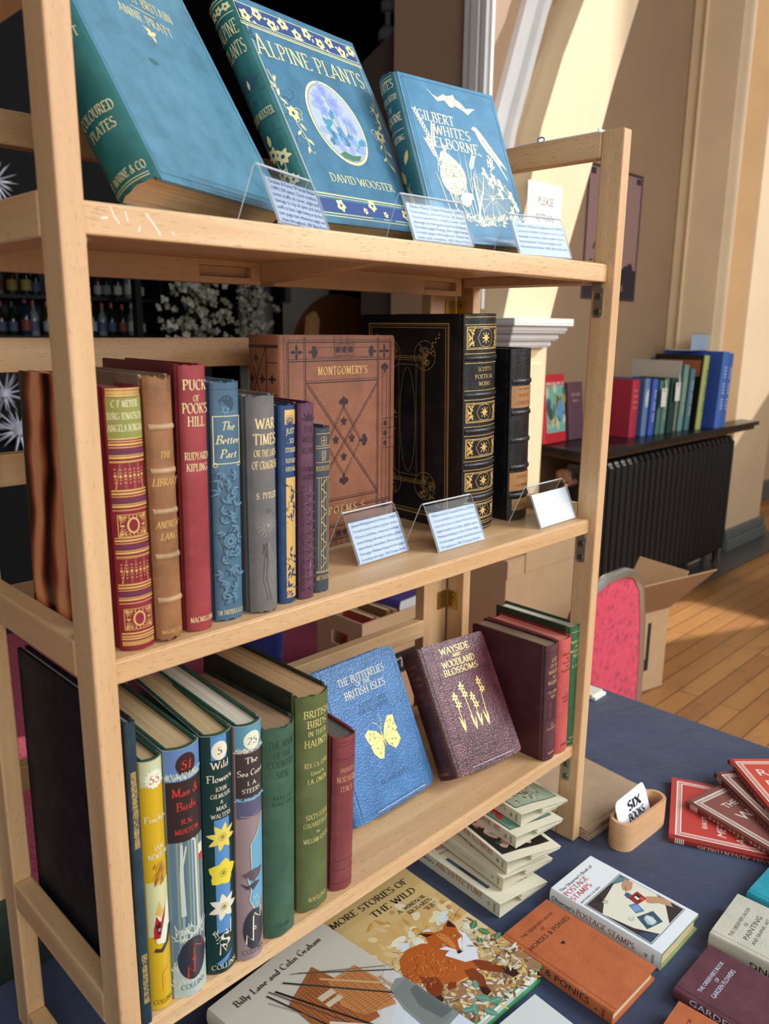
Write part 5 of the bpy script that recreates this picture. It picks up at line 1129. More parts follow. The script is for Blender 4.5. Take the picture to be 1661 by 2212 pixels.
# flame-marbled glossy book seen through the left side
def flame():
    m, nt, b = newmat('copper_swirl_print'); v = coords(nt, (14, 9, 14))
    w = N(nt, 'ShaderNodeTexWave'); w.wave_type = 'BANDS'; w.inputs['Scale'].default_value = .55; w.inputs['Distortion'].default_value = 9; w.inputs['Detail'].default_value = 3; w.inputs['Detail Scale'].default_value = .9; nt.links.new(v, w.inputs['Vector'])
    nt.links.new(ramp(nt, w.outputs['Fac'], [(.05, lin((30, 12, 8))), (.3, lin((110, 44, 22))), (.6, lin((178, 92, 54))), (.9, lin((224, 150, 104)))]), b.inputs['Base Color']); b.inputs['Roughness'].default_value = .22; return m
FL = flame()
book('glossy copper-swirl covered book facing out through the left end of the middle shelf', pose('S', .0022, .060, zM + .0003, 0, 1.2), .088, .200, .0095, FL, FL, bulge=.05)

# ------------------------------------------------------------------ price cards in acrylic holders
CT = flat((22, 24, 34), .8)
def price_card(lines, x, y, z, yaw, w, h, d, where, blank=False, cw=1.0):
    M = Matrix.Translation((x, y, z + .0004)) @ Matrix.Rotation(RAD(yaw), 4, 'Z')
    hold = thing('card_holder', 'clear acrylic card holder ' + where, 'card holder', M=M, group='acrylic card holders')
    a, e = acrylic(), acrylic_edge(); th = .0013; mb = MB()
    path = [(d * 2.05, 0), (d * 1.03 + .0022, h - .003), (d + .0008, h), (d - .0014, h - .0022), (0.0, .0008)]
    off = []
    for i, p in enumerate(path):
        q0 = path[max(i - 1, 0)]; q1 = path[min(i + 1, len(path) - 1)]; dx, dy = q1[0] - q0[0], q1[1] - q0[1]; l = math.hypot(dx, dy); off.append((p[0] + dy / l * th, p[1] - dx / l * th))
    prof = path + off[::-1]; n = len(path)
    def sheet(k0, k1): return [path[k0], path[k1], off[k1], off[k0]]
    for k in range(n - 1): mb.extrude(sheet(k, k + 1), 0, w, lambda p, t: (t, p[0], p[1]), a, False, True, e)
    mb.build('sheet', hold)
    nx, nz = -math.cos(math.atan2(d, h)), math.sin(math.atan2(d, h))      # outward normal of the sloping front
    fx, fz = d / math.hypot(d, h), h / math.hypot(d, h); L_ = math.hypot(d, h)
    at = lambda s, o: (fx * s + nx * o, fz * s + nz * o)
    mb = MB(); lp = [at(.0, .0006), at(L_ * .80, .0022), at(L_ * .80, .0032), at(.0, .0024)]
    mb.extrude(lp, 0, w, lambda p, t: (t, p[0], p[1]), a, False, True, e); mb.build('front_lip', hold)
    mb = MB(); mb.tube([(0.0006, d + .0006, h), (w - .0006, d + .0006, h)], .0009, e, 6); mb.build('top_bend', hold)
    mb = MB(); mb.tube([(.0004, .0004, .001), (w - .0004, .0004, .001)], .0008, e, 6); mb.build('foot_bend', hold)
    card = thing('price_card', ('blank white price card ' if blank else 'white price card ') + where.replace('standing ', ''), 'price card', M=M.copy(), group='price cards')
    ch = L_ * .79; mb = MB()
    cp = [at(.0012, .0009), at(ch, .0009), at(ch, .0014), at(.0012, .0007 + .0007)]
    mb.extrude(cp, .0022, w - .0016, lambda p, t: (t, p[0], p[1]), flat((184, 196, 220), .7) if not blank else flat((244, 246, 250), .5))  # blank card is whitened to look overexposed by glare
    if not blank:
        A = Art(); lh = ch / (len(lines) + .35); s = .0032
        A.frame(.0012, .001, w - .005, ch - .0012, .00022, flat((140, 146, 160), .6))
        for i, t in enumerate(lines):
            n_ = len(t); A.text(t, .0022, ch - (i + .86) * lh, s if i else s * 1.03, CT if i else flat((30, 32, 42), .7), 'sans', 'l', fit=min((w - .009) , (w - .009) * n_ / 31.0 * cw))
            if i == 0: A.text(t, .00235, ch - .86 * lh, s * 1.03, flat((30, 32, 42), .7), 'sans', 'l', fit=min((w - .009), (w - .009) * n_ / 31.0 * cw))
        def mp(X_, Y_, o):
            q = at(Y_, .00145 + o * .6); return (.0035 + X_, q[0], q[1])
        A.put(mb, mp)
    mb.build('card', card)
price_card(['Grasses & Ferns Of Great Britain', '(1889) 200 plates. Good condition,', 'some scuffs on cover, slight pull', 'damage to top of spine and some', 'scuffs to back. Light foxing on the first', 'two pages but otherwise pages are', 'clean throughout. £80 (Best Price)'], .1600, .0125, zT, 20.0, .081, .0445, .0186, 'before the gap between the plain and oval-picture books')
price_card(['Alpine Plants, David Wooster (1872)', 'First edition, second series. 54 plates.', 'Good condition, bright cover, pull', 'damage to the spine and to bottom,', 'first few pages foxing, then light foxing', 'to text pages throughout. Plates are', 'clean and complete. £80 (Best Price)'], .3182, .0178, zT, -3.2, .081, .0430, .0187, 'standing below the web-stamped book spine')
price_card(["Gilbert White's Selborne (1887)", 'Good condition, bright cover, pull', 'damage to spine. Gilded spine block,', 'inscription. Clean pages and', 'illustrated inside. £40 (Rare Book)', ''], .4970, .0290, zT, -12.0, .079, .0450, .0215, 'standing at the right end of the top shelf')
price_card(["James Montgomery's Poems (1860)", "Scottish poet's most popular works.", 'Good condition, rebound leather,', 'some fading and wear to spine, gilded', 'spine block, inscription. Book plate to', 'first page. Medium foxing to first pages', 'including title page. £40 (Unique Book)'], .2908, .0599, zM, 3.2, .078, .0508, .0235, 'standing before the brown leather poems')
price_card(["Walter Scott's Poetical Works (1874)", 'Good condition, cracking to side of', 'spine but cover is intact. Rebound and', 'slight marks to cover, gilded spine.', 'Medium foxing to first three pages.', 'Inside pages clean and illustrated', 'throughout. £40 (Unique Book)'], .3861, .0367, zM, .1, .0813, .0497, .0232, 'standing before the gilt black leather book')
price_card([], .5558, .0213, zM, 1.5, .0821, .0489, .0220, 'standing at the right end of the middle shelf', True)
# ------------------------------------------------------------------ bottom shelf
GRP = 'upright books on the bottom shelf'; GRN = cloth((30, 74, 56), .5, .1)
# thin dark book with Japanese lettering
W, H, T = .200, .268, .0098; S = SArt(); DBL = cloth((30, 52, 64), .45, .08); YG = flat((214, 176, 92), .5)
for i, ch in enumerate('南極昭和基地周辺の蘚苔類'): S.text(ch, T * .5, H * (.826 - .0203 * i), .0062, YG, 'sans', fit=.0048)
for i, ch in enumerate('国立極地研究所編'): S.text(ch, T * .5, H * (.225 - .0215 * i), .0062, YG, 'sans', fit=.0048)
book('tall thin dark blue book with gold Japanese characters, first on the bottom shelf', pose('S', .0045, .0095, zB + .0003, 0, .35), W, H, T, cloth((13, 18, 26), .55, .03, 1, 'weave', .1, .25), DBL, pages((200, 204, 212)), None, S, bulge=.05, group=GRP)
# four natural history jackets
JP = pages((196, 170, 128))
W, H, T = .15, .2285, .0185; S = SArt(); JY = flat((206, 166, 28), .32, name='printed_jacket'); OFW = flat((226, 226, 200), .35)
S.rect(0, .90 * H, T, H - .0014, flat((196, 200, 160), .35), 8); S.rect(0, .31 * H, T, .53 * H, flat((206, 202, 150), .35), 8); S.L = 1
S.rib([(T * (.1 + .1 * k), (.905 + .006 * sin(k * 3)) * H) for k in range(10)], .002, flat((196, 200, 160), .35))
S.flower(T * .55, .925 * H, .0085, OFW, 14, None, .55, 0); S.ell(T * .55, .925 * H, .0066, .0075, OFW, 18); S.L = 2; S.text('55', T * .55, .905 * H, .0088, flat((176, 40, 44), .4), fit=.0095, shear=.1); S.L = 1
S.text('Finches', T * .55, .76 * H, .0075, OFW, fit=.0185); S.text('IAN', T * .6, .65 * H, .0058, OFW, fit=.008); S.text('NEWTON', T * .58, .618 * H, .0058, OFW, fit=.017)
for k in range(30): S.leaf(T * (.25 + .5 * random.random()), (.50 + .09 * random.random()) * H, 1.2, .006, .0012, flat(random.choice([(178, 122, 40), (150, 92, 40), (196, 150, 60)]), .4))
S.poly([(T * .2, .34 * H), (T * .3, .41 * H), (T * .55, .37 * H), (T * .95, .45 * H), (T * 1.0, .34 * H), (T * .7, .27 * H), (T * .3, .28 * H)], OFW); S.L = 2
S.poly([(T * .2, .34 * H), (T * .32, .395 * H), (T * .5, .36 * H), (T * .8, .43 * H), (T * .72, .38 * H), (T * .45, .30 * H), (T * .2, .30 * H)], flat((170, 34, 40), .4)); S.poly([(T * .28, .40 * H), (T * .48, .45 * H), (T * .66, .405 * H), (T * .5, .385 * H)], flat((206, 170, 90), .4)); S.L = 3
S.poly([(T * .28, .355 * H), (T * .5, .37 * H), (T * .48, .315 * H), (T * .36, .32 * H)], flat((60, 26, 28), .4)); S.ell(T * .44, .335 * H, .0013, .0015, OFW, 10); S.L = 4; S.ell(T * .44, .335 * H, .0007, .0009, BLACK, 8); S.L = 2
S.rib([(T * .2, .255 * H), (T * .5, .245 * H), (T * .8, .27 * H), (T * 1.0, .33 * H)], .0035, flat((62, 54, 58), .4))
AM = flat((232, 160, 30), .4); S.rib([(T * .25, .085 * H), (T * .5, .075 * H), (T * .52, .15 * H), (T * .8, .17 * H)], .0011, AM); S.frame(T * .45, .108 * H, T * .62, .123 * H, .0006, AM); S.text('COLLINS', T * .5, .022 * H, .0058, flat((90, 74, 20), .5), fit=.0165)
book('yellow jacketed book on finches numbered fifty-five', pose('S', .0183, .0190, zB + .0003, -1.7, .5), W, H, T, GRN, GRN, JP, None, S, jacket=JY, group=GRP, bulge=.2)
W, H, T = .152, .231, .0305; S = SArt(); JB = flat((112, 134, 140), .3, name='printed_jacket'); DKB = flat((52, 36, 34), .35); RD = flat((206, 60, 48), .4); GW = flat((198, 206, 190), .35)
S.rect(0, .64 * H, T, .875 * H, DKB, 10); S.rect(0, .875 * H, T, H - .0014, flat((96, 128, 176), .35), 10); S.rect(0, .0, T, .14 * H, flat((178, 190, 180), .35), 10)
for k in range(9): S.rect(T * (.06 + .1 * k), .14 * H, T * (.12 + .1 * k), .64 * H, flat([(92, 124, 150), (130, 150, 140), (150, 164, 160), (86, 112, 130), (120, 142, 120), (142, 156, 170), (100, 132, 148), (156, 160, 130), (104, 120, 138)][k], .35))
S.L = 1
for k in range(120): S.leaf(T * random.random(), (.875 + .022 * random.random()) * H, 1.57, .003, .0007, GW); S.leaf(T * random.random(), random.choice((.12, .16, .10, .05, .03)) * H + .02 * H * random.random(), 1.57 + random.gauss(0, .3), .006, .0008, GW)
S.ell(T * .52, .935 * H, .0088, .0098, flat((56, 28, 28), .4), 22); S.L = 2; S.text('51', T * .52, .912 * H, .0098, RD, fit=.0105, shear=.1); S.L = 1
for t, v, h, f in (('Man &', .812, .0098, .023), ('Birds', .758, .0098, .0175), ('R.K.', .706, .0058, .011), ('MURTON', .668, .0058, .021)): S.text(t, T * .5, v * H, h, RD, fit=f)
S.rib([(T * .3, .34 * H), (T * .28, .5 * H), (T * .3, .63 * H)], [.004, .0032, .002], GW); S.rib([(T * .28, .52 * H), (T * .42, .62 * H)], .0013, GW); S.rib([(T * .72, .26 * H), (T * .7, .63 * H)], .0024, GW); S.rib([(T * .7, .63 * H), (T * .6, .64 * H)], .0016, GW)
S.rect(T * .84, .53 * H, T * .98, .56 * H, RD); S.rect(T * .82, .56 * H, T * .96, .60 * H, OFW)
for k in range(60): S.leaf(T * (.05 + .9 * random.random()), (.22 + .06 * random.random()) * H, 1.57 + random.gauss(0, .5), .008, .0011, GW)
S.L = 2; S.ell(T * .53, .155 * H, T * .43, .088 * H, flat((46, 48, 60), .35), 26); S.rect(T * .36, .075 * H, T * .56, .238 * H, flat((74, 52, 38), .35)); S.L = 3
S.rib([(T * .34, .075 * H), (T * .36, .125 * H), (T * .54, .095 * H), (T * .55, .185 * H), (T * .58, .21 * H), (T * .82, .185 * H), (T * .84, .225 * H)], .0012, RD); S.frame(T * .48, .145 * H, T * .58, .158 * H, .0007, RD); S.text('COLLINS', T * .52, .03 * H, .0062, flat((92, 92, 84), .5), fit=.022)
book('blue-grey jacketed book on man and birds numbered fifty-one', pose('S', .0378, .0174, zB + .0003, -2.6, .7), W, H, T, GRN, GRN, JP, None, S, jacket=JB, group=GRP, bulge=.2)
W, H, T = .152, .2295, .0268; S = SArt(); JG = flat((20, 52, 48), .3, name='printed_jacket'); SB = flat((84, 136, 186), .35); YF = flat((226, 204, 92), .35); CW = flat((226, 216, 192), .35)
S.rect(T * .22, .90 * H, T * .74, H - .0014, SB, 5); S.rect(T * .26, .18 * H, T * .78, .66 * H, SB, 5); S.L = 1
S.ell(T * .5, .935 * H, .0072, .0085, CW, 22); S.L = 2; S.text('5', T * .5, .916 * H, .0085, BLACK, fit=.0048); S.L = 1
for t, v, h, f in (('Wild', .86, .0088, .0165), ('Flowers', .808, .0088, .0232), ('JOHN', .772, .0052, .0105), ('GILMOUR', .745, .0052, .0185), ('&', .722, .004, .003), ('MAX', .694, .0052, .010), ('WALTERS', .664, .0052, .0185)): S.text(t, T * .52, v * H, h, CW, fit=f)
for y, m, n, wd in ((.585, YF, 8, .42), (.435, flat((228, 206, 60), .35), 5, .95), (.29, CW, 7, .5)):
    S.flower(T * .52, y * H, .0135, m, n, None, wd, y * 9); S.L = 2; S.ell(T * .52, y * H, .002, .0022, flat((150, 140, 40), .4), 10)
    for k in range(14): S.ell(T * .52 + .0034 * cos(k * .45), y * H + .0034 * sin(k * .45), .0005, .0005, flat((130, 120, 40), .4), 6)
    S.L = 1
S.poly([(T * .2, .05 * H), (T * .8, .09 * H), (T * .62, .055 * H), (T * .4, .04 * H)], SB); S.L = 2
S.rib([(T * .34, .085 * H), (T * .36, .135 * H), (T * .56, .095 * H), (T * .57, .12 * H)], .0012, CW); S.rib([(T * .55, .19 * H), (T * .74, .165 * H), (T * .76, .225 * H)], .0012, CW); S.text('S', T * .55, .115 * H, .016, CW, fit=.010, bold=1.3)
for k in range(12): S.leaf(T * (.22 + .08 * (k % 2)), (.14 + .0055 * k) * H, .4 * k, .003, .0008, CW)
S.text('COLLINS', T * .52, .02 * H, .0062, CW, fit=.0235)
book('dark green jacketed book with three painted flowers numbered five', pose('S', .0722, .0184, zB + .0003, -6.0, .8), W, H, T, GRN, GRN, JP, None, S, jacket=JG, group=GRP, bulge=.2)
W, H, T = .152, .2300, .0255; S = SArt(); JM = flat((150, 128, 128), .3, name='printed_jacket'); AQ = flat((106, 164, 190), .35); BRN = flat((62, 50, 50), .35)
S.rect(0, .895 * H, T, H - .0014, flat((92, 146, 166), .35), 8); S.rect(0, .695 * H, T, .885 * H, BRN, 8); S.rect(0, .62 * H, T, .69 * H, flat((88, 88, 116), .35), 8); S.L = 1
for k in range(90): S.leaf(T * random.random(), (.885 + .016 * random.random()) * H, random.uniform(0, 3), .0026, .0008, GW); S.leaf(T * random.random(), (.69 + .008 * random.random()) * H, random.uniform(0, 3), .0024, .0008, flat((130, 180, 206), .35))
S.ell(T * .55, .935 * H, .0082, .0085, OFW, 22); S.L = 2; S.text('25', T * .55, .916 * H, .0082, flat((110, 100, 100), .4), fit=.0105); S.L = 1
for t, v, h, f in (('The', .84, .0075, .0125), ('Sea Coast', .79, .0075, .0245), ('J. A.', .752, .0052, .010), ('STEERS', .722, .0052, .018)): S.text(t, T * .52, v * H, h, OFW, fit=f)
S.poly([(T * .95, .615 * H), (T * .7, .55 * H), (T * .42, .505 * H), (T * .45, .40 * H), (T * .3, .35 * H), (T * .42, .30 * H), (T * .35, .27 * H), (T * .6, .20 * H), (T * .98, .26 * H), (T * .98, .5 * H)], AQ); S.L = 2
S.rib([(T * .95, .615 * H), (T * .7, .55 * H), (T * .42, .505 * H), (T * .45, .40 * H), (T * .3, .365 * H), (T * .42, .31 * H), (T * .35, .27 * H), (T * .6, .20 * H)], .0006, OFW)
S.poly([(T * .1, .38 * H), (T * .5, .40 * H), (T * .95, .39 * H), (T * .75, .36 * H), (T * .5, .345 * H), (T * .25, .365 * H)], flat((96, 84, 88), .35)); S.poly([(T * .05, .345 * H), (T * .3, .33 * H), (T * .55, .345 * H), (T * .8, .335 * H), (T * .5, .31 * H), (T * .25, .318 * H)], flat((70, 66, 76), .35)); S.rib([(T * .1, .63 * H), (T * .5, .622 * H), (T * .9, .645 * H)], .0006, flat((190, 150, 120), .4))
for k in range(26): S.ell(T * (.45 + .3 * random.random()), (.22 + .06 * random.random()) * H, .0004, .0004, OFW, 6)
S.ell(T * .54, .135 * H, T * .42, .09 * H, flat((58, 54, 60), .35), 26); S.L = 3; S.rib([(T * .22, .075 * H), (T * .24, .115 * H), (T * .46, .085 * H), (T * .48, .19 * H), (T * .52, .205 * H), (T * .78, .175 * H), (T * .8, .225 * H)], .0012, OFW); S.frame(T * .44, .132 * H, T * .58, .147 * H, .0007, OFW)
S.text('COLLINS', T * .52, .025 * H, .0062, flat((96, 78, 78), .5), fit=.022)
book('mauve and blue jacketed book on the sea coast numbered twenty-five', pose('S', .1002, .0128, zB + .0003, -4.0, .9), W, H, T, GRN, GRN, pages((214, 206, 190)), None, S, jacket=JM, group=GRP, bulge=.2)
# faded green countryside
W, H, T = .142, .2136, .0365; S = SArt(); FG = flat((34, 66, 46), .6)
for t, v, h, f in (('THE BOOK', .90, .0085, .026), ('OF THE', .855, .0072, .018), ('COUNTRY', .81, .0085, .027), ('SIDE', .762, .0085, .013)): S.text(t, T * .45, v * H, h, FG, fit=f)
S.marks(T * .45, .67 * H, .004, FG, .019, 0, 7); S.marks(T * .45, .64 * H, .004, FG, .02, 0, 8); S.text('COLLINS', T * .42, .05 * H, .0045, FG, fit=.015)
GC = cloth((58, 92, 70), .55, .2)
book('faded green cloth book with almost worn-away title on the bottom shelf', pose('S', .1322, .0168, zB + .0003, 1.0, 1.0), W, H, T, cloth((30, 38, 30), .6, .1), GC, pages((150, 122, 96)), None, S, bulge=.24, rag=.0035, group=GRP)
# British Birds
W, H, T = .152, .2275, .0395; S = SArt(); YO = flat((226, 208, 130), .45, .2)
for t, v, h, f in (('BRITISH', .895, .0095, .0295), ('BIRDS', .850, .0095, .0235), ('IN THEIR', .815, .0068, .022), ('HAUNTS', .765, .0095, .0285), ('REV. C.A. JOHNS', .675, .0062, .0285), ('Edited by', .640, .0048, .0165), ('J.A. OWEN', .600, .0068, .0235), ('SIXTY-FOUR', .437, .0066, .0265), ('COLOURED PLATES', .400, .006, .0305), ('by', .368, .0045, .0045), ('WILLIAM FOSTER', .326, .0068, .0305), ('ROUTLEDGE', .045, .0058, .022)): S.text(t, T * .52, v * H, h, YO, fit=f)
OL = cloth((88, 98, 54), .5, .15)
book('thick olive green book on British birds, tallest of the bottom shelf centre', pose('S', .1748, .0219, zB + .0003, 0, .6), W, H, T, cloth((34, 38, 24), .55, .1), OL, pages((176, 142, 100)), None, S, bulge=.2, rag=.003, group=GRP)
# Northern Italy
W, H, T = .112, .1685, .0280; S = SArt()
for t, v, h, f in (("BAEDEKER'S", .775, .0056, .0165), ('NORTHERN', .71, .0078, .0225), ('ITALY.', .648, .0078, .0155)): S.text(t, T * .53, v * H, h, flat((206, 160, 110), .5), fit=f)
rules(S, T, H, (.965, .945, .86, .2, .14, .05), flat((96, 36, 42), .55), .0006)
book('small maroon guidebook to Northern Italy beside the olive bird book', pose('S', .2183, .0230, zB + .0003, -5.5, 1.6), W, H, T, cloth((120, 52, 54), .5, .3), cloth((126, 56, 58), .5, .35), pages((96, 92, 84)), None, S, bulge=.2, rag=.001, group=GRP)
# Butterflies of the British Isles
W, H, T = .1300, .1765, .0200; A = Art(); BIN = flat((44, 76, 112), .45); M = pose('C', .3005, .0840, zB + .0042, 2.6, 26.0, 1.2)
A.frame(.0065, .005, W - .005, H - .005, .0005, BIN); A.L = 1
for t, v, h, f in (('THE BUTTERFLIES', .852, .048, .60), ('OF THE', .815, .03, .19), ('BRITISH ISLES', .758, .048, .53)): A.text(t, W * .51, v * H, h * H, CREAM, fit=f * W)
for t, v, f in (('A POCKET GUIDE', .675, .36), ('FOR THE COUNTRY', .635, .38), ('RICHARD SOUTH', .16, .36)): A.text(t, W * .55, v * H, .0052, BIN, fit=f * W)
BX, BY = W * .545, H * .432; Bp = lambda pts: [(BX + x * .0265, BY + y * .0265) for x, y in pts]
GB = flat((240, 220, 140), .4, .3); IKB = flat((120, 96, 40), .5); A.L = 2
A.poly(Bp([(.04, .1), (.25, .5), (.6, .85), (.95, .78), (.9, .45), (.98, .15), (.6, .0), (.2, -.05)]), GB); A.poly(Bp([(-.04, .1), (-.3, .42), (-.75, .62), (-1.02, .45), (-.95, .2), (-.85, -.05), (-.4, -.05), (-.1, 0)]), GB)
A.poly(Bp([(.02, .05), (.5, .02), (.9, .05), (1.0, -.35), (.75, -.55), (.55, -.65), (.2, -.35)]), GB); A.poly(Bp([(-.02, .05), (-.5, .0), (-.85, -.1), (-.8, -.4), (-.55, -.75), (-.3, -.8), (-.08, -.4)]), GB); A.L = 3
A.ell(BX, BY, .0012, .0105, flat((206, 180, 100), .4, .3), 14, .12); A.rib(Bp([(0, .4), (-.15, .7), (-.4, .85)]), .0005, GB); A.rib(Bp([(0, .4), (.15, .75), (.12, 1.0)]), .0005, GB); A.L = 4
for x, y in ((.5, .6), (.7, .6), (.8, .4), (.5, .35), (.7, .2), (-.5, .35), (-.7, .4), (-.8, .2), (-.5, .15), (.5, -.2), (.7, -.25), (.4, -.4), (-.5, -.3), (-.4, -.55)): A.ell(BX + x * .0265, BY + y * .0265, .0009, .0011, IKB, 8)
for x, y in ((.9, .7), (.95, .2), (.85, -.35), (.5, -.55), (-.95, .4), (-.8, -.1), (-.5, -.65), (-.25, -.7)): A.rib([(BX + x * .003, BY + y * .003), (BX + x * .0225, BY + y * .0225)], .00035, IKB)
S = SArt(); S.text('S. SOUTH', T / 2, .10 * H, .004, BIN, fit=.015)
BLL = cloth((62, 112, 164), .32, .04, 1.5, 'leather', .12)
book('pebbled blue leather book with a gilt butterfly leaning on the bottom shelf', M, W, H, T, BLL, BLL, pages((190, 180, 160)), A, S, bulge=.3, corner=.010)
easel('clear acrylic easel under the gilt butterfly book', M, W, T, .007)
# Wayside and Woodland Blossoms
W, H, T = .1155, .1625, .0362; A = Art(); M = pose('C', .4450, .0738, zB + .0042, -5.6, 31.0, 1.4); IK2 = flat((46, 20, 28), .5)
for d in (.007, .010): A.frame(d, d, W - d, H - d, .0005, IK2)
for x0, x1, y0, y1 in ((.105, .955, .715, .725), (.105, .955, .262, .272)): A.rect(x0 * W, y0 * H, x1 * W, y0 * H + .0005, IK2); A.rect(x0 * W, y1 * H, x1 * W, y1 * H + .0005, IK2)
for x in (.19, .83): A.rect(x * W, .05 * H, x * W + .0005, .95 * H, IK2)
for x, y in ((.11, .88), (.83, .88), (.11, .05), (.83, .05), (.11, .68), (.83, .68), (.11, .23), (.83, .23)):
    for q in (0, .0025): A.frame(x * W + q, y * H + q, x * W + .009 - q, y * H + .010 - q, .0005, IK2)
A.L = 1
for t, v, h, f in (('WAYSIDE', .900, .050, .45), ('AND', .862, .026, .125), ('WOODLAND', .795, .050, .50), ('BLOSSOMS', .733, .046, .52)): A.text(t, W * .515, v * H, h * H, GOLD, fit=f * W)
for x in (.30, .40, .5, .6, .68): A.ell(W * x, .885 * H, .0005, .0005, GOLD, 6)
for i, t in enumerate(('A POCKET GUIDE', 'TO BRITISH WILD', 'FLOWERS FOR THE', 'COUNTRY RAMBLER', 'BY EDWARD STEP')): A.text(t, W * .52, (.225 - i * .036) * H, .0042, IK2, fit=.60 * W)
for (x0, x1, top, bot) in ((.30, .305, .56, .29), (.43, .47, .62, .28), (.545, .56, .52, .29), (.70, .66, .62, .28)):
    A.rib([(x0 * W, top * H), (x0 * W * .6 + x1 * W * .4, (top * .6 + bot * .4) * H), (x1 * W, bot * H)], .0009, GOLD)
    for k, dy in enumerate((0, -.06)):
        cx, cy = (x0 + (.02 if k else 0)) * W, (top + dy) * H
        for q in range(6): A.leaf(cx, cy, q * 1.05 + .3 + k, .0058, .0022, GOLD)
        A.L = 2; A.ell(cx, cy, .0011, .0013, IK2, 8); A.L = 1
    A.leaf(x0 * W, (top + .005) * H, pi / 2, .007, .003, GOLD); A.leaf(x1 * W, bot * H, 1.75, .021, .0026, GOLD); A.leaf(x1 * W, bot * H, 1.35, .017, .0022, GOLD)
S = SArt()
for i, (t, f) in enumerate((('WAYSIDE', .022), ('AND', .008), ('WOODLAND', .024), ('BLOSSOMS', .024))): S.text(t, T / 2, (.86 - i * .048) * H, .0048, flat((150, 88, 56), .5), fit=f)
S.text('E. STEP', T / 2, .64 * H, .004, flat((150, 88, 56), .5), fit=.016); S.text('WARNE', T / 2, .035 * H, .0045, flat((170, 120, 90), .5), fit=.018)
rules(S, T, H, (.955, .94, .72, .60, .02), IK2, .0007)
for y0, y1 in ((.36, .57), (.10, .29)):
    for q in range(4): S.frame(.007 + q * .0027, y0 * H + q * .0027, T - .007 - q * .0027, y1 * H - q * .0027, .0008, IK2, 6)
LM = cloth((98, 46, 56), .3, .06, 1.5, 'leather', .12)
book('maroon leather book with gilt wild flowers leaning on the bottom shelf', M, W, H, T, LM, cloth((74, 40, 36), .4, .2, 1.6, 'leather'), pages((190, 150, 130)), A, S, bulge=.14, corner=.006, rag=.001)
easel('clear acrylic easel under the gilt wild flower book', M, W, T, .007)
# last three
W, H, T = .1177, .1644, .0272; S = SArt()
for t, v, h, f in (('LIFE', .855, .0068, .012), ('OF THE', .81, .0056, .0155), ('WAYSIDE', .755, .0062, .0205), ('AND', .715, .0042, .008), ('WOODLAND', .665, .0062, .0215), ('T.A. COWARD', .585, .0056, .0205), ('M.Sc.', .548, .0048, .010), ('248', .30, .005, .009), ('ILLUSTRATIONS', .27, .004, .02), ('WARNE', .05, .0045, .014)): S.text(t, T * .52, v * H, h, flat((206, 176, 120), .5), fit=f)
rules(S, T, H, (.94, .63, .622), IK2, .0007); S.frame(T * .15, .36 * H, T * .5, .53 * H, .0008, IK2, 4); S.frame(T * .58, .36 * H, T * .86, .53 * H, .0008, IK2, 4); S.frame(T * .12, .04 * H, T * .88, .10 * H, .0005, IK2, 6)
book('dark maroon book showing its plain back board, right of the gilt flower book', pose('S', .5815, .0139, zB + .0003, .8, -2.6), W, H, T, cloth((72, 28, 36), .5, .08), cloth((88, 50, 56), .5, .25), pages((130, 110, 84)), None, S, bulge=.16, corner=.004, rag=.001, group=GRP)
W, H, T = .1175, .1646, .0275; S = SArt(); DR = flat((92, 28, 30), .55)
for t, v, h, f in (('BIRDS OF', .855, .0042, .0185), ('THE', .82, .0036, .007), ('WAYSIDE', .785, .0042, .017), ('AND', .752, .0036, .007), ('WOODLAND', .715, .0042, .02), ('A', .515, .0038, .003), ('POCKET', .482, .0042, .016), ('GUIDE', .448, .0042, .0125), ('WARNE', .06, .004, .015)): S.text(t, T * .52, v * H, h, DR, fit=f)
book('coral red book on wayside birds, between the maroon and green books', pose('S', .6095, .0135, zB + .0003, -1.2, -2.2), W, H, T, cloth((128, 28, 34), .5, .1), cloth((196, 86, 80), .5, .1), pages((200, 120, 104)), None, S, bulge=.16, rag=.0006, group=GRP)
W, H, T = .1215, .1745, .0265; S = SArt()
for t, v, h, f in (('WAYSIDE', .86, .0055, .02), ('AND', .825, .004, .008), ('WOODLAND', .785, .0055, .0215), ('TREES', .745, .0055, .014), ('E. STEP', .66, .005, .015), ('WARNE', .055, .0045, .014)): S.text(t, T * .45, v * H, h, flat((206, 206, 140), .5), fit=f)
rules(S, T, H, (.955, .035), flat((206, 206, 140), .5), .0006)
book('green book on wayside trees pressed against the right bookcase post', pose('S', .6405 - .0030, .0150, zB + .0003, -.6, -2.4), W, H, T - .004, cloth((26, 56, 34), .5, .08), cloth((52, 100, 62), .5, .12), pages((200, 196, 180)), None, S, bulge=.16, rag=.0008, group=GRP)
# ------------------------------------------------------------------ books and odds and ends on the navy cloth
PG = pages((206, 188, 150)); OBS = 'small pocket guides lying on the table'
def obs_cover(W, H, lines, m, x=.5):
    A = Art()
    for t, v, h, f in lines: A.text(t, W * x, v * H, h, m, 'sans', fit=f * W)
    return A
W, H, T = .0890, .1450, .0172
A = obs_cover(W, H, [("THE OBSERVER'S BOOK", .862, .0042, .68), ('OF', .808, .0042, .06), ('HORSES & PONIES', .738, .0062, .86)], BLACK)
A.poly([(W * .45, H * .635), (W * .53, H * .635), (W * .49, H * .60)], BLACK)
S = Art(); S.text('HORSES & PONIES', T * .48, H * .56, .0075, BLACK, 'sans', fit=H * .74, rot=-pi / 2); S.text('9', T * .5, H * .115, .0042, BLACK, 'sans', rot=0); S.text('WARNE', T * .5, H * .06, .0042, BLACK, 'sans', fit=.011)
ORB = cloth((182, 98, 56), .5, .12, 1.0, 'leather', .08)
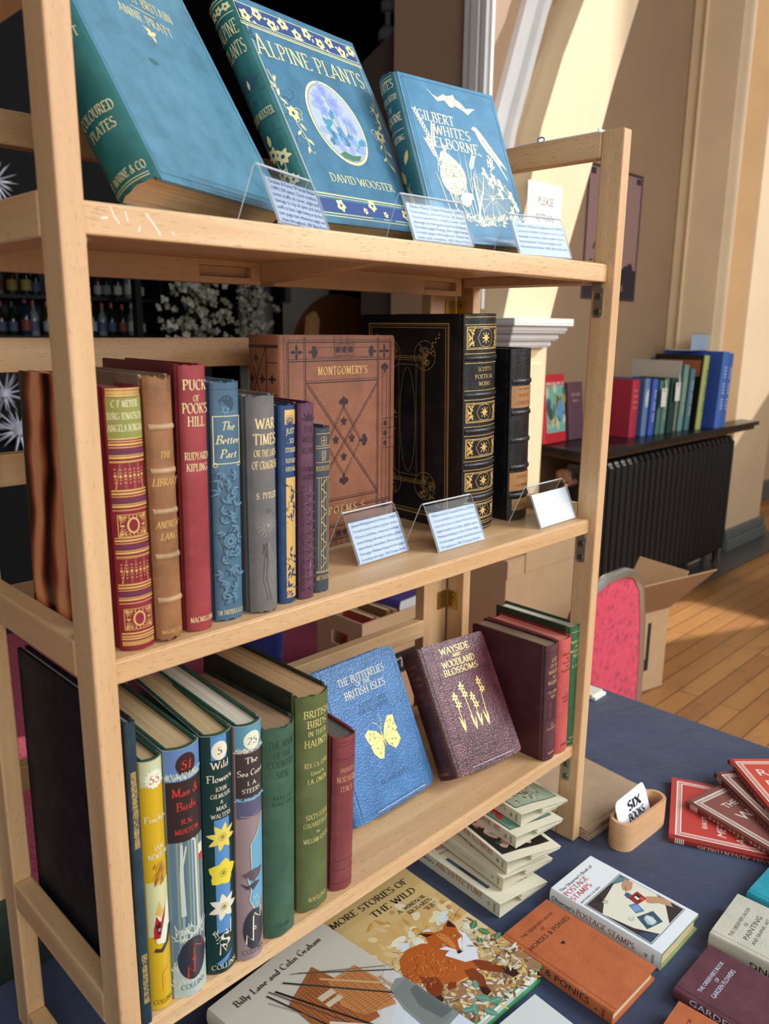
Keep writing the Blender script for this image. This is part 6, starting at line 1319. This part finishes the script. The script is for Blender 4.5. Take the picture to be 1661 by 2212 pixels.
book('orange-brown pocket guide to horses and ponies lying face up', pose('F', .4142, -.1935, .0003, -1.5), W, H, T, ORB, ORB, PG, A, S, bulge=.06, group=OBS)
# postage stamps in its jacket
W, H, T = .0900, .1490, .0212; A = Art(); RT = flat((196, 62, 60), .5); DK = flat((40, 40, 44), .4); u = lambda a: a * W; w_ = lambda b: b * H
A.text("The Observer's Book of", u(.42), w_(.900), .0046, DK, 'sans', fit=u(.78)); A.text('POSTAGE', u(.285), w_(.836), .0070, RT, fit=u(.54)); A.text('STAMPS', u(.235), w_(.768), .0070, RT, fit=u(.46)); A.text('ANTHONY S. B. NEW', u(.27), w_(.708), .0030, DK, 'sans', fit=u(.47))
x0, x1, y0, y1 = u(.045), u(.955), w_(.10), w_(.688)
A.rect(x0, y0, x1, y1, DK); A.L = 1; A.rect(x0 + .0007, y0 + .0007, x1 - .0007, y1 - .0007, flat((222, 232, 238), .35)); A.L = 2; A.rect(x0 + .0016, y0 + .0016, x1 - .0016, y1 - .0016, flat((52, 44, 48), .35)); A.L = 3
Q = lambda pts, m: A.poly([(x0 + .0016 + a * (x1 - x0 - .0032), y0 + .0016 + b * (y1 - y0 - .0032)) for a, b in pts], m)
Q([(.0, .74), (.30, .88), (.72, .96), (1, .84), (1, .42), (.86, .2), (.55, 0), (.25, 0), (.08, .3)], flat((222, 224, 206), .35)); Q([(.7, 1), (.96, 1), (1, .86), (.86, .9)], flat((90, 130, 136), .35)); Q([(.0, .0), (.26, 0), (.10, .16), (0, .2)], flat((54, 70, 100), .35)); A.L = 4
Q([(.20, .16), (.52, .08), (.62, .28), (.32, .38)], flat((58, 84, 100), .35)); Q([(.38, .42), (.52, .36), (.60, .52), (.46, .58)], flat((84, 124, 172), .35)); Q([(.58, .66), (.70, .64), (.72, .72), (.62, .74)], flat((74, 104, 136), .35)); Q([(.56, .50), (.80, .46), (.84, .64), (.60, .66)], flat((150, 40, 44), .35))
SK = flat((190, 146, 112), .4); Q([(.70, .80), (.80, .88), (.96, .90), (.98, .78), (.84, .72), (.76, .72)], SK); Q([(.72, .44), (.84, .50), (.98, .36), (1, .2), (.92, .12), (.84, .3), (.74, .38)], SK); A.L = 5
Q([(.30, .20), (.36, .29), (.46, .31), (.50, .22), (.44, .13), (.34, .14)], flat((170, 196, 204), .35)); Q([(.35, .16), (.42, .30), (.48, .27), (.46, .15)], flat((206, 222, 226), .35)); Q([(.64, .52), (.76, .50), (.78, .61), (.66, .62)], flat((40, 30, 32), .35)); A.L = 6
Q([(.66, .54), (.71, .53), (.73, .60), (.68, .61)], OFW); Q([(.40, .44), (.51, .40), (.57, .50), (.46, .54)], flat((122, 156, 196), .35)); A.ell(x0 + u(.665), y0 + w_(.30), .0032, .0030, flat((206, 70, 66), .35), 14); A.ell(x0 + u(.22), y0 + w_(.245), .0042, .0034, flat((188, 192, 178), .35), 16); A.L = 7; A.ell(x0 + u(.22), y0 + w_(.252), .0032, .0024, flat((214, 214, 200), .35), 14); A.ell(x0 + u(.25), y0 + w_(.49), .0042, .0036, flat((186, 192, 176), .35), 14)
for k in range(5): A.rib([(x0 + u(.25), y0 + w_(.50)), (x0 + u(.13 + .04 * k), y0 + w_(.55 + .006 * k))], .0006, DK)
A.rib([(x0 + u(.72), y0 + w_(.47)), (x0 + u(.60), y0 + w_(.42)), (x0 + u(.55), y0 + w_(.36))], .0006, DK)
S = Art(); S.text("Observer's", T * .42, H * .86, .0064, BLACK, 'sans', fit=H * .22, rot=-pi / 2); S.text('POSTAGE STAMPS', T * .42, H * .47, .0068, flat((150, 70, 76), .5), fit=H * .52, rot=-pi / 2)
S.text('42', T * .5, H * .105, .0040, BLACK, 'sans'); S.text('WARNE', T * .5, H * .05, .0036, BLACK, 'sans', fit=.011)
book('white jacketed pocket guide to postage stamps with a photograph of hands', pose('F', .5205, -.1943, .0003, -1.1), W, H, T, cloth((142, 156, 104), .55, .1), None, PG, A, S, bulge=.08, jacket=flat((226, 234, 240), .28, name='printed_jacket'), group=OBS)
# cream painting, maroon garden flowers, second orange-brown
W, H, T = .0900, .1430, .0210
A = obs_cover(W, H, [("THE OBSERVER'S BOOK", .85, .0044, .70), ('OF', .80, .0042, .07), ('PAINTING', .742, .0060, .56), ('AND GRAPHIC ART', .682, .0042, .60)], flat((60, 62, 66), .5), .47)
S = Art(); S.text('PAINTING', T * .55, H * .46, .0085, BLACK, 'sans', fit=H * .42, rot=pi / 2)
CRL = cloth((196, 194, 178), .45, .05, 1.0, 'leather', .06)
book('cream pocket guide to painting and graphic art near the right edge', pose('F', .5965, -.3600, .0003, 1.9), W, H, T, CRL, CRL, PG, A, S, bulge=.06, group=OBS)
W, H, T = .0893, .1450, .0140
A = obs_cover(W, H, [("THE OBSERVER'S BOOK", .838, .0044, .66), ('OF', .793, .0042, .07), ('GARDEN FLOWERS', .742, .0052, .60)], flat((206, 220, 240), .4))
S = Art(); S.text('GARDEN FLOWERS', T * .5, H * .50, .0070, flat((206, 220, 240), .4), 'sans', fit=H * .75, rot=-pi / 2)
MRN = cloth((92, 50, 62), .4, .06)
book('maroon pocket guide to garden flowers next to the cream guide', pose('F', .4905, -.3662, .0003, -.7), W, H, T, MRN, MRN, PG, A, S, bulge=.06, group=OBS)
W, H, T = .0893, .1450, .0170
A = obs_cover(W, H, [("THE OBSERVER'S BOOK", .86, .0044, .68), ('OF', .81, .0042, .06)], BLACK)
book('second orange-brown pocket guide cut off by the bottom edge', pose('F', .3945, -.3830, .0003, 2.5), W, H, T, ORB, ORB, PG, A, None, bulge=.06, group=OBS)
A = Art(); TQ = flat((30, 96, 120), .4); A.text('of', .115 * .52, .18 * .845, .0105, TQ, 'serif', fit=.017, shear=.25)
book('pale blue-white book with teal script cut off by the bottom edge', pose('F', .2510, -.2930, .0003, -4), .116, .180, .0141, flat((206, 216, 216), .35), None, PG, A, None, bulge=.08)
TQM = cloth((28, 150, 170), .38, .05, 1.2, 'leather', .06)
book('turquoise leather book at the right edge below the fanned red books', pose('F', .6910, -.3650, .0003, -2), .11, .145, .020, TQM, TQM, PG, None, None, bulge=.1)
# More Stories of the Wild
W, H, T = .1748, .2165, .0208; A = Art(); random.seed(21); u = lambda a: a * W; w_ = lambda b: b * H
for (v0, v1, c) in ((0, .2, (150, 118, 84)), (.2, .35, (186, 156, 110)), (.35, .5, (214, 196, 150)), (.5, .62, (206, 176, 116)), (.62, .72, (204, 172, 112)), (.72, .84, (206, 180, 122)), (.84, 1, (198, 172, 116))): A.rect(0.0066, w_(v0), W - .0002, w_(v1), flat(c, .28))
A.L = 1
for k in range(70): A.ell(u(random.uniform(.06, .95)), w_(random.gauss(.60, .08)), random.uniform(.002, .010), random.uniform(.002, .006), flat(random.choice([(206, 168, 96), (214, 190, 140), (190, 146, 76), (222, 206, 160), (224, 212, 178)]), .28), 9, random.random() * 3)
for k in range(30): A.ell(u(random.uniform(.45, .96)), w_(random.uniform(.42, .62)), random.uniform(.004, .012), random.uniform(.003, .007), flat(random.choice([(226, 226, 206), (208, 222, 226), (222, 216, 180)]), .28), 9)
A.L = 2
LC = [(214, 198, 150), (170, 130, 80), (134, 102, 70), (226, 222, 210), (190, 154, 90), (104, 84, 66), (206, 214, 222), (164, 152, 130), (214, 192, 112), (192, 180, 156), (216, 210, 190)]
for k in range(640):
    y = random.random() ** 1.1 * .44; x = random.uniform(.05, .97); A.leaf(u(x), w_(y), random.uniform(0, 6.28), random.uniform(.005, .014), random.uniform(.0015, .005), flat(random.choice(LC), .28))
for k in range(90): x, y = u(random.uniform(.08, .92)), w_(random.uniform(.40, .58)); A.rib([(x, y), (x + random.gauss(0, .006), y + random.uniform(-.004, .004)), (x + random.gauss(0, .010), y + random.uniform(-.006, .006))], .0004, flat(random.choice([(96, 72, 44), (120, 92, 56), (226, 224, 214)]), .28))
for k in range(26):
    x, y = u(.25), w_(.17); a = random.uniform(0, 6.28); A.rib([(x, y), (x + .016 * cos(a), y + .014 * sin(a))], [.0008, .0002], flat((222, 226, 232), .28))
FX1, FX2, FX3, FXK, FXW = flat((178, 92, 40), .28), flat((206, 130, 66), .28), flat((126, 58, 28), .28), flat((52, 32, 26), .28), flat((220, 226, 236), .28)
A.L = 3
R_ = lambda pts, m: A.poly([(u(a), w_(b)) for a, b in pts], m)
R_([(.12, .495), (.20, .475), (.30, .42), (.38, .375), (.36, .33), (.28, .355), (.20, .385), (.13, .43)], FX1)                     # brush
R_([(.30, .44), (.36, .505), (.45, .53), (.56, .51), (.66, .44), (.72, .36), (.74, .26), (.68, .20), (.58, .20), (.47, .22), (.38, .28), (.32, .34)], FX1)   # body
R_([(.36, .36), (.44, .30), (.42, .24), (.36, .215), (.355, .19), (.31, .175), (.29, .20), (.315, .23), (.32, .28)], FX3); R_([(.47, .24), (.50, .215), (.47, .195), (.42, .205), (.43, .23)], FX3)      # hind legs
R_([(.60, .24), (.66, .22), (.66, .15), (.625, .11), (.605, .065), (.56, .06), (.555, .09), (.58, .13), (.575, .18)], FX3); R_([(.70, .27), (.77, .20), (.81, .13), (.85, .075), (.835, .04), (.79, .045), (.775, .09), (.735, .13), (.68, .19)], FX3); A.L = 4
for pts in ([(.36, .215), (.355, .19), (.31, .175), (.29, .20), (.315, .225)], [(.605, .105), (.605, .065), (.56, .06), (.555, .09), (.575, .12)], [(.80, .13), (.85, .075), (.835, .04), (.79, .045), (.775, .09)]): R_(pts, FXK)
for k in range(170):
    a = random.uniform(0, 6.28); q = random.random() ** .5; x, y = .47 + .17 * q * cos(a), .37 + .115 * q * sin(a); A.leaf(u(x), w_(y), -2.3 + random.gauss(0, .4), random.uniform(.003, .0065), .0007, random.choice([FX2, FX3, FX1, FX2, flat((224, 168, 110), .28)]))
for k in range(40): x = random.uniform(.14, .36); A.leaf(u(x), w_(.47 - (x - .14) * .45 + random.gauss(0, .02)), 2.7, .005, .0007, random.choice([FX2, FX3, flat((222, 190, 140), .28)]))
A.L = 5
R_([(.60, .37), (.66, .27), (.74, .24), (.80, .30), (.84, .40), (.82, .46), (.75, .42), (.66, .38)], FXW); A.L = 6
R_([(.60, .49), (.62, .525), (.61, .565), (.66, .55), (.70, .515), (.76, .50), (.79, .52), (.845, .53), (.85, .485), (.82, .44), (.81, .40), (.75, .36), (.71, .325), (.675, .335), (.655, .375), (.61, .42)], FX1); A.L = 7
R_([(.61, .565), (.625, .52), (.68, .51)], FXK); R_([(.845, .53), (.79, .505), (.835, .465)], FXK); R_([(.61, .42), (.655, .375), (.675, .335), (.69, .36), (.66, .41)], FXW); R_([(.71, .33), (.75, .36), (.80, .40), (.76, .40), (.72, .36)], FXW); R_([(.68, .50), (.72, .50), (.74, .45), (.71, .37), (.685, .37), (.685, .43)], FX2); A.L = 8
for x, y in ((.665, .425), (.765, .43)): A.ell(u(x), w_(y), .0022, .0018, flat((226, 214, 170), .28), 10)
A.ell(u(.692), w_(.337), .0030, .0022, BLACK, 12); A.L = 9
for x, y in ((.667, .425), (.763, .43)): A.ell(u(x), w_(y), .0011, .0014, BLACK, 8)
for k in range(46): A.leaf(u(random.uniform(.63, .80)), w_(random.uniform(.40, .50)), random.uniform(1, 2.2), .003, .0005, random.choice([FX2, FX3]))
A.L = 8
for x, y, a, s in ((.90, .40, .4, 1), (.93, .38, -1.2, 1), (.88, .34, -2.1, .8), (.95, .27, .2, .8), (.50, .10, -1.0, 1.1), (.46, .08, -2.2, 1), (.47, .02, -1.2, 1), (.53, .03, -.4, 1.1), (.43, .05, 2.6, .9), (.55, .12, .9, .8)):
    A.leaf(u(x), w_(y), a, .016 * s, .009 * s, flat((90, 146, 128) if x < .8 else (74, 124, 78), .28)); A.L = 9; A.rib([(u(x), w_(y)), (u(x) + .014 * s * cos(a), w_(y) + .014 * s * sin(a))], .0004, flat((190, 214, 196), .28)); A.L = 8
A.rib([(u(.20), w_(.02)), (u(.26), w_(.10)), (u(.32), w_(.12)), (u(.36), w_(.17))], .0022, flat((150, 166, 166), .28))
for k in range(40): x, y = u(random.uniform(.80, .96)), w_(random.uniform(.04, .34)); A.leaf(x, y, random.uniform(0, 6), .010, .003, flat(random.choice(LC), .28))
A.text('MORE STORIES OF', u(.562), w_(.890), w_(.044), BLACK, fit=u(.70)); A.text('THE WILD', u(.69), w_(.806), w_(.044), BLACK, fit=u(.405)); A.text('A. WINDSOR-', u(.775), w_(.737), w_(.026), flat((60, 48, 34), .4), fit=u(.27)); A.text('RICHARDS', u(.80), w_(.698), w_(.026), flat((60, 48, 34), .4), fit=u(.22)); A.text('"B.B."', u(.855), w_(.654), w_(.028), flat((60, 48, 34), .4), fit=u(.11))
GNB = cloth((64, 152, 96), .45, .03)
book('large book of wild stories with a fox painting lying face up', pose('F', .2361, -.1015, .0003, -2.3), W, H, T, GNB, GNB, pages((226, 226, 222)), A, None, bulge=.05, jacket=flat((206, 178, 120), .25, name='printed_jacket'))
# fishing book, lying on the fox book and on a dark green book
W, H, T = .1572, .250, .0179; A = Art(); GRYP = flat((196, 192, 180), .22, name='printed_jacket'); u = lambda a: a * W; w_ = lambda b: b * H
for k in range(5): A.poly([(u(1), w_(.60 - .05 * k)), (u(.72), w_(.52 - .05 * k)), (u(.4), w_(.40 - .05 * k)), (u(.05), w_(.36 - .05 * k)), (u(.05), 0.0), (u(1), 0.0)], flat([(196, 198, 194), (198, 204, 206), (200, 210, 218), (202, 214, 226), (206, 218, 232)][k], .22)); A.L += 1
A.text('Billy Lane and Colin Graham', u(.50), w_(.905), .0082, BLACK, 'serif', fit=u(.76))
WK, WL, WD2 = flat((150, 88, 50), .3), flat((184, 128, 78), .3), flat((98, 56, 34), .3); F_ = lambda pts, m: A.poly([(u(a), w_(b)) for a, b in pts], m)
A.L = 6; F_([(.35, .76), (.66, .83), (.69, .72), (.72, .56), (.66, .45), (.37, .50), (.34, .62)], WK); A.L = 7; F_([(.64, .72), (.86, .70), (.88, .58), (.80, .44), (.60, .50), (.56, .60)], WL)
for k in range(17): A.rib([(u(.60 - .01 * (k % 2)), w_(.50 + .013 * k)), (u(.73), w_(.485 + .013 * k)), (u(.86), w_(.465 + .0135 * k))], .0009, WK)
for k in range(13): A.rib([(u(.60 + .021 * k), w_(.49 - .004 * k)), (u(.62 + .019 * k), w_(.71 - .002 * k))], .0005, WL if k % 2 else WK)
for k in range(20): A.rib([(u(.36), w_(.515 + .0125 * k)), (u(.5), w_(.51 + .0135 * k)), (u(.63), w_(.52 + .015 * k))], .0006, WD2)
for k in range(12): A.rib([(u(.37 + .026 * k), w_(.5)), (u(.37 + .025 * k), w_(.78))], .0005, WL)
F_([(.50, .67), (.62, .66), (.62, .69), (.50, .70)], flat((196, 186, 160), .3)); F_([(.50, .63), (.62, .62), (.62, .645), (.50, .655)], flat((196, 186, 160), .3)); A.L = 8
for (a, b, w__, c) in (((.30, .86), (.48, .36), .0016, (40, 34, 34)), ((.33, .87), (.56, .40), .0011, (70, 62, 56)), ((.36, .85), (.62, .38), .0022, (34, 30, 30)), ((.44, .86), (.88, .46), .0020, (40, 56, 52)), ((.56, .85), (1.0, .56), .0014, (66, 74, 66)), ((.52, .87), (.99, .60), .0008, (96, 92, 84)), ((.62, .76), (.95, .48), .0026, (196, 160, 116)), ((.42, .58), (.70, .34), .0028, (206, 202, 190)), ((.27, .83), (.40, .62), .0006, (110, 104, 96))): A.rib([(u(a[0]), w_(a[1])), (u(b[0]), w_(b[1]))], w__, flat(c, .3))
A.rib([(u(.90), w_(.58)), (u(.86), w_(.30))], .0022, flat((176, 146, 110), .3)); A.L = 9
F_([(.80, .40), (.86, .50), (.95, .52), (1, .50), (1, .22), (.85, .22), (.78, .30)], flat((128, 140, 138), .35)); F_([(.88, .36), (.94, .44), (1, .44), (1, .25), (.9, .26)], flat((96, 108, 108), .35)); A.L = 10
for k in range(12): A.rib([(u(.80 + .015 * k), w_(.24)), (u(.82 + .014 * k), w_(.38 + .004 * k)), (u(.86 + .012 * k), w_(.49))], .0004, flat((70, 78, 78), .4))
S = Art(); S.text('Fishing', T * .5, H * .76, .0095, BLACK, 'serif', fit=H * .30, rot=pi / 2); S.text('Lane', T * .5, H * .45, .008, BLACK, 'serif', fit=H * .15, rot=pi / 2)
book('grey jacketed fishing book with a wicker basket lying on the fox book', pose('F', .1297, -.1660, .0220, 4.9), W, H, T, cloth((60, 66, 60), .5, .05), None, pages((226, 222, 210)), A, S, bulge=.06, jacket=GRYP)
S = Art(); S.marks(.011, .14, .007, flat((206, 196, 150), .5), .09, pi / 2); A = Art(); A.frame(.01, .01, .15, .22, .0012, flat((206, 190, 130), .5))
book('dark green book lying beneath the left side of the fishing book', pose('F', .0980, -.145, .0003, 9), .118, .215, .0215, cloth((24, 52, 46), .45, .1), cloth((24, 52, 46), .45, .1), PG, A, S, bulge=.06)

# ------------------------------------------------------------------ fanned stack of empty pocket-guide jackets
def jacket_sheet(title, num, label, x, y, z, yaw, H=.148, T=.019, W=.094, droop=.0, op=.010, col=(226, 220, 196), art=None, tcol=(190, 92, 74)):
    M = Matrix.Translation((x, y, z)) @ Matrix.Rotation(RAD(yaw), 4, 'Z')
    r = thing('dust_jacket', label, 'dust jacket', M=M, group='empty jackets fanned under the bookcase')
    m = flat(col, .4, name='jacket_paper'); mb = MB(); th = .0004
    top = [(.0, T), (W * .35, T - op * .30), (W * .7, T - op * .75), (W, T - op)]; fl = [(W - .002, T - op - .0018), (W * .72, T - op * .8 - .0012), (W * .45, T - op * .45 - .0022)]
    low = [(.0, 0.0004), (W * .4, .0006), (W * .98, .0008)]; fl2 = [(W * .96, .0024), (W * .6, .0032), (W * .45, .0040)]
    path = fl[::-1] + top[::-1] + low + fl2
    path = fl[::-1] + [p for p in top[::-1]] + low + fl2
    o = []
    for i, p in enumerate(path):
        a = path[max(i - 1, 0)]; b = path[min(i + 1, len(path) - 1)]; dx, dy = b[0] - a[0], b[1] - a[1]; l = math.hypot(dx, dy); o.append((p[0] + dy / l * th, p[1] - dx / l * th))
    mb.extrude(path + o[::-1], 0, H, lambda p, t: (p[0], t, p[1]), m, False, True, flat((238, 234, 216), .6))
    A = Art(); A.text("Observer's", .0, H * .93, .0058, BLACK, 'sans', fit=H * .20, rot=-pi / 2) if False else None
    A.text("Observer's", T * .52, H * .875, .0056, BLACK, 'sans', fit=H * .20, rot=-pi / 2); (A.text if title else (lambda *a, **k: A.marks(T * .40, H * .46, .006, flat(tcol, .5), H * .5, -pi / 2, 14)))(title, T * .54, H * .46, .0072, flat(tcol, .5), 'serif', fit=min(H * .56, H * .05 * len(title)), rot=-pi / 2)
    A.text(num, T * .5, H * .105, .0042, BLACK, 'sans'); A.text('WARNE', T * .5, H * .045, .0034, BLACK, 'sans', fit=T * .62)
    R2 = Art(); R2.items = [([(T - px, py) for px, py in vs], fs, mt, l) for vs, fs, mt, l in A.items]
    A.put(mb, lambda a, b, q: (-.0005 - q, b, T - a) if False else (-.0005 - q, b, a), .0002)
    def tp(a, b, q):
        k = a / W; zz = T - op * (0 if k < 0 else (.30 * k / .35 if k < .35 else (.30 + .45 * (k - .35) / .35 if k < .7 else .75 + .25 * (k - .7) / .3))); return (a, b, zz + .0006 + q)
    if art: art.put(mb, tp, .0002, cut=.006)
    mb.build('sheet', r); return r
def photo_art(cols, W=.094, H=.148, n=60, seed=1, leafy=False, frame=True):
    random.seed(seed); A = Art(); x0, x1, y0, y1 = .006, W - .008, .016, H * .66
    if frame: A.rect(x0 - .0012, y0 - .0012, x1 + .0012, y1 + .0012, DK); A.L = 1
    A.rect(x0, y0, x1, y1, flat(cols[0], .35)); A.L = 2
    for k in range(n):
        c = flat(random.choice(cols[1:]), .35); x, y = random.uniform(x0 + .01, x1 - .01), random.uniform(y0 + .01, y1 - .01)
        if leafy: A.leaf(x, y, random.uniform(0, 6.28), random.uniform(.005, .010), random.uniform(.001, .004), c)
        else: A.ell(x, y, random.uniform(.003, .010), random.uniform(.003, .007), c, 10, random.random() * 3)
    return A
# pile positions follow a loose fan, lowest first
JH = .148
A = Art(); A.text("The Observer's Book of", .042, JH * .90, .0040, DK, 'sans', fit=.06); A.text('ARCHITECTURE', .045, JH * .84, .0055, RT, fit=.06); A.text('JOHN PENOYRE', .03, JH * .78, .003, DK, 'sans', fit=.035); A.rect(.010, .03, .016, JH * .70, flat((56, 84, 112), .35)); A.L = 1; A.rect(.011, .05, .0145, .08, flat((40, 34, 34), .35)); A.L = 0
for k in range(9): A.marks(.066, .020 + .0045 * k, .0022, flat((90, 90, 96), .5), .026, 0, 14)
jacket_sheet('ARCHITECTURE', '13', 'cream empty jacket on architecture, lowest of the fanned pile', .4560, -.0180, .0006, -4, art=A, op=.0155)
A = Art()
for k in range(7): A.marks(.035 + .004 * (k % 3), .030 + .014 * k, .0050, flat((112, 104, 96), .5), .045, .1, 11)
jacket_sheet('', '9', 'cream empty jacket with faint grey spine title, second from the bottom of the fan', .4790, -.0050, .0195, -7, art=A, tcol=(206, 196, 172), T=.0165, op=.0135, col=(222, 214, 188))
jacket_sheet('GARDEN FLOWERS', '28', 'cream empty jacket on garden flowers with a black picture, middle of the fan', .4880, -.0035, .0375, -12, art=photo_art([(26, 24, 24), (224, 190, 170), (206, 120, 90), (226, 214, 206), (60, 84, 60)], seed=4), T=.0165, op=.0135)
jacket_sheet('PAINTING & GRAPHIC ART', '26', 'cream empty jacket on painting with a red rose picture, second from the top', .5200, .0070, .0520, -6.5, art=photo_art([(112, 160, 140), (190, 40, 48), (206, 70, 70), (60, 96, 70), (160, 30, 40)], seed=6), T=.0165, op=.0125)
jacket_sheet('HOUSE PLANTS', '46', 'cream empty jacket on house plants with leafy picture, topmost of the fan', .5430, .0160, .0680, -7, art=photo_art([(150, 172, 146), (92, 70, 50), (200, 196, 170), (120, 140, 110), (60, 46, 36), (206, 190, 150)], n=160, seed=8, leafy=True), T=.0175, op=.0155)

# ------------------------------------------------------------------ business cards in a wooden holder
r = thing('card_stand', 'small rounded beech holder for business cards on the cloth', 'holder', (.7345, -.0520, .0003), yaw=RAD(-3))
WH = wood('x', (222, 180, 138), (202, 152, 108)); mb = MB(); a, b, hh = .0400, .0180, .042
def stad(a, b, n=10): return [(a + b * cos(RAD(-90 + 180 * i / n)), b * sin(RAD(-90 + 180 * i / n))) for i in range(n + 1)] + [(-a + b * cos(RAD(90 + 180 * i / n)), b * sin(RAD(90 + 180 * i / n))) for i in range(n + 1)]
o_, i_ = stad(a, b), stad(a, b - .0055); k = len(o_)
lv = [[(x, y, 0) for x, y in o_], [(x, y, hh - .001) for x, y in o_], [(x * .99, y * .97, hh) for x, y in o_], [(x * 1.0, y * 1.05, hh) for x, y in i_], [(x, y, hh - .001) for x, y in i_], [(x, y, .006) for x, y in i_]]
vs = sum(lv, []); mb.add(vs, [(j * k + q, j * k + (q + 1) % k, (j + 1) * k + (q + 1) % k, (j + 1) * k + q) for j in range(5) for q in range(k)], WH, True)
mb.add(lv[0], [tuple(range(k - 1, -1, -1))], WH); mb.add(lv[5], [tuple(range(k))], WH); mb.build('body', r)
for i in range(6):
    M = Matrix.Translation((.7260 + .0006 * i, -.0600 + .0019 * i, .0072)) @ Matrix.Rotation(RAD(-2 + i * .4), 4, 'Z') @ Matrix.Rotation(RAD(-20 + i * 1.6), 4, 'X')
    c = thing('business_card', 'white SIX BOOKS business card, front one in the beech holder' if i == 0 else 'white business card tucked behind the front SIX BOOKS card', 'card', M=M, group='business cards in the beech holder')
    w, h, q = .0400, .056, .006; pr = [(-w, 0), (w, 0), (w, h - q), (w - q * .3, h - q * .3), (w - q, h), (-w + q, h), (-w + q * .3, h - q * .3), (-w, h - q)]
    mb = MB(); mb.extrude(pr, 0, .0007, lambda p, t: (p[0], t, p[1]), flat((232, 236, 246), .4))
    if i == 0:
        A = Art(); INK = flat((24, 28, 44), .5); A.text('SIX', .006, .036, .0125, INK, fit=.034, bold=2.0); A.text('BOOKS', .006, .0215, .0105, INK, fit=.042, bold=1.7); A.put(mb, lambda x, y, o: (x, -.0001 - o, y))
    mb.build('card_stock', c)
# ------------------------------------------------------------------ kraft paper bags
KR = paint((176, 150, 122), .8, 22, .09, 'kraft_paper', .5)
for i in range(9):
    z = .0006 + i * .00165; w, h = .158, .232; ox = random.uniform(-.006, .006); oy = random.uniform(-.007, .007)
    M = Matrix.Translation((.667 + ox + .012 * (i == 0), -.0065 + oy, z)) @ Matrix.Rotation(RAD(-4.5 + random.uniform(-2.6, 2.6)), 4, 'Z')
    r = thing('paper_bag', 'brown kraft paper bag, topmost of the flat stack by the bookcase post' if i == 8 else 'brown kraft paper bag inside the flat stack by the bookcase post', 'paper bag', M=M, group='flat stack of kraft paper bags')
    zig = [(w * k / 60, (-.0035 if k % 2 else 0)) for k in range(61)]; fz = .0006
    pr = zig + [(w, h), (0, h)]; mb = MB(); mb.extrude(pr, 0, .0006, lambda p, t: (p[0], p[1], t), KR); mb.build('back_sheet', r)
    zig = [(w * k / 60, (.0040 if k % 2 else .0075)) for k in range(61)]
    mb = MB(); mb.extrude(zig + [(w, h), (0, h)], .0007, .0014, lambda p, t: (p[0], p[1], t), KR); mb.build('front_sheet', r)
# ------------------------------------------------------------------ fanned red picture books
def fan(label, x, y, z, yaw, col, spcol, lines, sp, W=.162, H=.222, T=.0092, wcol=(236, 226, 214)):
    A = Art(); m = flat(wcol, .4)
    for d, w in ((.008, .0022), (.0110, .0006), (.0124, .0006), (.0142, .0018)): A.frame(.0068 if d < .009 else d, d, W - d, H - d, w, m)
    A.L = 1
    for t, u_, v, h, f, sh in lines: A.text(t, u_ * W, v * H, h, m, 'sans', 'l', fit=f, shear=sh)
    S = Art()
    for k in range(5): S.rect(.0005, H - .010 - k * .0026, T - .0005, H - .0086 - k * .0026, m, 6)
    S.text(sp, T * .5, H * .47, .0062, flat((226, 190, 160), .5), 'serif', fit=H * .72, rot=pi / 2) if sp else S.marks(T * .3, H * .47, .005, flat((206, 150, 120), .5), H * .7, -pi / 2, 24)
    return book(label, pose('F', x, y, z, yaw), W, H, T, flat(col, .4, name='paper_boards'), flat(spcol, .45, name='paper_boards'), pages((214, 196, 160)), A, S, bulge=.05, group='fan of thin red picture books')
TXY = Vector((.7468, -.0939))
def fan_at(cx, cy, yaw, W=.162, H=.222):   # place by the top-left (spine, head) corner
    c, s = cos(RAD(yaw)), sin(RAD(yaw)); return cx + s * H, cy - c * H
x, y = fan_at(.7468, -.0939, 24); fan('red book of British merchant adventurers, lowest of the fan', x, y, .0004, 24, (190, 62, 58), (150, 40, 38), [('BRITISH', .22, .77, .0075, .055, 0), ('MERCHANT', .14, .66, .0125, .10, .18), ('ADVENTURERS', .10, .55, .0125, .125, .18)], 'BRITISH MERCHANT ADVENTURERS')
x, y = fan_at(.8320, -.0790, -13); fan('faded brown-red book with a large letter W, second of the fan', x, y, 0.0099, -13, (134, 76, 72), (116, 60, 52), [('THE', .22, .80, .0125, .030, 0), ('W', .20, .66, .0185, .026, 0)], '')
x, y = fan_at(.9250, -.0813, -36); fan('brown book on British scientists, third of the fan', x, y, .0194, -36, (128, 66, 64), (104, 46, 40), [('S', .36, .80, .0145, .012, .2)], 'ORY . BRITISH SCIENTISTS')
x, y = fan_at(.9640, -.0859, -44); fan('bright red book with large white capitals, topmost of the fan', x, y, .0289, -44, (204, 76, 58), (160, 52, 42), [('ROMAN', .16, .78, .0185, .11, 0), ('BRITAIN', .16, .64, .0185, .12, 0)], 'ROMAN BRITAIN')
